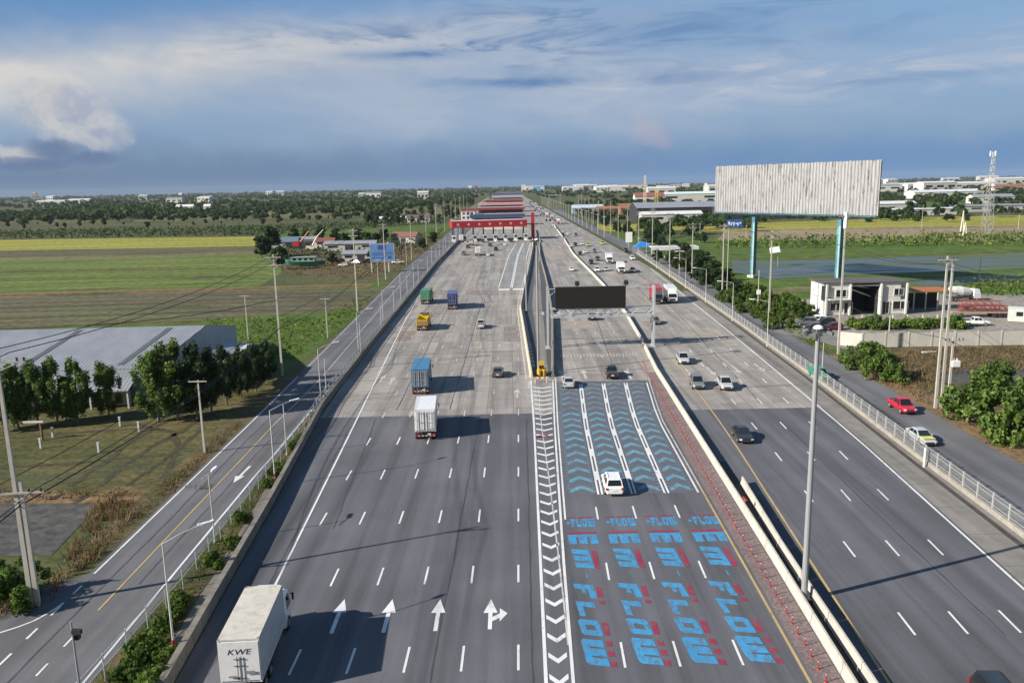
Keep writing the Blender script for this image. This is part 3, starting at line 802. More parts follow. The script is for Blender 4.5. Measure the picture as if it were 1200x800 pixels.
# ------------------------------------------------------------------ lamp posts and masts
HEADM = plain('lamp_head_white', (0.75, 0.75, 0.74), 0.45)
def street_lamp(h, arm, rise=0.5, ang=0.0, label='', group=None, band=True):
    r = thing('street_lamp', (0, 0, 0), label, 'street lamp', group)
    MB().tube((0, 0, 0), (0, 0, .25), .16, .14, 8).tube((0, 0, .25), (0, 0, h), .085, .05, 8).build('pole', WHST, r)
    ca, sa = math.cos(ang), math.sin(ang)
    MB().path([(0, 0, h - .05), (ca * arm * .5, sa * arm * .5, h + rise * .6), (ca * arm, sa * arm, h + rise)], .04, 6).build('arm', WHST, r)
    b = MB()
    pr = [(-.05, .08, -.02), (.2, .17, -.06), (.75, .19, -.05), (1.0, .1, .0)]
    b.loft([[(x, -w, z + .05), (x, w, z + .05), (x, w * .7, z + .16), (x, -w * .7, z + .16)] for x, w, z in pr])
    hd = b.build('lamp_head', HEADM, r, (ca * arm, sa * arm, h + rise)); hd.rotation_euler = (0, 0, ang)
    if band:
        MB().tube((0, 0, 1.0), (0, 0, 1.35), .13, .13, 8).build('warning_band', REDP, r)
    return learn(r)
GL = 'street lamps along the left carriageway wall'
lamp = street_lamp(8.3, 2.4, 0.55, math.radians(38), 'white single arm street lamp standing behind the stained carriageway wall', GL)
for i, Y in enumerate((49.5, 81.5, 114, 147, 180, 213, 246, 280, 314, 348, 382, 416, 450)):
    X = wallL(Y) - 0.85
    if i == 0: lamp.location = (X, Y, 0); lamp['label'] = 'white street lamp with a red foot band in the bushes beside the long truck'; del lamp['group']
    else:
        o = copy_tree(lamp, (X, Y, 0), rnd.uniform(-.05, .05), 'white single arm street lamp standing behind the stained carriageway wall'); o['group'] = GL
def plain_post(h, label, group, cross):
    r = thing('lamp_post', (0, 0, 0), label, 'lamp post', group)
    MB().tube((0, 0, 0), (0, 0, h), .075, .05, 8).tube((0, 0, 0), (0, 0, .2), .13, .13, 8).build('pole', WHST, r)
    if cross:
        MB().tube((-.25, -1.0, h), (.25, 1.0, h + .1), .035, .035, 6).build('arm', WHST, r)
        b = MB(); b.loft([[(-w + .1, y, h + .08), (w + .1, y, h + .08), (w * .7 + .1, y, h + .22), (-w * .7 + .1, y, h + .22)] for y, w in ((.5, .08), (.8, .2), (1.5, .18), (1.7, .08))])
        b.build('lamp_head', HEADM, r)
    return learn(r)
GP = 'short posts on the left fence line'
pp = plain_post(6.4, 'short white lamp post with a crosswise head beside the painted road arrow', None, True)
pp.location = (*at(252, 635)[:2], 0)
pq = plain_post(6.3, 'slim white post without a lamp arm on the left netting fence', GP, False)
for i, Y in enumerate((91.4, 116.7, 148, 175, 197, 226, 258, 292, 330, 365, 400)):
    loc = (fenL(Y) + 0.1, Y, 0)
    if i == 0: pq.location = loc
    else: copy_tree(pq, loc, 0)
GR = 'street lamps along the right railing'
rl = street_lamp(8.6, 2.6, 0.4, PI - 0.1, 'slim white street lamp on the white railing beside the oncoming lanes', GR, False)
for i, Y in enumerate((149, 178, 207, 236, 265, 294, 323)):
    loc = (fenR(Y) - 0.6, Y, 0)
    if i == 0: rl.location = loc
    else: copy_tree(rl, loc, 0)
o = plain_post(5.6, 'thin yellowish post on the white railing beside the green pickup', None, False); o.location = (*at(963, 442)[:2], 0)
r = thing('marker_post', (*at(1083, 547)[:2], 0), 'short fat white post standing at the foot of the white railing beside the silver car', 'post')
MB().tube((0, 0, 0), (0, 0, 2.1), .15, .15, 10).build('stem', WHST, r); MB().tube((0, 0, 2.1), (0, 0, 2.16), .17, .12, 10).build('cap', WHST, r)

def mast(h, label, loc, r0=.24, head=True):
    r = thing('mast', loc, label, 'mast')
    MB().tube((0, 0, 0), (0, 0, .5), r0 * 1.7, r0 * 1.6, 12).tube((0, 0, .5), (0, 0, h), r0, r0 * .62, 12).build('pole', plain('mast_grey', (0.27, 0.28, 0.295), 0.5, 0.15, .08, 1.0), r)
    b = MB().box((.0, 0, .25), (.9, .9, .06)); b.build('base_plate', OLDC, r)
    if head:
        b = MB()
        for i in range(12):
            a, c = 2 * PI * i / 12, 2 * PI * (i + 1) / 12
            b.tube((.62 * math.cos(a), .62 * math.sin(a), h - .15), (.62 * math.cos(c), .62 * math.sin(c), h - .15), .05, None, 5)
        for i in range(3):
            a = 2 * PI * i / 3; b.tube((0, 0, h - .15), (.62 * math.cos(a), .62 * math.sin(a), h - .15), .04, None, 5)
        b.build('ring', DKMET, r)
        for i in range(6):
            a = 2 * PI * i / 6 + .3
            q = MB().box((0, 0, 0), (.5, .36, .2), 0, 0, .7).build('floodlight', DKMET, r, (.85 * math.cos(a), .85 * math.sin(a), h - .2)); q.rotation_euler = (0, .3, a)
        rings = []
        for t, rr in ((0, .36), (.1, .34), (.2, .24), (.25, .08)): rings.append([(rr * math.cos(2 * PI * i / 12), rr * math.sin(2 * PI * i / 12), h + t) for i in range(12)])
        MB().loft(rings).build('dome', HEADM, r)
    return r
mast(20.7, 'tall grey mast with dark floodlights rising between the twin white barriers', (*at(942, 703)[:2], 0))
mast(22.2, 'tall grey mast with dark floodlights rising behind the yellow crash cushion', (*at(631, 437)[:2], 0), .2)
mast(15.9, 'white mast without floodlights on the cream barrier left of the wedge island', (*at(617, 365)[:2], 0), .2, False)
mast(21, 'grey mast inside the wedge island just short of the red toll pylon', (12.2, 330, 0), .22)
mast(19, 'grey mast on the median beyond the red toll pylon', (27, 560, 0), .22)
mast(8.2, 'slim white camera post at the near end of the service road', (*at(83, 728, 8.2)[:2], 0), .075, False)
r = [o for o in COL.objects if o.get('label', '').startswith('slim white camera')][0]
MB().box((.25, 0, 7.6), (.5, .22, .25)).box((.1, .2, 7.2), (.3, .3, .3)).build('camera', BLACK, r)

# ------------------------------------------------------------------ power poles and lines
INS = plain('insulator_dark', (0.05, 0.04, 0.04), 0.4)
def power_pole(h, label, group, twin=False, arms=2):
    r = thing('power_pole', (0, 0, 0), label, 'power pole', group)
    b = MB()
    def shaft(x, hh): b.box((x, 0, hh / 2), (.36, .28, hh), 0, 0, .58)
    shaft(0, h)
    if twin: shaft(.42, h * .5)
    b.build('shaft', POLEC, r)
    for k in range(arms):
        z = h - .5 - k * 1.3 if not twin else (h * .46, h - .9)[k]
        L = 2.6 if not twin else (4.2, 2.4)[k]
        dx = 0.9 if twin and k == 1 else 0
        a = MB().box((dx, -.2, z), (L, .12, .14)).tube((dx - L * .35, -.2, z), (0, -.16, z - .7), .03).tube((dx + L * .35, -.2, z), (0, -.16, z - .7), .03)
        ar = a.build('crossarm', plain('crossarm_wood', (0.36, 0.34, 0.31), .9), r)
        i = MB()
        for t in (-.45, -.25, .25, .45): i.tube((dx + L * t, -.2, z + .07), (dx + L * t, -.2, z + .33), .06, .09, 7)
        i.build('insulator', INS, ar)
    return learn(r)
LP = [at(38, 710), at(331, 440), at(419, 365), Vector((-43, 275, 0)), at(485.5, 296), at(503, 290), at(515, 285)]
LP[4:] = [Vector((-42.5, 346, 0)), Vector((-43, 415, 0)), Vector((-44, 485, 0)), Vector((-45, 560, 0)), Vector((-46, 640, 0)), Vector((-48, 725, 0)), Vector((-50, 820, 0)), Vector((-52, 930, 0)), Vector((-55, 1060, 0))]
p1 = power_pole(20.1, 'tall twin legged concrete power pole at the lower left pond, with wide crossarms', None, True); p1.location = LP[0]; p1.rotation_euler = (0, 0, .1)
GW = 'concrete power poles along the left service road'
p2 = power_pole(20.6, 'tall slim concrete power pole in the row left of the service road', GW)
for i, p in enumerate(LP[1:]):
    if i == 0: p2.location = p
    else: copy_tree(p2, p, rnd.uniform(-.1, .1), None, (1, 1, rnd.uniform(.93, 1.04)))
def tpole(loc, h, label):
    r = thing('telephone_pole', loc, label, 'telephone pole')
    MB().box((0, 0, h / 2), (.26, .22, h), 0, 0, .6).build('shaft', POLEC, r)
    c = MB().box((0, -.14, h - .12), (2.2, .1, .12)); c.build('crossarm', POLEC, r)
    MB().tube((-.9, -.14, h - .05), (-.9, -.14, h + .2), .06).tube((.8, -.14, h - .05), (.8, -.14, h + .28), .07).build('insulator', INS, r)
for (x, y, h), lb in zip([(240, 530, 9.0), (384, 396, 8.5), (291, 398, 9.5), (443.5, 335, 8.6), (476.5, 312, 9.5)],
                   ['short pale telephone pole in front of the shaded trees by the tin roofed shed', 'short telephone pole with a T arm on the bright grass beside the service road', 'short dark pole just behind the white edged porch roof', 'short pole just below the large blue signboard', 'short pole on the roadside right of the large blue signboard']):
    tpole((*at(x, y)[:2], 0), h, lb)
def cable(pts, sag, r, label):
    b = MB()
    for a, c in zip(pts[:-1], pts[1:]):
        q = []
        for i in range(9):
            t = i / 8; p = a.lerp(c, t); p.z -= sag * 4 * t * (1 - t); q.append(p)
        b.path(q, r, 4)
    tag(b.build('power_cable', BLACK), label, 'cable')
back = Vector((-36, -10, 0))
def run(pts, h, dx): return [Vector((p.x + dx, p.y, h)) for p in pts]
Lc = [back] + LP[:9]
for dx, h, lb in ((-1.1, 19.9, 'thin black overhead cable on the outer side of the left power poles'), (1.0, 19.9, 'thin black overhead cable on the road side of the left power poles'),
                  (-1.7, 9.6, 'low black cable slung across the near field on the outer side'), (1.7, 9.6, 'low black cable slung from the near twin pole on the road side'), (.2, 8.2, 'thick black bundled cable below the crossarms of the left poles')):
    cable(run(Lc, h, dx), 1.2, .035 if h > 9 else .06, lb)
side = [Vector((-130, 62, 12.5)), Vector((-37, 100, 12.8))]
cable([Vector((-150, 108, 13.2)), Vector((-60, 112, 12.8)), LP[1] + Vector((0, 0, 13))], .6, .05, 'thick black cable crossing in front of the tin roofed shed')
RP = [at(982, 415), at(901, 372), at(846, 348), at(810, 328), at(779, 312), at(759, 301), at(741, 293), at(728, 287)]
RP = [RP[0], RP[1], RP[2]] + [Vector((58.5 + k * .6, 258 + 40 * k, 0)) for k in range(14)]
GRP = 'concrete power poles along the right service road'
n1 = power_pole(20.7, 'tall paired concrete power pole beside the leafy bush and red pickup', None, False, 1); n1.location = at(1096, 478)
MB().box((.75, 0, 10), (.36, .28, 20), 0, 0, .6).build('shaft', POLEC, n1)
x = MB().box((-1.3, 0, 7.9), (1.6, .1, .1)).box((-2.1, 0, 7.85), (.7, .3, .16)).build('lamp_arm', WHST, n1)
n2 = power_pole(10.2, 'short pole with a white transformer box beside the paired concrete pole', None, False, 1); n2.location = at(1110, 482)
MB().box((.5, 0, 6.6), (1.0, .7, .8)).tube((.3, 0, 7), (.3, 0, 7.3), .06).tube((.7, 0, 7), (.7, 0, 7.3), .06).build('transformer', HEADM, n2)
q0 = power_pole(25.0, 'very tall slim power pole beside the parked black cars', None, False, 1); q0.location = RP[0]
MB().tube((0, 0, 22.4), (0, 0, 25.2), .34, .34, 10).build('canister', HEADM, q0)
q1 = power_pole(19.8, 'tall slim concrete power pole in the row along the right service road', GRP)
for i, p in enumerate(RP[1:]):
    if i == 0: q1.location = p
    else: copy_tree(q1, p, rnd.uniform(-.1, .1), None, (1, 1, rnd.uniform(.9, 1.05)))
Rc = [Vector((60, 40, 0)), at(1096, 478), RP[0]] + RP[1:12]
for dx, h, lb in ((-.9, 19.6, 'thin black overhead cable on the road side of the right power poles'), (.9, 19.6, 'thin black overhead cable on the far side of the right power poles'), (0, 9.8, 'low black cable slung between the right power poles')):
    cable(run(Rc, h, dx), 1.0, .035, lb)
for (x, y, h), lb in zip([(1147, 330, 7.3), (888, 362, 9.5), (796, 322, 8), (1042, 388, 3.2)],
                    ['short pale pole standing in the scrub behind the builders yard', 'short pole carrying a white box among the roadside weeds', 'short pole with a flat twin lamp top by the white roofed shelter', 'short pale gatepost on the concrete wall']):
    r = thing('short_pole', (*at(x, y)[:2], 0), lb, 'pole')
    MB().tube((0, 0, 0), (0, 0, h), .14, .1, 8).build('shaft', POLEC, r)
    if x == 888: MB().box((.0, -.25, 4.2), (.9, .35, 1.1)).build('box', HEADM, r)
    if x == 796: MB().box((0, 0, h), (2.4, .5, .14)).box((-1.2, 0, h - .1), (.8, .6, .15)).box((1.2, 0, h - .1), (.8, .6, .15)).build('lamp_head', HEADM, r)
    if x == 1147: MB().box((0, 0, h - .2), (.3, .3, .12)).build('cap', POLEC, r)

# ------------------------------------------------------------------ display gantry
GY = at(765, 405).y; GX = at(765, 405).x
g = thing('display_gantry', (0, 0, 0), 'grey truss gantry across the electronic toll lanes carrying a blank black display', 'gantry')
xl = islR(GY) - 1.2
for X, nm in ((GX + .05, 'post'), (xl, 'post')):
    b = MB()
    for dy in (-.75, .75): b.box((X, GY + dy, 5.9), (.34, .34, 11.8)); b.box((X, GY + dy, .1), (.9, .9, .2))
    for z in (1.5, 3.5, 5.5, 7.5, 9.5, 11.3): b.box((X, GY, z), (.14, 1.3, .14))
    for z in (1.5, 3.5, 5.5): b.tube((X, GY - .7, z), (X, GY + .7, z + 2), .06)
    b.build(nm, STEEL, g)
b = MB()
for dy in (-.75, .75):
    for z in (6.3, 7.6): b.tube((xl, GY + dy, z), (GX, GY + dy, z), .1, None, 7)
    n = 14
    for i in range(n):
        x0 = xl + (GX - xl) * i / n; x1 = xl + (GX - xl) * (i + 1) / n
        b.tube((x0, GY + dy, 6.3 if i % 2 else 7.6), (x1, GY + dy, 7.6 if i % 2 else 6.3), .055, None, 6)
for i in range(15):
    x0 = xl + (GX - xl) * i / 14
    b.tube((x0, GY - .75, 6.3), (x0, GY + .75, 6.3), .05, None, 6); b.tube((x0, GY - .75, 7.6), (x0, GY + .75, 7.6), .05, None, 6)
b.build('truss', STEEL, g)
b = MB().tube((xl, GY + .7, 11.3), (GX, GY + .7, 11.3), .09, None, 7)
b.tube((xl, GY + .7, 9.6), (xl + 2, GY + .7, 11.3), .05).tube((GX, GY + .7, 8.2), (GX - 3, GY + .7, 11.3), .06)
b.build('top_rail', STEEL, g)
b = MB().box(((xl + GX) / 2, GY - 1.2, 6.1), (GX - xl - 1, .8, .06))
for i in range(12): b.box((xl + 1 + (GX - xl - 2) * i / 11, GY - 1.58, 6.6), (.05, .05, 1.0))
b.tube((xl + 1, GY - 1.58, 7.1), (GX - 1, GY - 1.58, 7.1), .03).tube((xl + 1, GY - 1.58, 6.6), (GX - 1, GY - 1.58, 6.6), .025)
b.build('catwalk', STEEL, g)
sx0, sx1 = at(651, 358, 7.95).x, at(734, 357, 7.95).x
px0 = at(650, 358, 8).x
def xat(px, z, Y):  # X on plane Y for an image column at height z
    lo, hi = -50.0, 240.0
    for _ in range(50):
        mdl = (lo + hi) / 2
        d = Vector((mdl, Y, z - CAMH)); c = 600 + FPX * d.dot(RT) / d.dot(FW)
        if c > px: hi = mdl
        else: lo = mdl
    return lo
sx0, sx1 = xat(650.5, 9.8, GY - 1), xat(733, 9.8, GY - 1)
dsp = MB().box(((sx0 + sx1) / 2, GY - 1.05, 9.85), (sx1 - sx0, .7, 4.0)).build('display', plain('display_black', (0.008, 0.007, 0.006), 0.6, var=.3), g)
b = MB()
for a in (0, 1): b.box(((sx0 + sx1) / 2, GY - 1.05, 7.82 + a * 4.06), (sx1 - sx0 + .12, .74, .06))
b.build('display_frame', DKMET, dsp)
for X in (xat(676, 12, GY), xat(733, 12, GY)):
    MB().box((X, GY - .6, 12.5), (.9, .7, .8), 0, 0, .75).tube((X, GY - .6, 11.9), (X, GY - .6, 12.2), .1).box((X, GY - 1.0, 12.5), (.5, .2, .5)).build('camera_housing', BLACK, g)
b = MB()
for i, px in enumerate((636, 655, 668, 700, 712)): b.box((xat(px, 7, GY), GY - .9, 6.9), (.5, .4, .5), 0, 0, .8)
b.build('sensor_box', plain('sensor_blue_grey', (.42, .46, .52), .5), g)

# crash cushion and barricade at the nose of the island
c = thing('crash_cushion', (*at(632, 441)[:2], 0), 'yellow drum crash cushion at the nose of the wedge island', 'crash cushion')
YEL = plain('signal_yellow', (0.62, 0.36, 0.03), 0.5, var=.2)
b = MB()
for dx, dy, h in ((0, 0, 1.1), (.75, .2, 1.1), (.1, .85, 1.2), (.85, 1.0, 1.2), (.4, 1.8, 1.3)):
    b.tube((dx, dy, 0), (dx, dy, h), .38, .36, 12)
b.build('drum', YEL, c)
b = MB().box((.4, 1.0, 1.75), (1.0, .5, 1.2), 0, 0, .8); b.build('cabinet', YEL, c)
b = MB().box((.4, .4, 1.5), (.8, .1, .5)); b.build('dark_panel', BLACK, c)
c = thing('road_barricade', (*at(634, 448)[:2], 0), 'orange and white striped barricade lying before the yellow crash cushion', 'barricade')
b = MB()
for i in range(6): b.box((-1.0 + i * .4, 0, .75), (.4, .06, .35), 0, i % 2)
b.build('board', [plain('signal_orange', (.55, .16, .04), .5), WHITE], c)
for s in (-.9, .9): MB().tube((s, -.35, 0), (s, 0, .9), .05).tube((s, .35, 0), (s, 0, .9), .05).build('leg', WHST, c)
r = thing('fallen_marker', (*at(632, 512)[:2], 0), 'dark red torn marker lying on the hatched gore stripes', 'marker')
MB().box((0, 0, .1), (1.1, .35, .2), .3, 0, .6).box((.9, .1, .12), (.5, .3, .22), -.4, 0, .6).build('piece', plain('dull_red', (.19, .035, .05), .7), r)

# ------------------------------------------------------------------ billboards
TEAL = plain('billboard_blue_paint', (0.065, 0.155, 0.23), 0.55, var=.35, scale=.25, dirt=(.10, .40, .34))
PALET = plain('billboard_pale_paint', (0.24, 0.38, 0.37), 0.6, var=.25, scale=.4, dirt=(.2, .42, .36))
m, nt, bs = new_mat('rusty_corrugated_sheet')
v = coords(nt, (1, 1, .10)); v2 = coords(nt, (1, 1, .22))
n1_ = noise(nt, v, 1.6, 6, .7); n2_ = noise(nt, v2, 1.1, 6, .75)
o_ = ramp(nt, n1_, [(.3, (.19, .195, .20)), (.5, (.30, .305, .315)), (.8, (.385, .39, .40))])
o_ = mixc(nt, ramp(nt, n2_, [(.545, (0, 0, 0)), (.63, (.9, .9, .9))]), o_, (.13, .092, .068))
nt.links.new(o_, bs.inputs['Base Color']); bs.inputs['Roughness'].default_value = .6; bs.inputs['Metallic'].default_value = .1
SHEET = m
PL, PR = at(882, 325), at(981, 336)
bb = thing('billboard', (0, 0, 0), 'huge weathered corrugated billboard without a poster on two turquoise legs', 'billboard')
ax = (PR - PL).normalized(); nx = Vector((ax.y, -ax.x, 0))
rzb = math.atan2(ax.y, ax.x)
for P, hh in ((PL, 19.4), (PR, 19.4)):
    lg = MB().box((P.x, P.y, hh / 2), (1.25, 1.3, hh), rzb).build('leg', TEAL, bb)
    q = P + nx * .67 + ax * .3
    MB().box((q.x, q.y, hh * .46), (.6, .03, hh * .9), rzb).build('stripe', PALET, lg)
    MB().box((P.x, P.y, .4), (2.6, 2.4, .8), rzb).build('footing', BARR, bb)
def pline(px, z, P=PL, d=ax):  # point along the billboard plane for an image column
    best = None; lo, hi = -60.0, 80.0
    for _ in range(50):
        mm = (lo + hi) / 2; w = P + d * mm; dd = Vector((w.x, w.y, z - CAMH)); cc = 600 + FPX * dd.dot(RT) / dd.dot(FW)
        if cc > px: hi = mm
        else: lo = mm
    return lo
s0, s1 = pline(841, 28), pline(1033, 28)
def zpt(px, py, s):
    w = PL + ax * s
    lo, hi = 0.0, 70.0
    for _ in range(50):
        z = (lo + hi) / 2; d = Vector((w.x, w.y, z - CAMH)); y = 400 - FPX * d.dot(UP) / d.dot(FW)
        if y > py: lo = z
        else: hi = z
    return lo
zt0, zt1, zb0, zb1 = zpt(841, 194, s0), zpt(1033, 188.5, s1), zpt(841, 252, s0), zpt(1033, 248.5, s1)
zt, zb = (zt0 + zt1) / 2, (zb0 + zb1) / 2
b = MB(); N = int((s1 - s0) / .535); vs = []
for i in range(N + 1):
    for k in range(2):
        s = s0 + (s1 - s0) * (i + k * .5) / (N + .5)
        off = nx * (.95 + (.16 if (2 * i + k) % 4 < 2 else -.12))
        w = PL + ax * s + off; e = rnd.uniform(-.12, .12) if k else rnd.uniform(-.18, .1)
        vs += [(w.x, w.y, zb + e * .5), (w.x, w.y, (zb + zt) / 2), (w.x, w.y, zt + e)]
cols = len(vs) // 3
b.add(vs, [(3 * i + j, 3 * i + 3 + j, 3 * i + 4 + j, 3 * i + 1 + j) for i in range(cols - 1) for j in (0, 1)])
b.build('sheet', SHEET, bb)
b = MB()
for i in range(22):
    s = s0 + .3 + (s1 - s0 - .6) * i / 21; w = PL + ax * s + nx * .35
    b.box((w.x, w.y, (zb + zt) / 2), (.18, .5, zt - zb - .5), rzb)
for z in (zb + 1, (zb + zt) / 2, zt - 1):
    w = PL + ax * ((s0 + s1) / 2) + nx * .1; b.box((w.x, w.y, z), (s1 - s0 - .4, .2, .25), rzb)
b.build('frame', DKMET, bb)
b = MB(); w = PL + ax * ((s0 + s1) / 2)
b.box((w.x, w.y, zb - .85), (s1 - s0 - 1, 1.1, .16), rzb)
w2 = w + nx * 1.4; b.box((w2.x, w2.y, zb - .25), (s1 - s0, .9, .1), rzb)
for i in range(30):
    q = PL + ax * (s0 + (s1 - s0) * i / 29) + nx * 1.85; b.box((q.x, q.y, zb - .05), (.06, .06, 1.0), rzb)
q = w + nx * 1.85; b.box((q.x, q.y, zb + .42), (s1 - s0, .06, .06), rzb)
b.build('catwalk', TEAL, bb)
rb = thing('roadside_sign', (*at(846, 347)[:2], 0), 'small blue board with white scrawled lettering high on a slim pole before the big billboard', 'sign')
MB().tube((1.5, .6, 0), (1.5, .6, 20.4), .12, .09, 8).build('pole', POLEC, rb)
MB().box((3.0, .6, 19.6), (4.2, .18, 2.1)).build('board', plain('sign_blue', (0.03, 0.11, 0.36), .5), rb)
b = MB()
for x, z, w_, h_, a in ((1.5, 19.7, .5, .9, 0), (2.1, 19.5, .35, .7, 0), (2.6, 19.8, .9, .25, 0), (2.8, 19.3, .3, .7, 0), (3.5, 19.6, .5, .3, 0), (3.9, 19.4, .3, .8, 0), (4.5, 19.7, .5, .35, 0)):
    b.box((x, .49, z), (w_, .03, h_))
b.build('lettering', HEADM, rb)
sb = thing('blue_signboard', (*at(449, 319)[:2], 0), 'large square blue information board on two white posts beside the left service road', 'signboard')
for s in (-4.2, 2.2): MB().box((s, 0, 5.6), (.4, .4, 11.2)).build('post', WHST, sb)
MB().box((0, -.3, 7.4), (9.0, .25, 6.6)).build('board', plain('sign_mid_blue', (0.10, 0.20, 0.42), .5, var=.12), sb)
b = MB()
for x, z, w_, h_ in ((0, 9.3, 3.0, 1.6), (0, 7.2, 7.6, .28), (-1.5, 6.5, 4.6, .28), (2.8, 5.6, 1.2, .9), (-1.6, 5.5, 4.2, .26)):
    b.box((x, -.45, z), (w_, .03, h_))
b.build('print', plain('sign_dark_blue', (0.03, 0.07, 0.22), .5), sb)
b = MB()
for s in (-4.5, 4.5): b.box((s, -.3, 7.4), (.12, .3, 6.8))
for z in (4.1, 10.7): b.box((0, -.3, z), (9.12, .3, .12))
b.build('frame', WHST, sb)
# ------------------------------------------------------------------ vehicles
m, nt, bs = new_mat('vehicle_glass')
bs.inputs['Base Color'].default_value = (.012, .015, .018, 1); bs.inputs['Roughness'].default_value = .08
bs.inputs['Specular IOR Level'].default_value = .6
GLASS = m
TAIL = plain('tail_lamp_red', (.30, .012, .012), .25); HEADL = plain('head_lamp_clear', (.62, .64, .66), .15)
RIM = plain('alloy_rim', (.42, .43, .44), .35, .6); PLATE = plain('number_plate', (.68, .68, .66), .5); BED = plain('bed_liner', (.05, .05, .05), .8)
GRILL = plain('grille_black', (.03, .03, .032), .5)
P = {k: paint('paint_' + k, c) for k, c in dict(white=(.74, .74, .73), silver=(.42, .43, .44), grey=(.16, .165, .17), dark_grey=(.075, .078, .083), black=(.018, .018, .02),
    red=(.42, .012, .03), green=(.015, .22, .13), navy=(.02, .035, .16), blue=(.03, .15, .36), maroon=(.09, .012, .018), yellow=(.62, .46, .02), lime=(.62, .60, .10), beige=(.5, .45, .36)).items()}
STY = dict(
    sedan=dict(st=[(-2.32, .72, .38, .84), (-2.22, .84, .25, .98), (-1.6, .90, .2, 1.0), (-.4, .91, .2, .97), (.9, .91, .2, .95), (1.7, .88, .2, .86), (2.2, .80, .24, .74), (2.34, .64, .34, .62)],
               cab=(-1.85, 1.15, -1.0, .22, .82, .62, .95, 1.45), ax=(-1.38, 1.42), r=.32, L=2.34),
    suv=dict(st=[(-2.36, .78, .42, .95), (-2.28, .88, .3, 1.06), (-1.6, .93, .25, 1.08), (-.4, .93, .25, 1.06), (1.0, .93, .25, 1.04), (1.8, .90, .26, .98), (2.25, .83, .3, .86), (2.38, .68, .4, .72)],
             cab=(-2.27, 1.2, -1.95, .3, .86, .68, 1.04, 1.76), ax=(-1.4, 1.42), r=.37, L=2.38),
    hatch=dict(st=[(-1.92, .74, .38, .9), (-1.85, .83, .26, .98), (-1.2, .87, .2, 1.0), (.0, .88, .2, .98), (.9, .87, .2, .94), (1.5, .84, .22, .84), (1.92, .70, .32, .66)],
               cab=(-1.82, 1.1, -1.5, .2, .8, .62, .96, 1.5), ax=(-1.2, 1.2), r=.3, L=1.92),
    pickup=dict(st=[(-2.62, .80, .5, .98), (-2.55, .90, .42, 1.06), (-1.7, .93, .34, 1.07), (-.4, .93, .32, 1.06), (1.2, .93, .3, 1.05), (2.0, .90, .32, 1.0), (2.48, .83, .36, .9), (2.62, .68, .46, .74)],
                cab=(-.75, 1.45, -.55, .62, .86, .68, 1.04, 1.76), ax=(-1.6, 1.62), r=.38, L=2.62))
_car = {}
def lerp3(a, b_, t): return tuple(x + (y - x) * t for x, y in zip(a, b_))
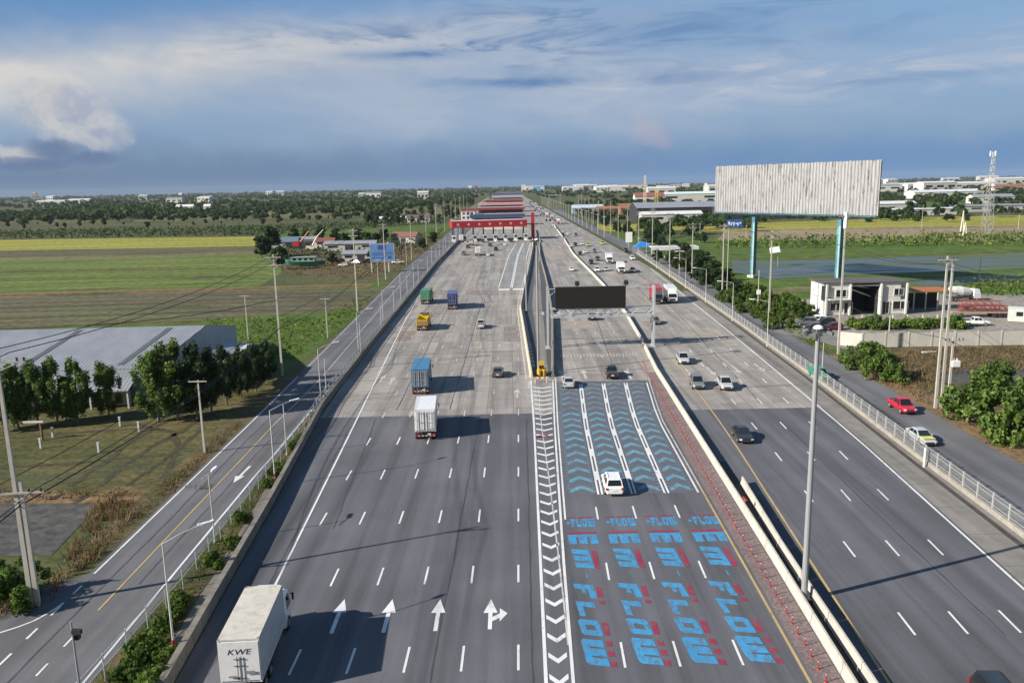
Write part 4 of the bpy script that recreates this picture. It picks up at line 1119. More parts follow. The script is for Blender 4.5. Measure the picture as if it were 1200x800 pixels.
def car_meshes(sty):
    if sty in _car: return _car[sty]
    S = STY[sty]; M = {}
    b = MB(); rings = []
    for y, w, z0, z1 in S['st']:
        h = z1 - z0
        rings.append([(-w * .86, y, z0), (-w, y, z0 + h * .28), (-w, y, z0 + h * .68), (-w * .93, y, z1 - .03), (-w * .7, y, z1 + .02), (w * .7, y, z1 + .02), (w * .93, y, z1 - .03), (w, y, z0 + h * .68), (w, y, z0 + h * .28), (w * .86, y, z0)])
    b.loft([r[::-1] for r in rings])
    yb, yf, yrb, yrf, wb, wr, zbt, zr = S['cab']
    def ring(t, dz=0):
        a = yb + (yrb - yb) * t; c = yf + (yrf - yf) * t; w = wb + (wr - wb) * t; z = zbt + (zr - zbt) * t
        return [(-w, a, z), (w, a, z), (w, c, z), (-w, c, z)]
    top = [(x * .84, y + (.12 if y < -.2 and i < 2 else -.12), zr + .045) for i, (x, y, z) in enumerate(ring(1))]
    b.loft([ring(0), ring(1), top])
    for s in (-1, 1):  # mirrors
        b.box((s * (wb + .14), yf - .45, zbt + .1), (.2, .12, .15))
    if sty == 'suv':
        for s in (-1, 1): b.box((s * wr * .86, (yrb + yrf) / 2, zr + .07), (.05, 1.6, .05))
    M['body'] = b.mesh('body', [P['white']])
    g = MB()
    def pane(p00, p10, p11, p01, u0, u1, v0, v1, out):
        q = []
        for u, v in ((u0, v0), (u1, v0), (u1, v1), (u0, v1)):
            p = lerp3(lerp3(p00, p10, u), lerp3(p01, p11, u), v); q.append(tuple(a + .012 * n for a, n in zip(p, out)))
        g.quad(*q)
    r0, r1 = ring(0), ring(1)
    pane(r0[0], r0[1], r1[1], r1[0], .07, .93, .18 if sty != 'sedan' else .1, .92, (0, -1, .3))
    pane(r0[2], r0[3], r1[3], r1[2], .05, .95, .06, .95, (0, .8, .6))
    for s, (i, j) in ((1, (1, 2)), (-1, (3, 0))):
        cuts = ((.08, .46), (.5, .90)) if sty != 'pickup' else ((.06, .48), (.53, .92))
        for u0, u1 in cuts:
            pane(r0[i], r0[j], r1[j], r1[i], u0, u1, .12, .88, (s, 0, .25))
    M['window'] = g.mesh('window', [GLASS])
    st = S['st']; yr, yfz = st[0][0], st[-1][0]
    for s, nm in ((-1, 'l'), (1, 'r')):
        w = st[1][1]; M['tail_light' + nm] = MB().box((s * (w - .1), yr + .045, st[1][3] - .16), (.26, .16, .2)).mesh('tail_light', [TAIL])
        w = st[-2][1]; M['headlight' + nm] = MB().box((s * (w - .14), yfz - .13, st[-2][3] - .13), (.32, .26, .14), -s * .3).mesh('headlight', [HEADL])
    M['grille'] = MB().box((0, yfz - .0, st[-1][3] - .1), (.9, .06, .16)).box((0, yfz - .02, st[-1][2] + .02), (1.1, .06, .1)).mesh('grille', [GRILL])
    M['plate'] = MB().box((0, yr - .01, st[0][3] - .2), (.46, .03, .15)).mesh('number_plate', [PLATE])
    if sty == 'pickup':
        M['bed'] = MB().box((0, -1.66, 1.075), (1.5, 1.6, .04)).mesh('cargo_bed', [BED])
    rr = S['r']
    t = MB().tube((-.11, 0, 0), (.11, 0, 0), rr, rr, 16); M['tyre'] = t.mesh('tyre', [BLACK])
    M['rim'] = MB().tube((-.122, 0, 0), (.122, 0, 0), rr * .62, rr * .62, 12).mesh('rim', [RIM])
    _car[sty] = M
    return M

def car(sty, col, pos, rz, label, name='parked_car', group=None, detail=True, cat='car', roofcol=None):
    M = car_meshes(sty); S = STY[sty]
    r = thing(name, (pos[0], pos[1], pos[2] if len(pos) > 2 else .012), label, cat, group, rz)
    o = link('body', M['body'], r); o.material_slots[0].link = 'OBJECT'; o.material_slots[0].material = P[col]
    link('window', M['window'], r)
    for s in 'lr':
        link('tail_light', M['tail_light' + s], r); link('headlight', M['headlight' + s], r)
    link('grille', M['grille'], r)
    if detail: link('number_plate', M['plate'], r)
    if 'bed' in M: link('cargo_bed', M['bed'], r)
    for s in (-1, 1):
        for y in S['ax']:
            t = link('wheel', M['tyre'], r, (s * (S['st'][3][1] - .09), y, S['r']))
            if detail: link('rim', M['rim'], t)
    return r

LMP = plain('side_marker_amber', (.55, .2, .02), .3)
def wheels(r, axles, w, rad=.5, dual=()):
    tm = MB().tube((-.15, 0, 0), (.15, 0, 0), rad, rad, 16).mesh('tyre', [BLACK]); td = MB().tube((-.28, 0, 0), (.28, 0, 0), rad, rad, 16).mesh('tyre', [BLACK])
    rm = MB().tube((-.17, 0, 0), (.17, 0, 0), rad * .55, rad * .5, 12).mesh('rim', [RIM])
    for i, y in enumerate(axles):
        for s in (-1, 1):
            d = i in dual
            t = link('wheel', td if d else tm, r, (s * (w / 2 - (.3 if d else .18)), y, rad)); link('rim', rm, t, (s * (.13 if d else 0), 0, 0))

def truck(name, pos, rz, label, L=7.5, W=2.55, H=4.0, load='box', col='white', cabc='white', ribs=True, rearm=None, roofm=None, cat='truck', text=None, detail=True, low=1.15):
    """rigid or articulated lorry; front towards +Y, origin under the middle of its tail"""
    r = thing(name, (pos[0], pos[1], .012), label, cat, None, rz)
    colm = P[col] if isinstance(col, str) else col; cm = P[cabc] if isinstance(cabc, str) else cabc
    cabL, gap = 1.9, .35
    # chassis
    b = MB()
    for s in (-.42, .42): b.box((s, (L + cabL + gap) / 2, .85), (.14, L + cabL + gap - .3, .26))
    for y in yrange(.4, L, 5): b.box((0, y, .85), (.9, .12, .2))
    b.box((0, .06, .62), (W * .92, .14, .22)); b.box((0, L * .55, .62), (W * .9, 1.3, .5))
    for s in (-1, 1): b.box((s * (W / 2 - .08), L * .5, .75), (.05, L * .45, .1))
    b.build('chassis', DKMET, r)
    rb = MB()
    for i in range(10): rb.box((-W * .45 + W * .9 * (i + .5) / 10, -.02, .62), (W * .088, .03, .2), 0, i % 2)
    rb.build('rear_bumper', [plain('bumper_red', (.20, .035, .03), .6), plain('bumper_dusty', (.34, .32, .29), .7)], r)
    for s in (-1, 1): MB().box((s * W * .4, -.04, .86), (.36, .06, .16)).build('tail_light', TAIL, r)
    MB().box((W * .18, -.04, .84), (.42, .03, .16)).build('number_plate', PLATE, r)
    # cab
    y0, y1 = L + gap, L + gap + cabL
    b = MB(); ch = min(H - .9, 2.9)
    b.loft([[(-W / 2 + .06, y0, .55), (-W / 2 + .06, y1 - .05, .5), (W / 2 - .06, y1 - .05, .5), (W / 2 - .06, y0, .55)][::-1],
            [(-W / 2 + .04, y0, 1.5), (-W / 2 + .04, y1 + .05, 1.5), (W / 2 - .04, y1 + .05, 1.5), (W / 2 - .04, y0, 1.5)][::-1],
            [(-W / 2 + .1, y0, ch - .2), (-W / 2 + .12, y1 - .3, ch - .2), (W / 2 - .12, y1 - .3, ch - .2), (W / 2 - .1, y0, ch - .2)][::-1],
            [(-W / 2 + .25, y0 + .1, ch), (-W / 2 + .28, y1 - .55, ch), (W / 2 - .28, y1 - .55, ch), (W / 2 - .25, y0 + .1, ch)][::-1]])
    if load == 'box' and H > 3.6:
        b.loft([[(-W * .36, y0 + .2, ch - .05), (-W * .34, y1 - .6, ch - .05), (W * .34, y1 - .6, ch - .05), (W * .36, y0 + .2, ch - .05)][::-1], [(-W * .33, y0 + .15, min(H, ch + .75)), (-W * .26, y0 + .7, min(H, ch + .7)), (W * .26, y0 + .7, min(H, ch + .7)), (W * .33, y0 + .15, min(H, ch + .75))][::-1]])
    b.build('cab', cm, r)
    g = MB()
    g.quad((W / 2 - .18, y1 + .055, 1.62), (-W / 2 + .18, y1 + .055, 1.62), (-W / 2 + .24, y1 - .26, ch - .32), (W / 2 - .24, y1 - .26, ch - .32))
    for s in (-1, 1):
        q = [(s * (W / 2 - .025), y0 + .7, 1.62), (s * (W / 2 - .025), y1 - .1, 1.62), (s * (W / 2 - .085), y1 - .42, ch - .38), (s * (W / 2 - .075), y0 + .7, ch - .38)]
        g.quad(*(q if s > 0 else q[::-1]))
    g.build('windscreen', GLASS, r)
    b = MB().box((0, y1 + .06, 1.15), (W * .55, .06, .5)).box((0, y1 + .02, .62), (W * .9, .12, .26)); b.build('grille', GRILL, r)
    for s in (-1, 1):
        MB().box((s * W * .36, y1 + .06, .92), (.4, .07, .2)).build('headlight', HEADL, r)
        MB().box((s * (W / 2 + .16), y1 - .12, 2.1), (.12, .14, .55)).tube((s * (W / 2 - .05), y1 - .15, 2.3), (s * (W / 2 + .16), y1 - .12, 2.3), .025).build('mirror', BLACK, r)
    # load
    if load in ('box', 'container'):
        rm = roofm or colm
        MB().box((0, L / 2, H - .05), (W, L, .1)).build('roof', rm, r)
        b = MB().box((0, L / 2, (low + H - .1) / 2), (W - .06, L - .06, H - .1 - low))
        n = int(L / .42) if ribs else 0
        for i in range(n):
            for s in (-1, 1): b.box((s * (W / 2 - .02), .3 + (L - .6) * (i + .5) / n, (low + H) / 2), (.05, .16, H - low - .3))
        for s in (-1, 1): b.box((s * (W / 2 - .03), L / 2, low + .08), (.09, L, .16)); b.box((s * (W / 2 - .05), .05, (low + H) / 2), (.12, .12, H - low)); b.box((s * (W / 2 - .05), L - .05, (low + H) / 2), (.12, .12, H - low))
        b.build('cargo_box', colm, r)
        dm = rearm or colm
        for s in (-1, 1):
            d = MB().box((s * W * (.239 if text else .235), -.01, (low + H) / 2), (W * (.476 if text else .45), .07, H - low - .35))
            if ribs and not text:
                for k in range(4): d.box((s * W * .235 - W * .16 + k * W * .107, -.055, (low + H) / 2), (.09, .03, H - low - .5))
            dd = d.build('rear_door', dm, r)
            k = MB()
            for t in (.03,) if text else (.05, .3): k.tube((s * (W * t + .05), -.10, low + .25), (s * (W * t + .05), -.10, H - (1.12 if text else .28)), .022, None, 6)
            for z in (low + .35, low + 1.2, H - (1.3 if text else .45)): k.box((s * W * (.08 if text else .17), -.09, z), (W * (.12 if text else .26), .03, .04))
            k.build('lock_rod', DKMET if text else STEEL, dd)
        if text:
            cu = bpy.data.curves.new('lettering', 'FONT'); cu.body = text; cu.size = .52; cu.extrude = .004; cu.shear = .25; cu.align_x = 'CENTER'
            t0 = bpy.data.objects.new('t', cu); COL.objects.link(t0); bpy.context.view_layer.update()
            me = bpy.data.meshes.new_from_object(t0.evaluated_get(bpy.context.evaluated_depsgraph_get())); bpy.data.objects.remove(t0)
            me.materials.clear(); me.materials.append(plain('lettering_black', (.03, .03, .04), .5))
            t = link('lettering', me, r, (-.02, -.053, H - 1.0)); t.rotation_euler = (PI / 2, 0, 0); t.scale = (1.25, 1, 1)
            q = MB().box((-.45, -.12, low + .5), (.5, .02, .12)).box((.62, -.12, low + .75), (.55, .02, .2)).build('sticker', plain('sticker_grey', (.2, .2, .22), .6), r)
    elif load == 'tipper':
        b = MB()
        for s in (-1, 1):
            b.box((s * (W / 2 - .04), L / 2, low + .75), (.08, L, 1.5))
            for i in range(7): b.box((s * (W / 2 + .02), .3 + (L - .6) * i / 6, low + .75), (.08, .12, 1.45))
        b.box((0, .04, low + .65), (W - .1, .08, 1.3)); b.box((0, L - .04, low + .9), (W - .1, .08, 1.8)); b.box((0, L / 2, low + .05), (W - .1, L, .1))
        b.build('tipper_body', colm, r)
        MB().box((0, .0, low + .6), (W * .9, .04, 1.1)).build('tail_board', rearm or colm, r)
        MB().box((0, L - .1, low + 1.95), (W * .9, .7, .12)).build('cover_roll', BLACK, r)
    ax = [.95, 2.3, L + gap + cabL * .5] if L > 5.5 else [1.2, L + gap + cabL * .5]
    wheels(r, ax, W, .5, set(range(len(ax) - 1)))
    return r

VG = None
def px(x, y): return at(x, y)
def hd(x, y, dxdy):   # heading of the lane there
    return -math.atan(dxdy)
# --- trucks of the left carriageway (tails towards the viewer)
a, c, f = at(254.5, 749.5, 4.1), at(302.5, 748, 4.1), at(288, 686.4, 4.1)
mid = (a + c) / 2; ldir = f - a
TRW = (c - a).length; TRL = ldir.length
K = truck('container_truck', (mid.x, mid.y), math.atan2(-ldir.x, ldir.y), 'long dirty white box truck with KWE on its tail doors, nearest in the outer lane', L=TRL, W=2.5, H=4.1, col=paint('truck_dusty_white', (.56, .57, .58), .5), cabc='white', roofm=plain('dusty_roof', (.50, .47, .41), .8, var=.14, scale=.6, dirt=(.34, .31, .26)), text='KWE', ribs=True, rearm=paint('truck_white_doors', (.66, .66, .66), .5))
def put_truck(x, y, *a, lean=.03, **k):
    p = at(x, y); return truck(a[0], (p.x, p.y), -lean if k.pop('away', True) else PI - lean, a[1], **k)
put_truck(499, 516, 'box_truck', 'clean white ribbed box truck casting a long shadow on the dark asphalt seam', L=6.6, W=2.6, H=4.0, col=paint('truck_white', (.72, .72, .71), .45), lean=-.06)
put_truck(493, 463, 'container_truck', 'tall truck with a blue roofed container and steel grey tail doors', L=8.4, W=2.6, H=4.0, col=paint('container_blue', (.035, .16, .30), .5), rearm=plain('container_grey', (.18, .21, .26), .6), cabc='blue', lean=-.05)
put_truck(530.5, 363, 'box_truck', 'navy blue box truck ahead of the yellow tipper lorry', L=7.6, W=2.5, H=4.1, col=paint('box_navy', (.02, .04, .17), .45), cabc='navy', lean=-.05)
put_truck(498.5, 357, 'box_truck', 'bright green covered truck next to the far left wall', L=6.6, W=2.5, H=3.8, col=paint('box_green', (.02, .19, .07), .5), cabc='green', rearm=plain('box_green_pale', (.05, .25, .11), .6), lean=.02)
put_truck(494.5, 388, 'tipper_truck', 'yellow tipper lorry with a rusty tailboard in the outer lane', L=5.6, W=2.4, H=3.0, load='tipper', col='yellow', cabc='yellow', rearm=plain('rusty_board', (.25, .15, .07), .8), lean=.02)
put_truck(560, 300, 'box_truck', 'white box truck approaching the red toll canopy', L=6.5, W=2.5, H=3.7, lean=-.04, ribs=False)
put_truck(540.5, 284, 'box_truck', 'tall white box truck at the outermost toll booth', L=6.0, W=2.5, H=4.0, lean=-.02, ribs=False)
put_truck(552, 288, 'tipper_truck', 'brown tipper lorry queuing at the second toll booth', L=5.0, W=2.4, H=3.0, load='tipper', col='beige', cabc='grey', lean=-.02)
# --- cars of the left carriageway
def put_car(x, y, sty, col, label, away=True, lean=.02, name=None, **k):
    p = at(x, y); L = STY[sty]['L'] * (1 if away else -1)
    d = Vector((math.sin(lean), math.cos(lean), 0)) * STY[sty]['L']
    return car(sty, col, (p.x + d.x, p.y + d.y, .012), -lean if away else PI - lean, label, name or {'sedan': 'sedan_car', 'suv': 'family_car', 'hatch': 'small_car', 'pickup': 'pickup'}[sty], cat='pickup' if sty == 'pickup' else 'car', **k)
put_car(583, 443.5, 'sedan', 'dark_grey', 'dark grey sedan driving away beside the wedge island')
put_car(563, 386, 'pickup', 'silver', 'small silver pickup driving away in the middle of the truck carriageway')
put_car(543, 299.5, 'pickup', 'grey', 'grey pickup short of the toll, left of the white box truck', detail=False)
put_car(581, 294, 'pickup', 'black', 'black pickup approaching the toll right of the white box truck', detail=False)
put_car(572, 300.5, 'sedan', 'white', 'white sedan just behind the black pickup near the toll', detail=False)
for x, y, s, c_, lb in ((566, 284, 'suv', 'dark_grey', 'dark grey van waiting at the third toll booth'), (582, 281, 'pickup', 'black', 'black pickup waiting at the fourth toll booth'), (591.5, 288, 'sedan', 'white', 'white sedan rolling up to the fifth toll booth'),
                     (603, 279, 'hatch', 'white', 'white hatchback at the innermost toll booth'), (592, 277, 'suv', 'navy', 'dark blue van under the toll canopy'), (556, 280, 'suv', 'black', 'black van under the left part of the toll canopy'), (574, 289, 'pickup', 'dark_grey', 'dark grey pickup short of the third toll booth'), (585, 287, 'suv', 'silver', 'silver van short of the fourth toll booth'), (610, 281, 'sedan', 'black', 'black sedan short of the innermost booth'), (548, 291, 'suv', 'dark_grey', 'dark grey van left of the brown tipper near the toll'), (599, 284, 'pickup', 'navy', 'dark blue pickup short of the fifth toll booth')):
    put_car(x, y, s, c_, lb, detail=False)
# --- electronic toll lanes
put_car(720.5, 583, 'suv', 'white', 'white family car driving over the pale blue chevrons')
put_car(667, 456, 'sedan', 'silver', 'silver sedan beside the top of the hatched gore stripes')
put_car(718, 445.5, 'pickup', 'black', 'black pickup ahead of the white car on the electronic lanes', lean=.06)
put_car(670, 318, 'sedan', 'white', 'small white car far up the electronic lanes beyond the display', lean=.05, detail=False)
put_car(694, 376, 'hatch', 'black', 'dark hatchback half hidden under the gantry truss', lean=.05)
# --- oncoming carriageway
put_car(875, 521, 'sedan', 'black', 'black sedan coming on alone over the dark asphalt', away=False, lean=.06)
put_car(852.5, 459, 'pickup', 'silver', 'silver pickup coming on beside the grey family car', away=False, lean=.1)
put_car(819, 457.5, 'suv', 'grey', 'grey family car coming on beside the silver pickup', away=False, lean=.1)
put_car(802, 428, 'pickup', 'silver', 'silver pickup following the grey family car, nearest the median', away=False, lean=.1)
put_car(769, 381, 'sedan', 'dark_grey', 'dark sedan passing behind the gantry leg', away=False, lean=.08)
GT = paint('lorry_red_cover', (.40, .012, .04), .6)
p = at(770, 357); truck('covered_truck', (p.x + 1.2, p.y + 11.5), PI - .08, 'red covered lorry with a dark cab beside the white truck, behind the gantry leg', L=9.2, W=2.5, H=4.0, load='box', col=GT, cabc='dark_grey', ribs=True)
p = at(788, 356); truck('box_truck', (p.x + .9, p.y + 10.5), PI - .08, 'white box truck with a pale blue cab top beside the red covered lorry', L=8.2, W=2.5, H=3.9, col='white', cabc='white', ribs=False)
p = at(728, 321); truck('box_truck', (p.x + .7, p.y + 8.8), PI - .06, 'white truck with a grey flatbed load, leading the queue before the red lorry', L=6.4, W=2.5, H=3.6, col='white', cabc='white', ribs=False)
p = at(714, 309.5); truck('box_truck', (p.x + .7, p.y + 8.8), PI - .06, 'white box truck just behind the leading white truck', L=6.4, W=2.5, H=3.8, col='white', cabc='white', ribs=False)
put_car(742, 320, 'pickup', 'grey', 'grey pickup beside the leading white truck by the railing', away=False, lean=.07)
for x, y, s, c_, lb in ((700, 319, 'suv', 'white', 'white family car next to the silver one before the red lorry'), (711, 318, 'sedan', 'silver', 'silver sedan tucked beside the leading white truck'), (693, 310, 'suv', 'black', 'black family car nearest the median behind the white family car'),
    (700.5, 306, 'suv', 'dark_grey', 'dark grey family car behind the silver sedan'), (697, 296.5, 'suv', 'grey', 'grey family car two rows behind the white trucks'), (686, 297, 'sedan', 'white', 'white sedan beside a dark car, mid queue'), (680, 299, 'hatch', 'black', 'black hatchback at the median, mid queue'),
    (689, 289, 'pickup', 'lime', 'yellow green pickup among the oncoming queue'), (682.5, 287.5, 'sedan', 'white', 'white sedan left of the yellow green pickup'), (674.5, 288.5, 'suv', 'black', 'black family car left of the yellow green pickup'), (668, 290, 'sedan', 'white', 'white sedan hugging the median before the black hatchback'),
    (675, 276.5, 'suv', 'dark_grey', 'dark family car alone by the outer edge of the queue'), (666, 275, 'sedan', 'white', 'white sedan in the far queue beside a dark one'), (660, 276.5, 'suv', 'black', 'black family car in the far queue'), (661, 281, 'sedan', 'silver', 'silver sedan near the median in the far queue'),
    (654, 277, 'hatch', 'white', 'white hatchback by the median, far queue'), (653, 269, 'sedan', 'navy', 'dark blue sedan in the distant queue'), (649, 265, 'suv', 'white', 'white van in the distant queue'), (645, 267, 'sedan', 'silver', 'silver sedan in the distant queue')):
    put_car(x, y, s, c_, lb, away=False, lean=.05, detail=False)
for x, y, c_, lb in ((655, 262, 'white', 'white coach in the distant queue'), (647, 256, 'silver', 'pale box truck far down the queue'), (641, 254, 'white', 'white box truck farthest in the queue'), (659, 263, 'grey', 'grey box truck beside the white coach')):
    p = at(x, y); truck('box_truck', (p.x, p.y + 8), PI - .04, lb, L=7, W=2.5, H=3.6, col=c_, cabc='white', ribs=False)
q = 0
for Y in range(640, 1500, 24):   # the queue farther off
    for k in range(4):
        if rnd.random() < .42: continue
        x = 31 + 3.6 * k + (Y - 560) * .0035 + rnd.uniform(-.3, .3)
        cc = rnd.choice(['white', 'silver', 'black', 'grey', 'white', 'red', 'navy'])
        car(rnd.choice(['sedan', 'suv', 'suv', 'hatch', 'pickup']), cc, (x, Y + rnd.uniform(-8, 8), .012), PI - .02, cc.replace('_', ' ') + ' car in the far traffic beyond the toll plaza', 'far_car', cc + ' cars in the far traffic', detail=False)
# --- service roads
put_car(803, 333, 'sedan', 'black', 'black sedan on the right service road beside the white truck', lean=.04, away=False)
put_car(1067, 487, 'pickup', 'red', 'bright red pickup on the right service road', away=False, lean=.02)
t = put_car(1090, 524, 'sedan', 'silver', 'silver taxi with a yellow bonnet behind the white railing', away=False, lean=.02)
MB().box((0, 1.55, .955), (1.5, 1.1, .03), 0, 0, .9).build('bonnet', P['lime'], t)
t = put_car(967, 448, 'pickup', 'green', 'green pickup with a loaded bed on the right service road', away=False, lean=.02)
MB().box((0, -1.65, 1.35), (1.6, 1.7, .55), 0, 0, .9).build('load', plain('green_tarp', (.02, .20, .13), .7), t)
put_car(742, 305, 'suv', 'white', 'white family car on the right service road behind the grey pickup', away=False)
put_car(734, 295.5, 'suv', 'black', 'black van on the right service road by the blue canopy', away=False)
put_car(706.5, 287, 'pickup', 'lime', 'yellow pickup on the far part of the right service road', away=False, detail=False)
for x, y, s, c_, rz, lb in ((945, 381, 'suv', 'dark_grey', 1.2, 'dark grey car parked at the yard entrance, leftmost'), (955, 386, 'sedan', 'black', 1.35, 'black sedan parked nearest the road before the unfinished houses'), (966, 382, 'suv', 'black', 1.5, 'black family car parked beside the very tall pole'), (956, 379, 'suv', 'white', 1.4, 'white roofed family car parked behind the black sedan'), (976, 386, 'hatch', 'maroon', 1.5, 'small dark red car parked right of the very tall pole')):
    p = at(x, y); car(s, c_, (p.x, p.y, .02), rz, lb)
p = at(1143, 381); car('pickup', 'white', (p.x, p.y, .02), -1.7, 'white pickup parked behind the concrete yard wall', 'pickup', cat='pickup')
p = at(1176, 840); car('suv', 'black', (p.x, p.y, .012), PI - .05, 'black vehicle at the very near end of the oncoming lanes', 'family_car')
# ------------------------------------------------------------------ toll plazas
TRED = plain('toll_red', (.36, .018, .03), .5, var=.15, scale=.3)
TROOF = plain('toll_roof_grey', (.38, .36, .35), .7, var=.15, scale=.2)
DKCOL = plain('toll_column_dark', (.07, .05, .055), .6)
BOOTH = plain('toll_booth_white', (.62, .62, .62), .5)
def toll_canopy(name, label, x0, x1, Y, rot, z0=8.6, z1=11.2, depth=9, n=7, fascia=None, roofm=None, booths=True, cat='toll canopy', circles=False):
    r = thing(name, ((x0 + x1) / 2, Y, 0), label, cat, None, rot)
    w = x1 - x0; fm = fascia or TRED
    MB().box((0, depth / 2, z1 - .2), (w, depth, .3)).build('roof', roofm or TROOF, r)
    if not booths: MB().box((0, depth * .55, z0 * .45), (w * .94, depth * .3, z0 * .9)).build('booth_row', plain('booth_row_shadowy', (.10, .095, .10), .8, var=.5, scale=.4), r)  # one block for booths and vehicles, coloured dark like the shaded opening
    b = MB()
    b.box((0, -.15, (z0 + z1) / 2), (w + .6, .3, z1 - z0)); b.box((0, depth + .15, (z0 + z1) / 2), (w + .6, .3, z1 - z0))
    for s in (-1, 1): b.box((s * (w / 2 + .15), depth / 2, (z0 + z1) / 2), (.3, depth + .01, z1 - z0))
    f = b.build('fascia', fm, r)
    if booths: MB().box((0, depth / 2, z0 + .25), (w - .5, depth - .5, .2)).build('ceiling', DKCOL, r)  # ceiling coloured dark to deepen the shade under the canopy
    if circles:
        for i in range(n): MB().tube((-w / 2 + w * (i + .5) / n, -.36, (z0 + z1) / 2), (-w / 2 + w * (i + .5) / n, -.3, (z0 + z1) / 2), .75, .75, 16).build('disc_sign', plain('disc_pinkish', (.55, .32, .32), .5), f)
    for i in range(n + 1):
        x = -w / 2 + .6 + (w - 1.2) * i / n
        if booths:
            MB().box((x, depth * .45, z0 / 2), (.7, .7, z0)).build('column', DKCOL if fm is TRED else BARR, r)
            bo = MB().box((x, 1.2, 1.7), (2.0, 3.2, 3.1)).box((x, 1.2, 3.35), (2.5, 3.8, .25)).box((x, -3.0, .25), (1.4, 7, .5)); bo = bo.build('booth', BOOTH, r)
            MB().box((x, 1.2, 2.2), (2.04, 2.6, 1.1)).box((x, -.42, 2.2), (1.5, .05, 1.1)).build('booth_window', GLASS, bo)
        else: MB().box((x, depth * .5, z0 / 2), (.6, .6, z0)).build('column', BARR, r)
    return r
pa, pb = at(536, 288), at(614, 278)
ang = math.atan2(pb.y - pa.y, pb.x - pa.x)
ang = 0.16
t = toll_canopy('toll_plaza', 'red fronted toll plaza canopy with white discs across the truck carriageway', -32.5, 10.0, 462, ang, 7.7, 11.5, 16, 7, circles=True)
py = thing('toll_pylon', (13.4, 470, 0), 'tall red pylon at the right end of the toll canopy', 'pylon')
MB().box((0, 0, 7.6), (1.7, 2.2, 15.2)).build('shaft', TRED, py); MB().box((1.0, 0, 7.7), (.3, 2.0, 15.4)).build('trim', plain('pylon_pink', (.62, .35, .36), .5), py)
of = thing('toll_office', (-33, 650, 0), 'white three storey toll office tower with a red roof edge left of the plaza', 'building')
w = MB().box((0, 0, 6), (11, 10, 12)).build('wall', plain('office_white', (.66, .62, .60), .7), of)
MB().box((0, 0, 12.4), (12.4, 11.4, .9)).box((0, 0, 13.1), (9, 8, .8)).build('roof', plain('office_roof', (.25, .06, .06), .6), of)
for z in (3.2, 6.4, 9.6):
    for x in (-3.2, 0, 3.2): MB().box((x, -5.03, z), (2.0, .08, 1.7)).build('window', GLASS, of)
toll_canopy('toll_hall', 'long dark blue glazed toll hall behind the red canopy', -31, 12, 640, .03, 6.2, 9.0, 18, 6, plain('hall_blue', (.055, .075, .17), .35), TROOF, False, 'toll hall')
for i, (x0, x1, Y, z0, z1, fm, lb) in enumerate(((-32, 15, 800, 7.6, 9.8, plain('toll_dusky_red', (.24, .035, .045), .6, var=.3, scale=.15), 'dark red toll canopy directly behind the blue hall'), (-36, 18, 960, 8.2, 10.6, plain('toll_pinkish', (.48, .26, .28), .6), 'pinkish toll canopy third in the line of plazas'),  # far reds duller than the near plaza, haze mixed into the colour
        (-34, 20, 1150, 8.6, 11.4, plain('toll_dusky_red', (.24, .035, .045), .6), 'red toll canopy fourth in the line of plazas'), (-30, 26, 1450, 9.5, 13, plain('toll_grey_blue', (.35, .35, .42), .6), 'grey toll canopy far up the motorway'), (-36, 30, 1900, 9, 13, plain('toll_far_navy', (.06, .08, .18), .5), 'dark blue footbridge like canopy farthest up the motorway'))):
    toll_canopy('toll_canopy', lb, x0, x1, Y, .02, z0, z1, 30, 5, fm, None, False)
rp = MB().add([(-26, 662, 0.1), (8, 655, .1), (8, 659, .1), (-26, 667, .1)], [(0, 1, 2, 3)])
ramp_ = thing('access_ramp', (-20, 585, 0), 'pale sloping stair ramp before the blue toll hall', 'ramp')
MB().add([(0, 0, 0), (34, -5, 0), (34, -1, 0), (0, 5, 0), (0, 0, 4), (0, 5, 4)], [(3, 2, 1, 0), (0, 1, 4), (3, 5, 2), (0, 4, 5, 3), (4, 1, 2, 5)]).build('ramp_body', BARR, ramp_)
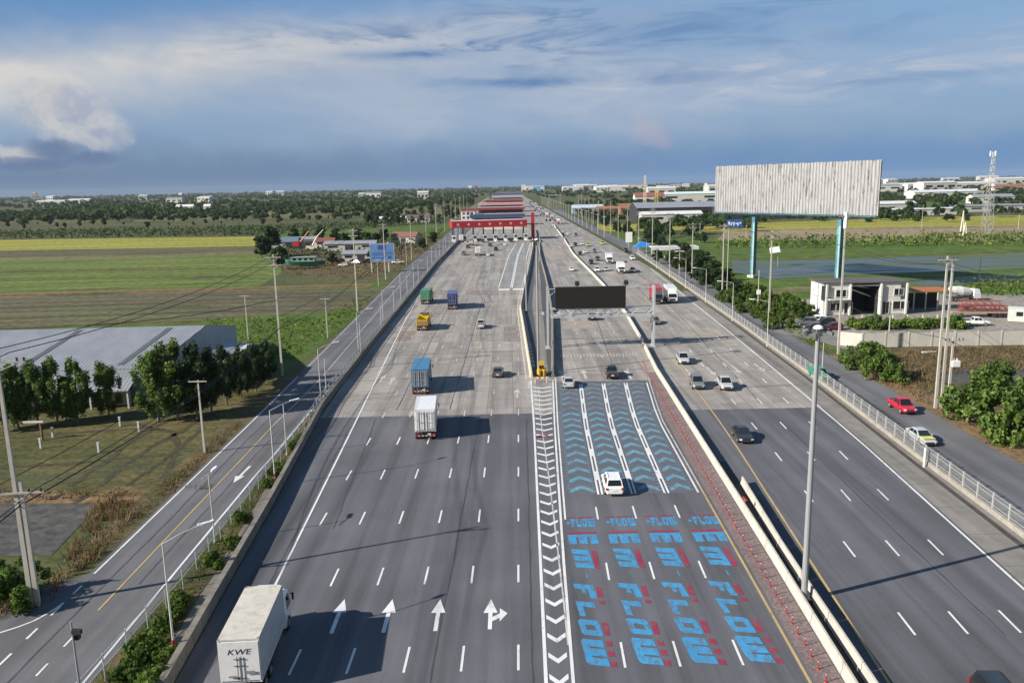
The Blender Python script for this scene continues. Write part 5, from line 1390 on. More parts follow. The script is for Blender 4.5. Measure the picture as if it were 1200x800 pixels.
# ------------------------------------------------------------------ buildings
WALLW = plain('render_white', (.52, .51, .485), .8, var=.12, scale=.3, dirt=(.45, .43, .39)); WALLG = plain('render_grey', (.42, .41, .39), .85, var=.15, scale=.3)
TIN = plain('tin_roof', (.25, .26, .285), .5, .1, .12, .15); RUSTR = plain('rust_roof', (.26, .115, .06), .8, var=.25, scale=.2); WHR = plain('white_metal_roof', (.56, .57, .58), .5, var=.08, scale=.2)
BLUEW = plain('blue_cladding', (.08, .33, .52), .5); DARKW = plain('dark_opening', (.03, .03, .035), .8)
def shed(name, label, pos, w, d, h, roofh, wm, rm, rz=0, wins=3, cat='warehouse', door=True, flatroof=False):
    r = thing(name, (pos[0], pos[1], 0), label, cat, None, rz)
    b = MB(); b.box((0, 0, h / 2), (w, d, h))
    if not flatroof: b.add([(-w / 2, -d / 2, h), (-w / 2, d / 2, h), (-w / 2, 0, h + roofh), (w / 2, -d / 2, h), (w / 2, d / 2, h), (w / 2, 0, h + roofh)], [(0, 2, 1), (3, 4, 5)])
    b.build('wall', wm, r)
    e = .5
    if flatroof: MB().box((0, 0, h + .3), (w + .8, d + .8, .6)).build('roof', rm, r)
    else:
        k = roofh / (d / 2)
        b = MB()
        for s in (-1, 1):
            y = s * (d / 2 + e); z = h - k * e + .06
            q = [(-w / 2 - e, y, z), (w / 2 + e, y, z), (w / 2 + e, 0, h + roofh + .06), (-w / 2 - e, 0, h + roofh + .06)]
            b.add(q + [(a, c_, z_ + .15) for a, c_, z_ in q], [(0, 1, 2, 3), (7, 6, 5, 4), (0, 4, 5, 1), (1, 5, 6, 2), (3, 7, 4, 0), (2, 6, 7, 3)])
        b.build('roof', rm, r)
    for i in range(wins):
        x = -w / 2 + w * (i + .5) / wins
        if door and i == wins // 2: MB().box((x, -d / 2 - .02, min(2.2, h * .4)), (min(5, w / wins * .6), .08, min(4.2, h * .75))).build('door', DARKW, r)
        else: MB().box((x, -d / 2 - .02, h * .6), (w / wins * .6, .08, h * .25)).build('window', GLASS, r)
    return r
# tin roofed shed on the left, long low slope towards the motorway
shedr = thing('tin_shed', (0, 0, 0), 'large pale tin roofed shed behind the row of leafy trees on the left', 'warehouse')
rA, rB = at(242, 380, 11.5), at(-60, 390, 11.5)
eA, eB = at(196, 424, 6.5), at(-60, 424, 6.5)
rA = Vector((-62, 146, 11.0)); 
rA = at(241, 381, 9.0); eA = at(178, 431, 5.2)
ldr = Vector((-1, -.02, 0))
Lr = 62
rB = rA + ldr * Lr; eB = eA + ldr * Lr
tinm, nt, bs = new_mat('ribbed_tin_roof')
wv = nt.nodes.new('ShaderNodeTexWave'); wv.inputs['Scale'].default_value = .55; nt.links.new(coords(nt), wv.inputs['Vector'])
nn = noise(nt, coords(nt, (.3, .05, 1)), 1.2, 5, .6)
o_ = mixc(nt, 1.0, ramp(nt, nn, [(.3, (.21, .222, .25)), (.7, (.285, .295, .325))]), ramp(nt, wv.outputs[0], [(0, (.70, .70, .71)), (1, (1.06, 1.06, 1.06))]), 'MULTIPLY')
nt.links.new(o_, bs.inputs['Base Color']); bs.inputs['Roughness'].default_value = .55; bs.inputs['Metallic'].default_value = .15
bump(nt, bs, wv.outputs[0], .3, .05)
b = MB()
th = Vector((0, 0, -.18))
def slab(b, a, c, d, e): b.add([a, c, d, e, a + th, c + th, d + th, e + th], [(0, 1, 2, 3), (7, 6, 5, 4), (4, 5, 1, 0), (5, 6, 2, 1), (6, 7, 3, 2), (7, 4, 0, 3)])
bk = Vector((-4, 26, -4.5))
slab(b, eB, eA, rA, rB); slab(b, rB, rA, rA + bk, rB + bk)
ro = b.build('roof', tinm, shedr)
sk = MB()
for k in range(4):
    t0 = .08 + .24 * k
    for s in (0, 1):
        a = eA.lerp(rA, .08) + ldr * Lr * (t0 + .0); c_ = eA.lerp(rA, .95) + ldr * Lr * t0
        n_ = Vector((0, 0, .05 + .004 * s))
    sk.add([a + n_, a + n_ + ldr * 1.0, c_ + n_ + ldr * 1.0, c_ + n_], [(3, 2, 1, 0)])
sk.build('roof_seam', plain('seam_grey', (.085, .09, .10), .6), ro)
dn = lambda p, z=0: Vector((p.x, p.y, z))
b = MB()
b.quad(dn(eB), dn(eA), eA + th, eB + th); b.add([dn(eA), dn(rA), rA + th, eA + th], [(0, 1, 2, 3)])
b.add([dn(rA), dn(rA + bk), rA + bk + th, rA + th], [(0, 1, 2, 3)])
b.build('wall', plain('shed_blue_grey', (.30, .34, .39), .7, var=.1, scale=.3), shedr)
# lower lean-to along the front, ribbed
slab_ = MB(); f0, f1 = eA + Vector((-2, -.4, -.9)), eB + Vector((0, -.4, -.9)); lo = Vector((0, -3.6, -1.5))
slab(slab_, f1 + lo, f0 + lo, f0, f1); slab_.build('lean_to_roof', tinm, shedr)
b = MB()
for i in range(11):
    p = (f0 + lo).lerp(f1 + lo, (i + .05) / 11); b.box((p.x, p.y + .3, p.z / 2 - .1), (.25, .25, p.z - .2))
b.build('lean_to_column', WALLG, shedr)
b = MB().box(((f0.x + f1.x) / 2, f0.y - 1.0, 1.6), (abs(f0.x - f1.x) - 2, .2, 3.2)); b.build('lower_wall', WALLG, shedr)
for k in range(6):
    p = f0.lerp(f1, (k + .6) / 6.5); MB().box((p.x, p.y - 1.14, 1.6), (3.0, .08, 1.6)).build('opening', DARKW, shedr)
po = thing('porch', (0, 0, 0), 'low porch with a bright white edged roof at the end of the tin shed', 'shelter')
a, c_, d, e = at(257, 427, 5.2), at(292, 402, 5.2), at(262, 402, 5.6), at(238, 418, 5.6)
pm = MB(); slab(pm, e, a, c_, d); pm.build('roof', tinm, po)
n_ = (c_ - a).normalized(); sd = Vector((n_.y, -n_.x, 0))
em = MB(); mm = (a + c_) / 2 + sd * .35; em.box((mm.x, mm.y, 4.95), ((c_ - a).length + .6, .9, .7), math.atan2(n_.y, n_.x)); em.build('fascia', WHR, po)
for t in (.05, .35, .65, .95):
    p = a.lerp(c_, t); MB().box((p.x, p.y, 2.5), (.22, .22, 5)).build('post', WALLG, po)
for t in (.1, .9):
    p = e.lerp(d, t); MB().box((p.x, p.y, 2.7), (.22, .22, 5.3)).build('post', WALLG, po)
MB().box(((e.x + d.x) / 2, (e.y + d.y) / 2, 2.2), (.3, 14, 4.4), math.atan2(n_.y, n_.x) - PI / 2).build('wall', DARKW, po)
for i, (x, y) in enumerate(((62, 512), (116, 530), (163, 505), (141, 499), (48, 525))):
    tag(MB().box((0, 0, .6), (.22, .22, 1.2)).box((0, 0, 1.25), (.3, .3, .08)).build('boundary_post', WHST, None, at(x, y)), 'short white boundary post standing in the near left field', 'post', 'boundary posts in the near left field')
pl = thing('pipe_stand', (*at(50, 515)[:2], 0), 'rusty pipe stand with a white top bar in the near left field', 'pipe stand')
MB().tube((0, 0, 0), (0, 0, 2.2), .14).build('pipe', plain('rusty_pipe', (.22, .13, .08), .8), pl); MB().box((-.9, 0, 2.4), (2.6, .25, .2)).build('bar', WHST, pl)
# unfinished twin houses on the right
hs = thing('unfinished_house', (0, 0, 0), 'unfinished two storey grey twin house with a dark open bay in the middle', 'house')
Y0 = 183.0
def hx(px_, z=4): return xat(px_, z, Y0)
xs = [hx(965), hx(968), hx(996), hx(1031), hx(1062)]
GREYR = plain('raw_render', (.56, .55, .53), .9, var=.12, scale=.4, dirt=(.38, .37, .34))
b = MB(); D = 8
MB().box(((xs[0] + xs[2]) / 2, Y0 + D / 2, 3.65), (xs[2] - xs[0], D, 7.3)).build('wall', GREYR, hs); b.box(((xs[3] + xs[4]) / 2, Y0 + D / 2, 3.65), (xs[4] - xs[3], D, 7.3))
MB().box(((xs[2] + xs[3]) / 2, Y0 + D - .15, 3.65), (xs[3] - xs[2] - .01, .3, 7.3)).box((xs[2] + .12, Y0 + D / 2 + .3, 3.6), (.2, D - .9, 7.1)).box((xs[3] - .12, Y0 + D / 2 + .3, 3.6), (.2, D - .9, 7.1)).build('inner_wall', DARKW, hs)  # bay lined near black, its inner shade put into the colour
b.build('wall', GREYR, hs)
b = MB().box(((xs[0] + xs[4]) / 2, Y0 + D / 2, 7.45), (xs[4] - xs[0] + .8, D + .8, .3)); b.build('roof', plain('roof_dark', (.10, .09, .085), .8), hs)
b = MB()
b.box(((xs[2] + xs[3]) / 2, Y0 + .3, 6.7), (xs[3] - xs[2] - .02, .3, .35)).tube((xs[2] + .3, Y0 + 1, 5.9), (xs[3] - .3, Y0 + 4, 3.6), .16).tube((xs[2] + .3, Y0 + 1.5, 6.8), (xs[3] - .3, Y0 + 5, 5.4), .13); b.build('beam', GREYR, hs)
for x, s in ((xs[1] - .6, 1), (xs[4] - .8, 1)):
    MB().box((x, Y0 - .08, 5.2), (1.1, .12, 3.4)).build('dark_panel', plain('panel_green_black', (.04, .065, .065), .6), hs)
for x, z, w_, h_ in ((xs[1] + 3.4, 5.0, 2.4, 1.7), (xs[1] + 2.4, 1.9, 2.6, 1.8), (xs[1] + 5.2, 1.6, 1.9, 2.6), (xs[3] + 4.3, 5.1, 2.2, 1.6), (xs[3] + 4.9, 2.0, 3.6, 1.9), (xs[3] + 1.5, 1.5, 1.6, 2.8)):
    f = MB()
    for s in (-1, 1): f.box((x + s * w_ / 2, Y0 - .08, z), (.12, .14, h_ + .12)); f.box((x, Y0 - .08, z + s * h_ / 2), (w_ - .13, .14, .12))
    f.box((x, Y0 - .08, z), (.1, .13, h_ - .14)); f = f.build('window', WHST, hs)
    MB().box((x, Y0 - .03, z), (w_ - .1, .05, h_ - .1)).build('pane', GLASS, f)
for x in (xs[1] - .05, xs[2] - .1, xs[3] + .1, xs[4] - .1):
    MB().box((x, Y0 - .35, 3.6), (.35, .6, 7.2)).build('pillar', WALLW, hs)
MB().box(((xs[1] + xs[2]) / 2, Y0 - .9, 3.75), (xs[2] - xs[1] - .5, 1.5, .2)).build('canopy', GREYR, hs)
# wall of the yard
wp = [(982, 404), (1010, 407), (1200, 404), (1330, 402)]
wl_ = thing('yard_wall', (0, 0, 0), 'long pale concrete panel wall round the builders yard', 'wall')
b = MB(); pb_ = MB()
gp = [at(*p) for p in wp]
for a, c_ in zip(gp[:-1], gp[1:]):
    d = c_ - a; n = max(1, int(d.length / 4)); rz = math.atan2(d.y, d.x)
    for i in range(n):
        q = a + d * ((i + .5) / n); b.box((q.x, q.y, 1.3), (d.length / n - .26, .14, 2.6), rz)
        q = a + d * (i / n); MB().box((q.x, q.y, 1.4), (.24, .26, 2.8), rz).build('post', WALLG, wl_)
b.build('panel', plain('wall_panel', (.46, .44, .40), .9, var=.14, scale=.35, dirt=(.38, .36, .31)), wl_)
ct = thing('site_container', (0, 0, 0), 'white site cabin at the right end of the builders yard', 'cabin'); ct.location = (*at(1203, 377)[:2], 0); ct.rotation_euler = (0, 0, -.5)
bx = MB().box((0, 0, 1.5), (7, 2.6, 2.8))
for i in range(16): bx.box((-3.2 + 6.4 * i / 15, -1.3, 1.5), (.16, .06, 2.5))
bx.build('cabin_body', WALLW, ct); MB().box((0, 0, 2.97), (7.2, 2.8, .12)).build('roof', WHR, ct); MB().box((1.6, -1.36, 1.4), (.9, .06, 2.1)).build('door', WALLG, ct); MB().box((-1.5, -1.36, 1.8), (1.2, .06, .9)).build('window', GLASS, ct)
# trailer with red lattice sections
tr = thing('lattice_trailer', (*at(1150, 371)[:2], 0), 'low trailer piled with red lattice crane sections in the yard', 'trailer', None, -.16)
MB().box((0, 0, 1.1), (13, 2.5, .25)).box((-5.6, 0, .9), (1.5, .8, .4)).build('deck', plain('deck_rust', (.30, .22, .16), .8), tr)
wheels(tr, [], 2.5)
for x in (2.2, 3.4, 4.6):
    for s in (-1, 1): MB().tube((x, s * 1.0, .5), (x, s * 1.28, .5), .5, .5, 14).build('wheel', BLACK, tr)
LR = plain('lattice_red', (.24, .06, .05), .6, var=.25)
for k in range(5):
    b = MB(); y = -.9 + .85 * (k % 3); z = 1.4 + 1.15 * (k // 3) + .1; l = 10.5 - k * .7; x0 = -5 + rnd.uniform(-.3, .5)
    for dy in (0, .75):
        for dz in (0, 1.0): b.tube((x0, y + dy, z + dz), (x0 + l, y + dy, z + dz), .06, None, 5)
    n = 10
    for i in range(n):
        a, c_ = x0 + l * i / n, x0 + l * (i + 1) / n
        for dy in (0, .75): b.tube((a, y + dy, z + (i % 2)), (c_, y + dy, z + ((i + 1) % 2)), .04, None, 4)
        for dz in (0, 1.0): b.tube((a, y + .75 * (i % 2), z + dz), (c_, y + .75 * ((i + 1) % 2), z + dz), .04, None, 4)
    b.build('lattice_section', LR, tr)
mx = thing('mixer_truck', (0, 0, 0), 'white concrete mixer truck parked behind the orange sheet in the yard', 'truck'); mx.location = (*at(1127, 352)[:2], 0); mx.rotation_euler = (0, 0, -1.45)
MB().box((0, 0, .9), (2.3, 8, .4)).build('chassis', DKMET, mx); cb = MB().loft([[(-1.2, 2.4, .6), (1.2, 2.4, .6), (1.2, 4.2, .6), (-1.2, 4.2, .6)], [(-1.2, 2.4, 1.8), (1.2, 2.4, 1.8), (1.2, 4.2, 1.7), (-1.2, 4.2, 1.7)], [(-1.1, 2.5, 2.9), (1.1, 2.5, 2.9), (1.1, 3.8, 2.9), (-1.1, 3.8, 2.9)]]).build('cab', P['white'], mx)
MB().quad((-1.0, 4.2, 1.75), (1.0, 4.2, 1.75), (.95, 3.86, 2.75), (-.95, 3.86, 2.75)).build('windscreen', GLASS, mx)
rings = []
for y, rr, z in ((2.2, .6, 2.0), (1.4, 1.15, 2.15), (-.5, 1.3, 2.4), (-2.4, .95, 2.8), (-3.6, .5, 3.1)): rings.append([(rr * math.cos(2 * PI * i / 14), y, z + rr * math.sin(2 * PI * i / 14)) for i in range(14)][::-1])
MB().loft(rings).build('drum', plain('mixer_drum', (.60, .60, .58), .5, var=.15, dirt=(.45, .42, .38)), mx)
wheels(mx, [-2.6, -1.3, 3.2], 2.4, .5)
og = thing('orange_awning', (*at(1085, 362)[:2], 0), 'orange tarpaulin awning on white posts beside the unfinished house', 'awning')
MB().add([(-4.5, -2.5, 4.6), (4.5, -2.5, 4.6), (4.5, 3, 4.9), (-4.5, 3, 4.9), (-4.5, -2.5, 4.5), (4.5, -2.5, 4.5), (4.5, 3, 4.8), (-4.5, 3, 4.8)], [(0, 1, 2, 3), (7, 6, 5, 4), (0, 4, 5, 1), (1, 5, 6, 2), (2, 6, 7, 3), (3, 7, 4, 0)]).build('awning_sheet', plain('orange_tarp', (.36, .12, .04), .7, var=.2), og)
for x in (-4.2, -1.4, 1.4, 4.2): MB().box((x, -2.3, 2.25), (.22, .22, 4.5)).build('post', WHST, og)
for x in (-4.2, 4.2): MB().box((x, 2.6, 2.4), (.22, .22, 4.75)).build('post', WHST, og)
MB().box((0, 2.5, 1.8), (8, .2, 3.6)).build('wall', DARKW, og)
for i, x in enumerate((1010, 1028, 1046, 1063, 1081, 1098, 1117)):
    tag(MB().box((0, 0, 1.0), (.22, .22, 2.0)).box((0, 0, 2.03), (.3, .3, .08)).build('hedge_post', plain('yellowish_post', (.6, .55, .38), .7), None, at(x, 380)), 'short yellowish concrete post in the hedge before the unfinished house', 'post', 'posts in the hedge')
# left mid-distance yard
sd_ = [
    ('machine_shed', 'low grey tin shed behind the green boat', (*at(425, 305)[:2],), 16, 8, 3.2, 1.2, WALLG, TIN, 0, 3),
    ('machine_shed', 'pale low wall like shed beside the blue signboard', (*at(412, 293)[:2],), 26, 8, 3.5, 1.2, WALLG, TIN, 0, 3),
    ('house', 'small white house at the edge of the woods left of the toll road', (*at(491, 261)[:2],), 20, 9, 5, 2, WALLW, plain('brown_roof', (.12, .08, .08), .8), 0, 5),
    ('house', 'long low pale roofed house before the dark trees', (*at(460, 259)[:2],), 30, 9, 2.6, 1.6, WALLG, WHR, 0, 3),
    ('house', 'red and white striped roof house behind the signboard', (*at(476, 284)[:2],), 15, 8, 3.6, 2.2, WALLG, plain('red_roof', (.20, .085, .07), .7), -.3, 3),
    ('house', 'small white and red workshop right of the red excavator', (*at(382, 289)[:2],), 10, 6, 3.2, 1.5, WALLW, plain('dull_red_roof', (.19, .06, .05), .7), 0, 2),
    ('house', 'cream workshop behind the red excavator', (*at(357, 289)[:2],), 15, 7, 4.2, 1.2, plain('cream_wall', (.55, .49, .40), .8), TIN, 0, 2),
    ('house', 'blue grey tin roof house beside the large round tree', (*at(333, 290)[:2],), 16, 9, 3.4, 2.2, WALLG, plain('blue_tin', (.11, .16, .20), .6), .1, 2),
]
for n_, lb, p_, w_, d_, h_, rh, wm, rm, rz, wi in sd_: shed(n_, lb, p_, w_, d_, h_, rh, wm, rm, rz, wi, 'house' if n_ == 'house' else 'shed')
ex = thing('excavator', (*at(348, 291)[:2], 0), 'red excavator with its boom raised in the left yard', 'excavator')
b = MB()
for s in (-1.2, 1.2): b.box((0, s, .55), (4.4, .7, 1.0))
b.build('track', BLACK, ex); MB().box((-.3, 0, 2.0), (3.6, 2.8, 1.7)).build('body', P['red'], ex)
MB().box((.9, -.8, 3.1), (1.5, 1.1, 1.5)).build('cab', P['red'], ex)
MB().tube((1.2, .3, 2.6), (4.5, .3, 6.2), .5, .35, 6).tube((4.5, .3, 6.2), (7.2, .3, 9.5), .35, .25, 6).build('boom', plain('boom_red', (.42, .07, .04), .5), ex); MB().box((7.3, .3, 9.3), (1.2, 1.2, 1.0), 0, 0, .7).build('bucket', DKMET, ex)
cr = thing('mobile_crane', (*at(366, 293)[:2], 0), 'pale crane with a raised jib behind the green boat', 'crane')
MB().box((0, 0, 1.4), (6, 2.6, 1.6)).build('body', plain('crane_cream', (.55, .50, .40), .6), cr); MB().tube((0, 0, 2), (3, 0, 7), .5, .4, 6).tube((3, 0, 7), (6.5, 0, 10.5), .32, .2, 6).build('jib', plain('crane_pale', (.6, .55, .48), .6), cr)
for x in (-2, 2):
    for s in (-1.2, 1.2): MB().tube((x, s - .2, .6), (x, s + .2, .6), .6, .6, 12).build('wheel', BLACK, cr)
bt = thing('green_boat', (*at(358, 312)[:2], 0), 'green hulled old boat with a pale cabin lying on the dry ground', 'boat')
rings = []
for x, w_, z0, z1 in ((-8.5, .3, 1.6, 3.0), (-6.5, 1.6, .8, 2.5), (-2, 2.1, .4, 2.1), (4, 2.1, .4, 2.1), (7.6, 1.6, .6, 2.4), (8.2, 1.4, .9, 2.4)): rings.append([(x, -w_ * .4, z0), (x, -w_, z1), (x, w_, z1), (x, w_ * .4, z0)])
MB().loft(rings).build('hull', plain('boat_green', (.035, .20, .15), .5, var=.2), bt)
MB().box((-.5, 0, 2.9), (9.5, 3.2, 1.6)).build('cabin', plain('boat_cabin', (.20, .32, .29), .6), bt); MB().box((-.5, 0, 3.8), (10.4, 3.8, .2)).build('roof', plain('boat_roof', (.24, .33, .29), .6), bt)
for k in range(4): MB().box((-4 + 2.3 * k, -1.62, 3.0), (1.4, .06, .8)).build('window', GLASS, bt)
for i, (x, y, c_, s, lb) in enumerate(((398, 308, 'black', 'suv', 'black wrecked van in the left yard beside the boat'), (408, 306, 'dark_grey', 'pickup', 'dark pickup among scrap in the left yard'), (418, 309, 'silver', 'sedan', 'silver car parked among scrap in the left yard'), (402, 312, 'white', 'hatch', 'white small car in the left yard'), (430, 308, 'black', 'suv', 'black van just left of the blue signboard'), (466, 309, 'white', 'pickup', 'white pickup right of the blue signboard'), (404, 288, 'white', 'suv', 'white van at the back of the left yard'), (416, 290, 'white', 'pickup', 'white pickup at the back of the left yard'))):
    p = at(x, y); car(s, c_, (p.x, p.y, -.02), 1.5 + rnd.uniform(-.4, .4), lb, detail=False)
# white roofed shelter, blue canopy on the right roadside
sh = thing('roadside_shelter', (*at(789, 303)[:2], 0), 'long white roofed shelter beside the right service road', 'shelter')
MB().box((0, 0, 5.0), (19, 7, .35)).box((0, -3.5, 4.5), (19.2, .25, 1.3)).build('roof', WHR, sh)
for x in (-8.5, -3, 3, 8.5):
    for y in (-3, 3): MB().box((x, y, 2.4), (.3, .3, 4.8)).build('post', WHST, sh)
cp = thing('blue_canopy', (*at(753, 297)[:2], 0), 'blue fabric canopy stall at the roadside by the white shelter', 'stall')
MB().loft([[(-4, -3, 3.0), (4, -3, 3.0), (4, 3, 3.0), (-4, 3, 3.0)], [(-1, -1, 5.2), (1, -1, 5.2), (1, 1, 5.2), (-1, 1, 5.2)]]).build('canopy', plain('tarp_blue', (.03, .16, .46), .6), cp)
for x in (-3.8, 3.8):
    for y in (-2.8, 2.8): MB().tube((x, y, 0), (x, y, 3), .08).build('post', STEEL, cp)
ws = thing('white_sign', (*at(737, 290)[:2], 0), 'white notice board on a post among the roadside trees', 'sign')
MB().box((0, 0, 5), (3.2, .25, 5)).build('board', HEADM, ws); MB().tube((0, .2, 0), (0, .2, 4), .15).build('post', STEEL, ws)
s2 = thing('white_sign', (*at(907, 312)[:2], 0), 'small tilted white roof like board beside the left leg of the billboard', 'sign')
MB().add([(-4.5, -1.5, 6.0), (4.5, -1.5, 6.6), (4.5, 1.5, 9), (-4, 1.5, 8.4), (-4.5, -1.5, 5.9), (4.5, -1.5, 6.5), (4.5, 1.5, 8.9), (-4, 1.5, 8.3)], [(0, 1, 2, 3), (7, 6, 5, 4), (0, 4, 5, 1), (1, 5, 6, 2), (2, 6, 7, 3), (3, 7, 4, 0)]).build('board', WHR, s2)
for x in (-3, 3): MB().tube((x, 0, 0), (x, 0, 7), .12).build('post', STEEL, s2)
s2.scale = (.42, .6, .8)
# the settlement on the right
B = lambda x, y: tuple(at(x, y)[:2])
for a in (
    ('warehouse', 'very long grey roofed warehouse beyond the yellow paddy', B(795, 256), 78, 40, 10, 4, DARKW, TIN, .02, 5), ('warehouse', 'two tiered pale open shed before the long grey warehouse', B(785, 261.5), 46, 14, 7, 2, WALLG, WHR, 0, 5),
    ('warehouse', 'dark walled low warehouse behind the billboard leg', B(880, 256), 60, 20, 8, 2, DARKW, TIN, 0, 4), ('warehouse', 'pale banded open shed just right of the billboard', B(1045, 251), 34, 16, 9, 2, WALLG, WHR, 0, 4),
    ('warehouse', 'rust orange roofed workshop by the power poles', B(741, 251), 26, 16, 6.5, 4, plain('orange_wall', (.20, .12, .08), .8), RUSTR, 0, 3), ('warehouse', 'brown long workshop beside the rust orange roof', B(722, 250), 40, 14, 5, 2.5, plain('brown_wall', (.15, .10, .08), .8), RUSTR, 0, 3),
    ('warehouse', 'pale blue grey steel workshop left of the brown one', B(688, 250), 32, 18, 6, 3, plain('steel_blue_wall', (.22, .27, .32), .6), plain('steel_blue_roof', (.40, .48, .55), .6), 0, 3),
    ('factory', 'long white factory on the horizon right of the billboard', B(1100, 222), 260, 60, 13, 4, WALLW, WHR, .03, 9), ('factory', 'white two storey factory with dark window bands mid right', B(1105, 232), 100, 30, 9, 3, WALLW, WHR, .03, 8),
    ('house', 'white arch roofed hall right of the factory', B(1137, 231), 30, 20, 6, 6, WALLW, WHR, 0, 3), ('house', 'cluster of low grey houses before the telecom tower', B(1160, 238), 46, 16, 7, 3, WALLW, TIN, 0, 5),
    ('warehouse', 'long low white wall like shed behind the scrub on the right', B(1085, 252), 60, 6, 5, .8, WALLW, WHR, .02, 4), ('warehouse', 'grey low shed row right of the telecom tower base', B(1170, 247.5), 90, 10, 5, 1, WALLG, TIN, .02, 6),
    ('factory', 'white hilltop style block at the far right horizon', B(1178, 218), 90, 50, 20, 4, WALLW, WHR, 0, 5), ('factory', 'brick pink long roof at the far right edge', B(1205, 224), 160, 40, 10, 4, plain('pink_wall', (.42, .28, .24), .8), RUSTR, 0, 5),
    ('factory', 'long green white factory roof beyond the trees', B(806, 236), 150, 40, 12, 3, WALLW, plain('green_white_roof', (.55, .66, .62), .6), .02, 5), ('factory', 'white hall with a brown gable left of the yellow crane', B(760, 240.5), 40, 20, 12, 5, WALLW, plain('dark_red_roof', (.22, .08, .07), .7), 0, 3),
    ('factory', 'large white warehouse on the horizon above the orange roof', B(716, 224), 130, 60, 17, 4, WALLW, WHR, 0, 4), ('factory', 'second white warehouse on the horizon nearer the billboard', B(740, 222.5), 130, 60, 20, 4, WALLW, plain('brown_long_roof', (.3, .2, .17), .7), 0, 4),
    ('factory', 'small white blocks on the horizon right of the toll road', B(671, 224), 90, 50, 18, 3, WALLW, WHR, 0, 4), ('factory', 'white walled works half hidden by woods at far left', B(66, 239), 120, 30, 10, 3, WALLW, WHR, 0, 6),
    ('factory', 'second white works in the far left woods', B(95, 238.5), 70, 30, 12, 4, WALLW, WHR, 0, 4), ('house', 'bright white farmhouse under the left woods', B(218, 249), 26, 10, 9, 3, WALLW, WHR, 0, 3),
    ('house', 'white gable cottage right of the farmhouse', B(244, 248.5), 10, 9, 9, 3, WALLW, WHR, 0, 1), ('house', 'tiny white hut in the dry field under the woods', B(299, 250.8), 10, 6, 2.5, 1.5, WALLW, WHR, 0, 1), ('house', 'small white hut at the far left wood edge', B(108, 251), 12, 8, 6, 2, WALLW, WHR, 0, 2)):
    nm, lb, p_, w_, d_, h_, rh, wm, rm, rz, wi = a
    shed(nm, lb, p_, w_, d_, h_, rh, wm, rm, rz, wi, 'house' if nm == 'house' else nm)
bs_ = thing('big_store', (*at(627, 223.6)[:2], 0), 'big white store with a bright blue glazed front at the end of the motorway', 'store')
MB().box((0, 30, 13), (95, 60, 26)).build('wall', WALLW, bs_); MB().box((-58.6, 30, 16), (22, 40, 32)).build('wing', WALLW, bs_); MB().box((20, -.3, 13), (58, .6, 18)).build('glazed_front', BLUEW, bs_); MB().box((38, -.8, 13), (20, .6, 10)).build('sign_panel', plain('pale_cyan', (.45, .65, .72), .5), bs_)
tw = thing('apartment_tower', (*at(41, 231.8)[:2], 0), 'hazy tower block on the far left horizon', 'building')
MB().box((0, 0, 59), (30, 20, 13.9)).build('roof_storey', WALLG, tw); MB().box((0, 0, 26), (56, 30, 52)).build('wall', plain('far_tower', (.28, .2, .2), .8), tw)
for z in range(6, 50, 7): MB().box((0, -15.1, z), (52, .3, 2.6)).build('window_band', GLASS, tw)
for x, y, c1, lb in ((551, 224, (.62, .62, .62), 'white round ended roadside billboard beside the red one far away'), (558, 224, (.40, .05, .10), 'crimson roadside billboard far away left of the motorway')):
    r = thing('far_billboard', (*at(x, y)[:2], 0), lb, 'billboard'); hh = 27
    MB().box((0, 0, hh), (22 if x == 551 else 20, 1.5, 14)).build('board', plain('board%d' % x, c1, .6), r)
    MB().tube((0, 0.9, 0), (0, .9, hh - 6), 1.0).build('pole', STEEL, r)
# telecom tower, other masts, yellow cranes
def lattice(name, loc, h, w0, w1, label, cat, mat, dishes=True, n=12):
    r = thing(name, loc, label, cat)
    b = MB()
    for sx in (-1, 1):
        for sy in (-1, 1): b.tube((sx * w0 / 2, sy * w0 / 2, 0), (sx * w1 / 2, sy * w1 / 2, h), .12, .08, 5)
    for i in range(n):
        t0, t1 = i / n, (i + 1) / n; a, c_ = (w0 + (w1 - w0) * t0) / 2, (w0 + (w1 - w0) * t1) / 2
        for s in (-1, 1):
            b.tube((-a, s * a, h * t0), (c_, s * c_, h * t1), .07, None, 4); b.tube((a, s * a, h * t0), (-c_, s * c_, h * t1), .07, None, 4)
            b.tube((s * a, -a, h * t0), (s * c_, c_, h * t1), .07, None, 4); b.tube((s * a, a, h * t0), (s * c_, -c_, h * t1), .07, None, 4)
            b.tube((-c_, s * c_, h * t1), (c_, s * c_, h * t1), .06, None, 4)
    b.build('frame', mat, r)
    if dishes:
        for i in range(3):
            a = 2 * PI * i / 3 + .5; MB().box((1.6 * math.cos(a), 1.6 * math.sin(a), h - 1.0), (.5, .4, 2.6), a).tube((0, 0, h - 1), (1.6 * math.cos(a), 1.6 * math.sin(a), h - 1), .08).build('antenna', HEADM, r)
        for z in (h * .55, h * .6): MB().tube((0, -w0 * .4, z), (0, -w0 * .4 - .5, z), .8, .8, 12).build('dish', HEADM, r)
    return r
TW_ = plain('tower_grey', (.30, .31, .32), .5, .2)
lattice('telecom_tower', (*at(1156, 275)[:2], 0), 43, 4.4, 1.0, 'tall grey lattice telecom tower with white antennas on the right', 'tower', TW_)
lattice('far_mast', (*at(518, 232)[:2], 0), 48, 5, 2, 'white and dark lattice mast above the woods left of the toll plaza', 'mast', TW_, False)
lattice('far_mast', (*at(310, 232)[:2], 0), 38, 3, 1, 'thin white lattice mast rising from the left woods', 'mast', TW_, False)
lattice('far_mast', (*at(755.5, 250)[:2], 0), 38, 3.0, 1.5, 'thin pale lattice mast by the yellow crane column', 'mast', plain('mast_cream', (.55, .5, .36), .6), False)
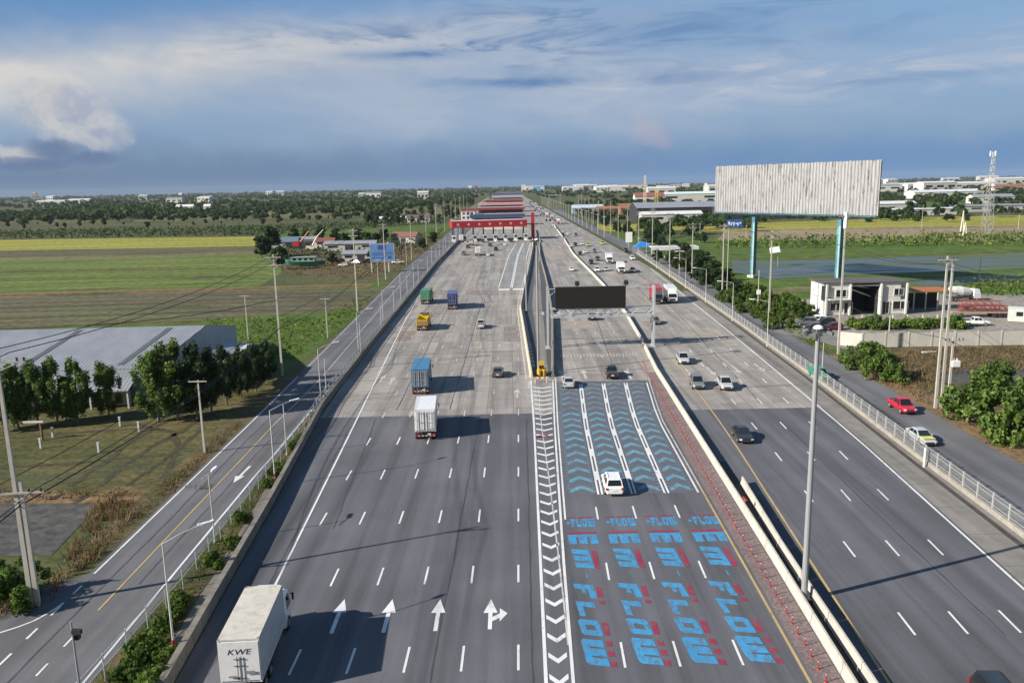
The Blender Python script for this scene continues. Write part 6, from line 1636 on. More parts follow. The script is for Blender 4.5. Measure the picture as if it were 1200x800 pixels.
YC = plain('crane_yellow', (.55, .42, .12), .6)
lattice('crane_column', (*at(769, 250)[:2], 0), 25, 3, 2.5, 'yellow lattice crane column near the long grey warehouse', 'crane', YC, False, 8)
for x, h, lb in ((1127, 13, 'taller cream leaning pile rig frame on the bare soil'), (1130.5, 7, 'shorter white post beside the cream pile rig frame')):
    r = thing('pile_rig', (*at(x, 276)[:2], 0), lb, 'rig')
    MB().tube((-1.0, 0, 0), (0, 0, h), .35, .25, 6).tube((1.0, 0, 0), (0, 0, h), .3, .2, 6).box((0, 0, h * .4), (1.3, .3, .3)).build('frame', plain('rig_cream', (.66, .62, .46), .6), r)
for x, y, h, lb in ((1080, 267, 14, 'slim pole in the yellow paddy right of the billboard'), (1193, 270, 9, 'short pole with an orange band on the right field edge'), (820, 284, 10, 'slim pole on the bare soil before the long warehouse'), (874, 284, 9, 'slim pole on the bare soil left of the billboard leg')):
    tag(MB().tube((0, 0, 0), (0, 0, h), .16, .1, 6).box((0, 0, h * .93), (1.2, .12, .12)).build('field_pole', POLEC, None, at(x, y)), lb, 'pole')
fg = thing('frame_gantry', (*at(650, 240)[:2], 0), 'pale portal frame standing over the right service road far away', 'gantry')
for s in (-1, 1): MB().box((s * 8.5, 0, 7.5), (1.0, 1.0, 15)).build('post', TW_, fg)
MB().box((0, 0, 14.6), (19, 1.2, 1.4)).build('beam', TW_, fg)
# ------------------------------------------------------------------ vegetation
def quads_mesh(name, V, mat):
    """V: n x 4 x 3 corner points, each quad a leaf spray of its own"""
    n = len(V); me = bpy.data.meshes.new(name)
    me.vertices.add(n * 4); me.vertices.foreach_set('co', V.reshape(-1).astype(np.float32))
    me.loops.add(n * 4); me.loops.foreach_set('vertex_index', np.arange(n * 4, dtype=np.int32))
    me.polygons.add(n); me.polygons.foreach_set('loop_start', np.arange(0, n * 4, 4, dtype=np.int32)); me.polygons.foreach_set('loop_total', np.full(n, 4, np.int32))
    me.materials.append(mat); me.update(calc_edges=True)
    return me
def sprays(C, N, size, seed, flat_=.5, aspect=.62):
    r = np.random.RandomState(seed); n = len(C)
    D = N + r.normal(0, flat_, (n, 3)); D /= np.linalg.norm(D, axis=1)[:, None] + 1e-9
    A = np.cross(D, r.normal(0, 1, (n, 3))); A /= np.linalg.norm(A, axis=1)[:, None] + 1e-9
    Bv = np.cross(D, A); s = size * r.uniform(.55, 1.35, (n, 1))
    A = A * s; Bv = Bv * s * aspect
    bend = D * s * .25
    return np.stack([C - A - bend, C - Bv * 1.0, C + A - bend, C + Bv], 1)
def blob_pts(blobs, per_area, seed, hollow=.25):
    r = np.random.RandomState(seed); Cs, Ns = [], []
    for (cx, cy, cz), (rx, ry, rz) in blobs:
        n = max(6, int(per_area * (rx * ry + ry * rz + rx * rz) * 4.2))
        d = r.normal(0, 1, (n, 3)); d /= np.linalg.norm(d, axis=1)[:, None]
        q = (hollow + (1 - hollow) * r.uniform(0, 1, (n, 1)) ** .45) * (1 + .16 * np.sin(d[:, :1] * 7 + cx) + .14 * np.sin(d[:, 2:] * 9 + cy * 3))
        Cs.append(np.array([cx, cy, cz]) + d * q * np.array([rx, ry, rz])); Ns.append(d)
    return np.concatenate(Cs), np.concatenate(Ns)
LEAFA = leaf_mat('leaf_fresh', (.035, .075, .013), (.095, .165, .030), (.20, .27, .06))
LEAFY = leaf_mat('leaf_yellowish', (.04, .07, .012), (.10, .155, .028), (.20, .24, .06))
LEAFB = leaf_mat('leaf_dark', (.014, .032, .012), (.032, .062, .020), (.07, .10, .03))
LEAFC = leaf_mat('leaf_scrub', (.035, .072, .012), (.085, .15, .02), (.18, .24, .04))
LEAFD = leaf_mat('leaf_dry', (.07, .045, .022), (.16, .105, .05), (.27, .185, .09))
LEAFW = leaf_mat('leaf_wood', (.016, .036, .010), (.034, .066, .018), (.07, .10, .028))
BARK = plain('bark_grey', (.17, .135, .10), .9, var=.3, scale=3)
def tree_meshes(kind, seed):
    r = random.Random(seed); blobs = []
    if kind == 'tall':      # upright drooping crown, 10 m
        for i in range(0):
            z = 2.2 + 7.2 * i / 14; w = 2.2 * math.sin(PI * min(.93, .22 + .75 * i / 14)) + .3
            blobs.append(((r.uniform(-.9, .9) * w * .6, r.uniform(-.9, .9) * w * .6, z), (w * r.uniform(.5, .85), w * r.uniform(.5, .85), r.uniform(.8, 1.5))))
        for i in range(44):
            t = r.uniform(.02, 1) ; z = 1.6 + 8.0 * t; w = 2.5 * math.sin(PI * (.2 + .74 * t)) ** .8; a = r.uniform(0, 2 * PI); d = w * r.uniform(.35, 1.0)
            blobs.append(((math.cos(a) * d, math.sin(a) * d, z), (r.uniform(.4, .8),) * 2 + (r.uniform(.8, 1.5),)))
        H, tr, dens, size, mat, hol = 6.5, .15, 24, .19, LEAFA, .1
    elif kind == 'round':   # broad dark crown, 10 m
        for i in range(24):
            a = r.uniform(0, 2 * PI); z = r.uniform(2.4, 8.8); d = r.uniform(.3, 3.6) * (1 - abs(z - 5) / 7)
            blobs.append(((math.cos(a) * d, math.sin(a) * d, z), (r.uniform(.7, 1.6),) * 2 + (r.uniform(.7, 1.4),)))
        H, tr, dens, size, mat, hol = 5, .22, 12, .34, LEAFB, .2
    elif kind == 'bush':    # rounded bush from the ground, 4 m
        for i in range(34):
            a = r.uniform(0, 2 * PI); d = r.uniform(.2, 2.9); z = r.uniform(.4, 3.7) * (1 - (d / 3.6) ** 2)
            blobs.append(((math.cos(a) * d, math.sin(a) * d, z + .2), (r.uniform(.4, .8),) * 2 + (r.uniform(.4, .9),)))
        H, tr, dens, size, mat, hol = 1.5, .1, 30, .17, LEAFC, .1
    elif kind == 'shrub':   # low, 1.4 m
        for i in range(5):
            a = r.uniform(0, 2 * PI); d = r.uniform(0, .8)
            blobs.append(((math.cos(a) * d, math.sin(a) * d, r.uniform(.3, .8)), (r.uniform(.4, .8),) * 2 + (r.uniform(.35, .6),)))
        H, tr, dens, size, mat, hol = .5, .04, 38, .17, LEAFC, .1
    else:                   # far tree, 9 m
        for i in range(8):
            a = r.uniform(0, 2 * PI); d = r.uniform(.2, 2.4); z = r.uniform(2.6, 7.4)
            blobs.append(((math.cos(a) * d, math.sin(a) * d, z), (r.uniform(1.2, 2.2),) * 2 + (r.uniform(1.1, 1.9),)))
        H, tr, dens, size, mat, hol = 4, .2, 5, .62, LEAFW, .3
    C, N = blob_pts(blobs, dens, seed, hol)
    crown = quads_mesh('crown', sprays(C, N, size, seed), mat)
    b = MB(); p = Vector((0, 0, -.1)); pts = [p]
    for i in range(4): p = p + Vector((r.uniform(-.15, .15) * tr * 6, r.uniform(-.15, .15) * tr * 6, (H + .1) / 4)); pts.append(p)
    for i, (q0, q1) in enumerate(zip(pts[:-1], pts[1:])): b.tube(q0, q1, tr * (1.15 - .2 * i), tr * (.95 - .2 * i), 7, 0, False)
    for (cx, cy, cz), _ in blobs[::2]:
        k = pts[min(4, max(1, int(4 * min(1, cz * .5 / H))))]; b.tube(k, (cx, cy, cz), tr * .38, tr * .12, 5, 0, False)
    return crown, b.mesh('trunk', BARK)
_tm = {}
def tree(kind, p, s, label, cat='tree', name=None, group=None, variants=3, mat=None):
    v = rnd.randrange(variants)
    if (kind, v) not in _tm: _tm[(kind, v)] = tree_meshes(kind, 100 + 17 * v + len(kind))
    c, t = _tm[(kind, v)]
    r = thing(name or {'tall': 'tree', 'round': 'tree', 'bush': 'bush', 'shrub': 'shrub', 'far': 'tree'}[kind], (p[0], p[1], -.05), label, cat, group, rnd.uniform(0, 6.28))
    r.scale = s if isinstance(s, tuple) else (s, s, s * rnd.uniform(.9, 1.1))
    o = link('crown', c, r)
    if mat: o.material_slots[0].link = 'OBJECT'; o.material_slots[0].material = mat
    link('trunk', t, r)
    return r
# row of leafy trees before the tin shed
for x, y, s, lb in ((22, 501, .8, 'leafy tree between the twin legged pole and the pipe stand'), (45, 499, .82, 'leafy light green tree leftmost in the row before the tin shed'), (68, 497, .84, 'leafy tree behind the white bar of the pipe stand'), (92, 495, .80, 'shaded leafy tree in the row left of the round topped one'),
    (128, 487, .72, 'smaller round topped leafy tree standing alone in the row before the tin shed'), (186, 494, .98, 'tall leafy tree first of the clump at the shed corner'), (208, 492, 1.0, 'tallest leafy tree in the clump at the shed corner'), (231, 490, .95, 'tall dark leafy tree on the road side of the corner clump'),
    (248, 484, .85, 'dark tree behind the short pale telephone pole'), (266, 474, .78, 'dark tree below the porch at the road'), (283, 466, .72, 'dark tree between the porch and the slim power pole'), (300, 458, .7, 'dark tree just left of the tall slim power pole'), (313, 448, .62, 'small dark tree touching the tall slim power pole'), (5, 505, .75, 'leafy tree behind the twin legged power pole')):
    tree('tall', at(x, y), (s * 1.1, s * 1.1, s * 1.08), lb, mat=rnd.choice([None, None, LEAFY]) if x < 220 else LEAFB)
for x, y, s, lb in ((16, 706, 1.0, 'rounded green bush beside the foot of the twin legged pole'), (1150, 500, 1.7, 'large dark leafy tree right of the paired power pole'), (1185, 512, 1.65, 'broad dark leafy tree at the right edge of the photograph'), (1172, 470, 1.5, 'dark leafy tree behind the broad one on the right'),
                 (1010, 432, 1.15, 'green roadside bush between the very tall pole and the dry grass'), (1030, 442, 1.2, 'larger green roadside bush before the dry grass'), (1048, 447, .8, 'darker low bush at the end of the roadside bushes'), (1022, 425, .9, 'green bush against the pale yard wall'),
                 (930, 372, 1.0, 'bushy shrub left of the parked cars'), (942, 368, .9, 'bushy shrub before the corner of the unfinished house'), (1022, 385, .9, 'green shrub on the hedge before the dark bay'), (1118, 384, .9, 'clipped green shrub inside the yard wall')):
    tree('bush', at(x, y), s, lb, 'bush' if s < 1.4 else 'tree', 'bush' if s < 1.4 else 'tree', mat=LEAFA if x > 1100 or 1000 < x < 1060 else None)
# hedge before the houses
C = []; 
for px_ in range(996, 1128, 3):
    p = at(px_, 384 + rnd.uniform(-2, 2)); C.append(((p.x, p.y, .9), (1.1, .9, rnd.uniform(.8, 1.2))))
C_, N_ = blob_pts(C, 14, 5); o = link('hedge', quads_mesh('hedge', sprays(C_, N_, .26, 6), LEAFC)); tag(o, 'clipped green hedge behind the pale yard wall', 'hedge')
# right roadside trees
k = 0
for x, y, s, kd in ((812, 318, .95, 'round'), (822, 324, .9, 'round'), (834, 330, .85, 'round'), (800, 312, .9, 'round'), (826, 338, .62, 'round'), (843, 345, .5, 'round'), (786, 310, .6, 'round'), (770, 309, .55, 'round'), (858, 343, .5, 'bush'), (872, 352, .8, 'bush'), (884, 357, .8, 'bush'), (896, 364, .7, 'bush'), (910, 372, .8, 'bush'), (919, 378, .7, 'bush'), (905, 385, .6, 'bush'), (864, 360, .6, 'bush'), (846, 352, .7, 'bush'), (925, 384, .6, 'bush'), (880, 366, .5, 'bush'), (852, 336, .6, 'round'), (862, 348, .55, 'round'), (838, 338, .7, 'round'), (816, 332, .6, 'round'), (804, 322, .7, 'round'), (792, 318, .6, 'round'), (875, 345, .9, 'bush'), (890, 350, .9, 'bush'), (902, 356, .9, 'bush'), (914, 366, .9, 'bush'), (856, 354, .8, 'bush'), (868, 366, .6, 'bush'), (888, 372, .6, 'bush'), (898, 378, .6, 'bush'), (845, 340, .8, 'bush'), (930, 362, .8, 'bush'), (920, 356, .8, 'bush')):
    tree(kd, at(x, y), s, ('dark bushy tree in the roadside clump left of the billboard' if kd == 'round' else 'leafy bush on the green verge below the billboard'), 'tree' if kd == 'round' else 'bush', None, 'roadside trees left of the billboard' if kd == 'round' else 'bushes on the verge below the billboard')
for i in range(46):
    Y = 340 + i * 13 + rnd.uniform(-5, 5); tree('round' if i < 20 else 'far', (frRR(300) + 5 + rnd.uniform(0, 12) + (Y - 300) * .004, Y), rnd.uniform(.45, .8), 'small dark tree in the belt along the far part of the right service road', 'tree', None, 'trees along the far right service road')
# left trees
for x, y, s, lb in ((316, 300, 1.45, 'big dark tree at the end of the yellow paddy, the tallest by the left yard'), (307, 302, 1.1, 'broad tree left of the biggest one by the yard'), (329, 316, .95, 'round dark tree before the green boat'), (430, 289, .85, 'dark tree behind the blue signboard'), (405, 288, .8, 'dark tree behind the white van in the yard'), (394, 285, .9, 'dark tree right of the pale crane'), (420, 284, .9, 'dark tree behind the low shed left of the signboard'), (440, 287, .8, 'tree touching the signboard top'), (345, 284, .9, 'dark tree behind the red excavator'), (358, 284, .8, 'dark tree behind the cream workshop'), (376, 285, .95, 'dark tree between the pale crane and the red roofed workshop'), (450, 285, .9, 'dark tree directly above the blue signboard'), (390, 311, .6, 'low dark tree at the stern of the green boat'), (436, 306, .55, 'low dark tree left of the blue signboard foot'), (495, 293, .7, 'dark tree at the foot of the slim power pole'), (508, 286, .7, 'dark tree by the service road short of the toll')):
    tree('round', at(x, y), s, lb)
for i, (x, y) in enumerate([(x, 262 + .0 * x + rnd.uniform(-2, 3) - x * .017) for x in list(range(4, 300, 11))] + [(x, 257 + rnd.uniform(-2, 3) - (x - 300) * .012) for x in range(306, 470, 13)]):
    tree('far', at(x + rnd.uniform(-9, 9), y + rnd.uniform(0, 7)), rnd.uniform(.25, .8) * (1.25 if 100 < x < 140 else 1), 'dark bushy tree scattered on the dry field beyond the left paddy', 'tree', None, 'trees scattered beyond the left paddy')
for i in range(60):
    x = rnd.uniform(430, 545); y = 262 - (x - 430) * .05 + rnd.uniform(-10, 4)
    if x > 470 and y > 268: continue
    tree('far', at(x, y), rnd.uniform(.6, 1.05), 'dark tree in the scrub between the left yard and the woods', 'tree', None, 'trees between the left yard and the woods')
for x, y, s in ((1078, 252, 1.5), (1118, 248, 1.2), (1110, 250, 1.4), (1124, 252, 1.0), (1066, 251, 1.2), (1180, 247, .7), (1070, 243, 1.0), (1190, 240, .9), (1056, 243, 1.0), (1050, 246, 1.0)):
    tree('far', at(x, y), s, 'tree beside the settlement right of the billboard', 'tree', None, 'trees by the right settlement')
# shrubs on the left planting strip
for i in range(44):
    Y = 37 + i * .85 if i < 22 else 57 + (i - 22) * 2.4
    if i >= 22 and rnd.random() < .4: continue
    Y = Y + rnd.uniform(-1, 1)
    if 50 < Y < 58 and rnd.random() < .5: continue
    X = rnd.uniform(fenL(Y) + .5, wallL(Y) - (1.3 if Y > 54 else .9))
    tree('shrub', (X, Y), rnd.uniform(.7, 1.25) * (1.05 if Y < 54 else .8), 'low green shrub on the strip between fence and carriageway wall', 'shrub', None, 'shrubs on the left planting strip')
# grass and scrub that nobody could count
def tufts(name, polys, per, h, size, mat, seed, z0=-.05, kind='stuff', blade=False):
    r = np.random.RandomState(seed); Cs = []
    for pts in polys:
        a = np.array([tuple(at(x, y)[:2]) for x, y in pts]) if not isinstance(pts[0], Vector) else np.array([tuple(p[:2]) for p in pts])
        lo, hi = a.min(0), a.max(0); n = int(per * (hi - lo).prod())
        q = r.uniform(lo, hi, (n, 2)); ins = np.zeros(n, bool); j = len(a) - 1
        for i in range(len(a)):
            xi, yi, xj, yj = *a[i], *a[j]
            c_ = ((yi > q[:, 1]) != (yj > q[:, 1])) & (q[:, 0] < (xj - xi) * (q[:, 1] - yi) / (yj - yi + 1e-12) + xi); ins ^= c_; j = i
        q = q[ins]
        cl = np.sin(q[:, 0] * .9 + np.cos(q[:, 1] * .7) * 2) * np.cos(q[:, 1] * .8 + np.sin(q[:, 0] * .5) * 2)
        q = q[cl > r.uniform(-1.1, .9, len(q))]
        z = z0 + h * r.uniform(.1, 1, len(q)) ** 1.5 * r.uniform(.5, 1, len(q))
        Cs.append(np.column_stack([q, z]))
    C = np.concatenate(Cs)
    if not blade:
        N = np.tile(np.array([[0, -.3, .25]]), (len(C), 1)); V = sprays(C, N, size, seed, .9, .4)
    else:
        n = len(C); az = r.uniform(0, 2 * PI, n); A = np.column_stack([np.cos(az), np.sin(az), np.zeros(n)]) * (size * r.uniform(.5, 1.2, n))[:, None]
        L = np.column_stack([r.normal(0, .35, n), r.normal(0, .35, n), np.ones(n)]) * (h * r.uniform(.35, 1, n) ** 1.3)[:, None]
        B0 = np.column_stack([C[:, :2], np.full(n, z0)])
        V = np.stack([B0 - A, B0 + A, B0 + L + A * .3, B0 + L - A * .3], 1)
    o = link(name, quads_mesh(name, V, mat)); o['kind'] = kind
    return o
tufts('dry_grass', [[(70, 665), (112, 590), (150, 585), (165, 592), (120, 650), (70, 690), (20, 722), (-30, 735), (-30, 705), (40, 705)]], 34, .95, .06, LEAFD, 21, blade=True)
tufts('dry_grass', [[(185, 570), (225, 540), (262, 505), (285, 492), (272, 510), (205, 573), (150, 620), (130, 640)], [(-30, 590), (120, 585), (245, 573), (250, 568), (-30, 576)], [(20, 700), (75, 690), (60, 705), (20, 720)]], 22, .55, .06, LEAFD, 22, blade=True)
tufts('dry_grass', [[(1010, 440), (1085, 470), (1105, 440), (1330, 425), (1330, 405), (1090, 408), (1020, 415)], [(1060, 465), (1100, 480), (1180, 520), (1330, 590), (1330, 560), (1130, 480)]], 9, .9, .07, LEAFD, 23, blade=True)
tufts('grass', [[(300, 450), (330, 430), (425, 366), (440, 340), (380, 372), (300, 374), (243, 376), (243, 400), (290, 420)]], 3.2, 1.3, .34, LEAFC, 24)
tufts('grass', [[Vector((fenL(Y) - .8, Y, 0)) for Y in range(38, 112, 6)] + [Vector((wallL(Y) - 1.9, Y, 0)) for Y in range(110, 36, -6)]], 30, .55, .07, LEAFC, 25, blade=True)
tufts('grass', [[(985, 418), (940, 402), (870, 352), (775, 302), (835, 312), (905, 352), (905, 372), (960, 400)]], 4.5, 1.2, .32, LEAFC, 26)
tufts('undergrowth', [[(838, 292), (1000, 290), (1200, 288), (1340, 288), (1340, 276), (1200, 276), (1000, 280), (838, 284)]], .5, 4.5, 1.0, LEAFC, 27)
tufts('undergrowth', [[(1105, 345), (1340, 352), (1340, 330), (1180, 330), (1120, 336)]], 1.6, 3.4, .6, LEAFC, 28)
tufts('undergrowth', [[(-400, 287), (150, 278), (300, 276), (460, 266), (520, 262), (520, 257), (300, 266), (0, 272), (-400, 281)]], .16, 3.6, 1.3, LEAFW, 29)
tufts('weeds', [[(330, 322), (430, 328), (470, 316), (520, 278), (500, 276), (440, 300), (330, 312)]], .7, 1.0, .5, LEAFD, 30)
tufts('weeds', [[(335, 310), (500, 296), (520, 270), (430, 282), (330, 282)]], .18, 3.2, 1.0, LEAFW, 31)
# far woods: reads as one mass
def woods(name, rows, seed, size=1.7, leaf=46):
    r = np.random.RandomState(seed); Cs, Ns = [], []
    for Y, x0, x1, step, h in rows:
        n = int((x1 - x0) / step * 2.4)
        X = r.uniform(x0, x1, n); YY_ = Y * r.uniform(.90, 1.10, n) + 25 * np.sin(X * .013)
        cl = np.sin(X * .011 + YY_ * .006) + np.sin(X * .004 - YY_ * .0031 + 2) + .7 * np.sin(X * .031 + 1.3)
        keep = cl > r.uniform(-1.9, .1, n); X = X[keep]; YY_ = YY_[keep]; n = len(X)
        Hh = h * r.uniform(.4, 1.0, n) * (1 + .35 * np.sin(X * .02 + YY_ * .011)); Hh[r.uniform(0, 1, n) > .96] *= 1.35
        for x, y, hh in zip(X, YY_, Hh):
            m_ = leaf if Y < 1500 else max(14, leaf // 2) if Y < 3500 else 14
            d = r.normal(0, 1, (m_, 3)); d /= np.linalg.norm(d, axis=1)[:, None]; d[:, 2] = np.abs(d[:, 2]) * 1.0 - .25
            rad = hh * .62
            Cs.append(np.array([x, y, hh * .5]) + d * np.array([rad, rad, hh * .5]) * r.uniform(.6, 1, (m_, 1))); Ns.append(d)
    C = np.concatenate(Cs); N = np.concatenate(Ns)
    S = size * (1 + C[:, 1:2] / 2200.0)
    V = sprays(C, N, 1.0, seed); ctr = V.mean(1, keepdims=True); V = ctr + (V - ctr) * S[:, None, :]
    o = link(name, quads_mesh(name, V, LEAFW)); o['kind'] = 'stuff'
    return o
woods('woods', [(950, -720, -75, 6, 11), (1050, -800, -62, 5, 13), (1150, -900, -60, 5, 12), (1300, -1050, -60, 6, 12), (1500, -1300, -60, 8, 13), (1800, -1600, -70, 10, 13), (2200, -2000, -60, 12, 14), (2700, -2400, -60, 13, 14), (3300, -2900, -50, 15, 15), (4200, -3600, 0, 17, 16), (5200, -4400, 0, 20, 17), (6500, -5200, 0, 24, 18), (8000, -6200, 0, 28, 20)], 41)
woods('woods', [(430, 72, 100, 7, 6), (500, 74, 150, 6, 7), (560, 80, 165, 6, 9), (720, 78, 300, 6, 9), (640, 80, 420, 14, 8), (800, 75, 330, 9, 10), (900, 80, 640, 11, 10), (1050, 80, 800, 10, 11), (1250, 85, 1000, 11, 11), (1500, 78, 1200, 12, 11), (1800, 78, 1500, 13, 12), (2200, 76, 1900, 15, 12), (2700, 74, 2300, 17, 12), (3300, 66, 2800, 20, 12), (4200, 0, 3500, 22, 14), (5200, 0, 4200, 24, 16), (6500, 0, 5200, 28, 18), (8000, 0, 6200, 32, 20)], 42)
# buildings scattered through the far country
for i in range(40):
    s = -1 if i % 4 == 0 else 1
    Y = rnd.uniform(1700, 5200); X = s * rnd.uniform(.08, .6) * Y
    w_ = rnd.uniform(30, 110) if s > 0 else rnd.uniform(18, 45); h_ = rnd.uniform(8, 15) * (1 + Y / 6000)
    shed('far_building', 'pale low building scattered in the hazy far country', (X, Y), w_, rnd.uniform(20, 50), h_, 3, WALLW if rnd.random() < .7 else WALLG, rnd.choice([WHR, TIN, WHR]), rnd.uniform(-.2, .2), 3, 'building', False)['group'] = 'buildings in the far country'
# far lamp posts beside the motorway
fl0 = None
for i in range(26):
    Y = 470 + i * 34
    for X in (far(wallL, 430, -28, 3000)(Y) - 4, far(fenR, 300, 46, 3000)(Y) + 1):
        q = thing('far_lamp_post', (X, Y, 0), 'slim pale lamp post along the distant motorway', 'lamp post', 'lamp posts along the distant motorway')
        if fl0 is None: fl0 = (MB().tube((0, 0, 0), (0, 0, 12), .14, .09, 6).mesh('pole', WHST), MB().box((0, 0, 12.05), (2.2, .3, .18)).mesh('lamp_head', HEADM))
        link('pole', fl0[0], q); link('lamp_head', fl0[1], q)
# ------------------------------------------------------------------ daylight, sky, air, camera
SUN_EL, SUN_AZ = math.radians(29.0), (-.934, -.357)
sun = bpy.data.lights.new('sun', 'SUN'); sun.energy = 5.0; sun.angle = math.radians(.53); sun.color = (1.0, .93, .82)
so = bpy.data.objects.new('sun', sun); COL.objects.link(so)
dirv = Vector((-SUN_AZ[0] * math.cos(SUN_EL), -SUN_AZ[1] * math.cos(SUN_EL), -math.sin(SUN_EL)))
so.rotation_euler = dirv.to_track_quat('-Z', 'Y').to_euler(); so.location = (-60, -40, 80)
W = bpy.data.worlds.new('World'); SC.world = W; W.use_nodes = True
nt = W.node_tree; nt.nodes.clear()
class E_:
    """small arithmetic on shader sockets"""
    def __init__(s, o): s.o = o
    @staticmethod
    def op(op, *a, clamp=False):
        n = nt.nodes.new('ShaderNodeMath'); n.operation = op; n.use_clamp = clamp
        for i, v in enumerate(a):
            if isinstance(v, E_): nt.links.new(v.o, n.inputs[i])
            else: n.inputs[i].default_value = v
        return E_(n.outputs[0])
    def __add__(s, b): return E_.op('ADD', s, b)
    def __sub__(s, b): return E_.op('SUBTRACT', s, b)
    def __mul__(s, b): return E_.op('MULTIPLY', s, b)
    def __truediv__(s, b): return E_.op('DIVIDE', s, b)
    __radd__ = __add__; __rmul__ = __mul__
    def sat(s): return E_.op('ADD', s, 0.0, clamp=True)
def smooth(x, a, b):
    n = nt.nodes.new('ShaderNodeMapRange'); n.interpolation_type = 'SMOOTHSTEP'
    nt.links.new(x.o, n.inputs[0]); n.inputs[1].default_value = a; n.inputs[2].default_value = b
    return E_(n.outputs[0])
tc = nt.nodes.new('ShaderNodeTexCoord'); sp = nt.nodes.new('ShaderNodeSeparateXYZ'); nt.links.new(tc.outputs['Generated'], sp.inputs[0])
dx, dy, dz = (E_(o) for o in sp.outputs)
AZ = E_.op('ARCTAN2', dx, dy) * 940.0           # in the photograph's scale: about one unit per pixel
EL = E_.op('ARCSINE', dz) * 940.0
def vec(x, y, z=0.0):
    n = nt.nodes.new('ShaderNodeCombineXYZ')
    for i, v in enumerate((x, y, z)):
        if isinstance(v, E_): nt.links.new(v.o, n.inputs[i])
        else: n.inputs[i].default_value = v
    return n.outputs[0]
def fbm(kx, ky, detail=6, rough=.55, dist=0.0, seed=0.0):
    n = nt.nodes.new('ShaderNodeTexNoise'); n.inputs['Scale'].default_value = 1.0; n.inputs['Detail'].default_value = detail
    n.inputs['Roughness'].default_value = rough; n.inputs['Distortion'].default_value = dist
    nt.links.new(vec(AZ * kx, EL * ky, seed), n.inputs['Vector']); return E_(n.outputs[0])
def gauss(a0, e0, sa, se, tilt=0.0, wob=None):
    x = AZ - a0; y = EL - e0
    if tilt: y = y - x * tilt
    if wob is not None: y = y + wob
    q = x * x * (1 / (sa * sa)) + y * y * (1 / (se * se))
    return E_.op('POWER', 2.718, q * -1.0)
sky = nt.nodes.new('ShaderNodeTexSky'); sky.sky_type = 'NISHITA'; sky.sun_disc = False
sky.sun_elevation = SUN_EL; sky.sun_rotation = math.atan2(SUN_AZ[0], SUN_AZ[1])
sky.air_density = 1.0; sky.dust_density = 0.6; sky.ozone_density = 1.6
SKYS = 0.05
def rgb(c):
    n = nt.nodes.new('ShaderNodeRGB'); n.outputs[0].default_value = (*c, 1); return n.outputs[0]
def mix(f, a, b):
    n = nt.nodes.new('ShaderNodeMix'); n.data_type = 'RGBA'
    nt.links.new(f.o, n.inputs[0]); nt.links.new(a, n.inputs[6]); nt.links.new(b, n.inputs[7]); return n.outputs[2]
def scale(c, k):
    n = nt.nodes.new('ShaderNodeMix'); n.data_type = 'RGBA'; n.blend_type = 'MULTIPLY'; n.inputs[0].default_value = 1
    nt.links.new(c, n.inputs[6]); n.inputs[7].default_value = (k, k, k, 1); return n.outputs[2]
K = SKYSCALE = 1.0 / SKYS
def cc(r, g, b, e=EXPO_K):   # display colour (0..255) to scene radiance before the background strength
    f = lambda v: ((v / 255 + .055) / 1.055) ** 2.4 if v > 10 else v / 255 / 12.92
    return rgb((f(r) * K / e, f(g) * K / e, f(b) * K / e))
wob = (fbm(.006, .012, 4, .6, 0, 3.1) - .5) * 70.0
wob2 = (fbm(.02, .03, 5, .6, 0, 9.1) - .5) * 40.0
base = sky.outputs[0]
front = smooth(dy, -.1, .25)
col = mix(front * .80, base, mix(smooth(EL, 0, 240), cc(114, 150, 192), mix(smooth(AZ, -600, 600), cc(98, 146, 198), cc(138, 178, 220))))
streak = smooth(fbm(.006, .035, 7, .65, .9, 1.7), .46, .66)
streak2 = smooth(fbm(.005, .03, 7, .62, .8, 7.3), .47, .64)
veil = smooth(fbm(.004, .012, 5, .6, .5, 4.2), .35, .7)
# thin grey veil over the middle
col = mix((gauss(-60, 90, 520, 62, .02, wob) * (veil * .7 + .45) * .9).sat(), col, cc(166, 181, 202))
# the long cream bank sweeping up from the left
bank = (gauss(-300, 142, 330, 26, .075, wob * .6) + gauss(-560, 98, 190, 26, .02, wob * .5)) * (fbm(.01, .02, 6, .6, .5, 2.2) * 1.3 + .15)
col = mix((bank * .98).sat(), col, cc(212, 210, 208))
bank2 = gauss(-60, 155, 260, 34, .03, wob) * (streak * .8 + .2)
col = mix((bank2 * .85).sat(), col, cc(186, 192, 204))
# pale streaks on the right
right = (gauss(420, 108, 330, 26, .06, wob * .5) + gauss(150, 112, 160, 16, 0, wob2 * .5)) * (streak * .75 + .25)
col = mix((right * .95).sat(), col, cc(184, 193, 209))
# slate blue streaks and low storm veil
dark = (gauss(60, 165, 330, 40, 0, wob) + gauss(-80, 150, 140, 12, 0, wob2 * .4) + gauss(20, 112, 70, 6) + gauss(215, 112, 60, 8)) * streak2
col = mix((dark * .8).sat(), col, cc(98, 134, 178))
low = smooth(EL + wob2 * .8 + wob * .3, 66, 14)
col = mix(low * front * .82, col, mix(smooth(AZ, -600, 500), cc(104, 126, 154), cc(102, 142, 188)))
top = smooth(EL + wob + AZ * -.06, 170, 245)
col = mix((top * front * .55 * smooth(AZ, 500, -300)).sat(), col, cc(94, 143, 196))
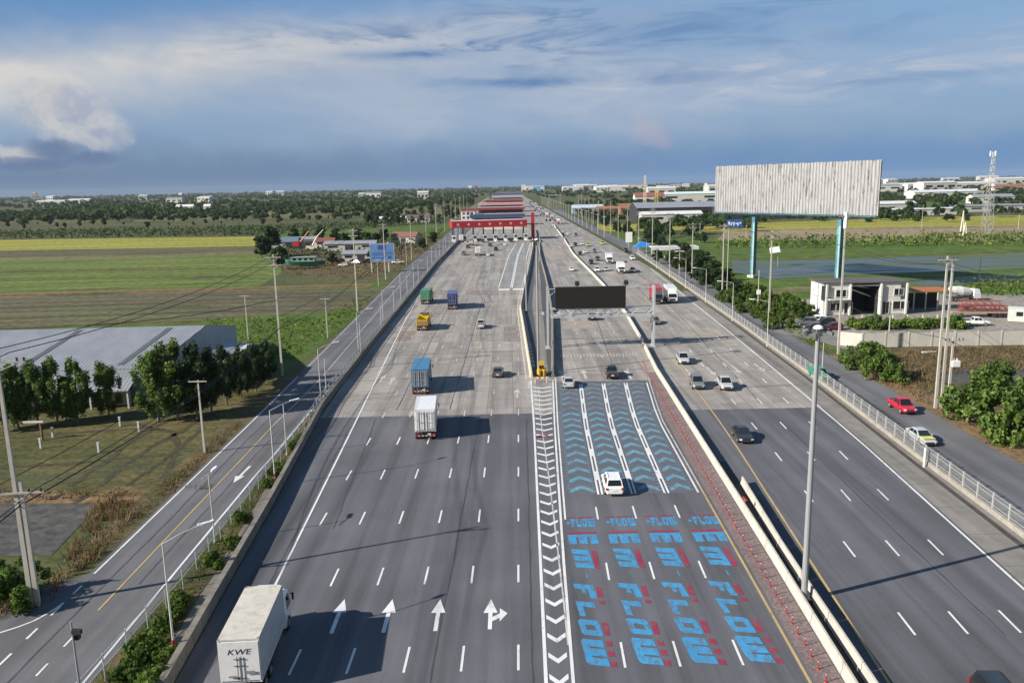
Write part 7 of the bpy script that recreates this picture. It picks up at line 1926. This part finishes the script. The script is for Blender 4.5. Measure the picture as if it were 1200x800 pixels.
# heaped cloud on the left with its blue shaded foot
cw = (fbm(.03, .03, 7, .62, .4, 5.5) - .5) * 52.0; cw2 = (fbm(.036, .036, 7, .62, .3, 8.8) - .5) * 46.0
def puff(a, e, ra, re, edge=.3, nz=1.0):
    x = AZ - a + cw * nz; y = EL - e + cw2 * nz
    return smooth(x * x * (1 / (ra * ra)) + y * y * (1 / (re * re)), 1.0 + edge, max(.05, 1.0 - edge * 2.2))
heap = E_.op('MAXIMUM', E_.op('MAXIMUM', puff(-458, 78, 44, 32, .4) * .9, puff(-436, 60, 38, 22, .45) * .75), E_.op('MAXIMUM', puff(-505, 40, 26, 9, .5, .5) * .8, puff(-424, 66, 10, 20, .6, .5) * .9))
shade = smooth(fbm(.028, .035, 6, .6, .5, 6.6), .38, .64)
col = mix((heap * .9).sat(), col, mix(shade, cc(208, 205, 202), cc(168, 175, 193)))
foot = E_.op('MAXIMUM', puff(-474, 44, 26, 10, .5, .35), E_.op('MAXIMUM', puff(-492, 31, 50, 7, .5, .3), puff(-440, 35, 26, 7, .5, .3)))
col = mix((foot * .8).sat(), col, cc(104, 124, 160))
lens = gauss(-120, 143, 75, 6, .02, wob2 * .25) * .8 + gauss(5, 112, 75, 5, -.02, wob2 * .2) * .9 + gauss(205, 112, 50, 7, 0, wob2 * .4) * .6 + gauss(190, 168, 170, 20, 0, wob * .4) * (streak2 * .5 + .4) + gauss(400, 97, 90, 4, .02, wob2 * .2) * .5 + gauss(-585, 100, 30, 4, 0, wob2 * .2) * .6
col = mix((lens * .75).sat(), col, cc(94, 134, 180))
small = (puff(160, 52, 24, 12, .7, .8) * .5 + puff(150, 66, 9, 12, .7, .6) * .25) * .6
col = mix(small.sat(), col, cc(196, 176, 186))
bg = nt.nodes.new('ShaderNodeBackground'); nt.links.new(col, bg.inputs[0]); bg.inputs[1].default_value = SKYS
out = nt.nodes.new('ShaderNodeOutputWorld'); nt.links.new(bg.outputs[0], out.inputs[0])
# the air
if HAZE:
    hz = MB().box((0, 4350, 39.5), (16000, 9700, 82)).build('haze', None)
    m = bpy.data.materials.new('haze_air'); m.use_nodes = True; n2 = m.node_tree; n2.nodes.clear()
    pv = n2.nodes.new('ShaderNodeVolumePrincipled'); pv.inputs['Color'].default_value = (.58, .66, .78, 1); pv.inputs['Density'].default_value = HAZE; pv.inputs['Anisotropy'].default_value = 0.0
    mo = n2.nodes.new('ShaderNodeOutputMaterial'); n2.links.new(pv.outputs[0], mo.inputs['Volume'])
    hz.data.materials.clear(); hz.data.materials.append(m); hz['kind'] = 'stuff'
cam = bpy.data.cameras.new('camera'); co = bpy.data.objects.new('camera', cam); COL.objects.link(co)
mw = Matrix((RT, UP, -FW)).transposed().to_4x4(); mw.translation = Vector((0, 0, CAMH)); co.matrix_world = mw
cam.sensor_fit = 'HORIZONTAL'; cam.sensor_width = 36; cam.lens = 36 * FPX / 1200
cam.clip_start = .5; cam.clip_end = 40000
SC.camera = co
SC.render.engine = 'CYCLES'
SC.cycles.use_denoising = True
SC.cycles.max_bounces = 6; SC.cycles.diffuse_bounces = 3; SC.cycles.glossy_bounces = 3; SC.cycles.transparent_max_bounces = 24; SC.cycles.volume_bounces = 0
vs = SC.view_settings; vs.view_transform = 'Standard'; vs.look = 'None'; vs.gamma = 1; vs.use_curve_mapping = False; vs.exposure = EXPO
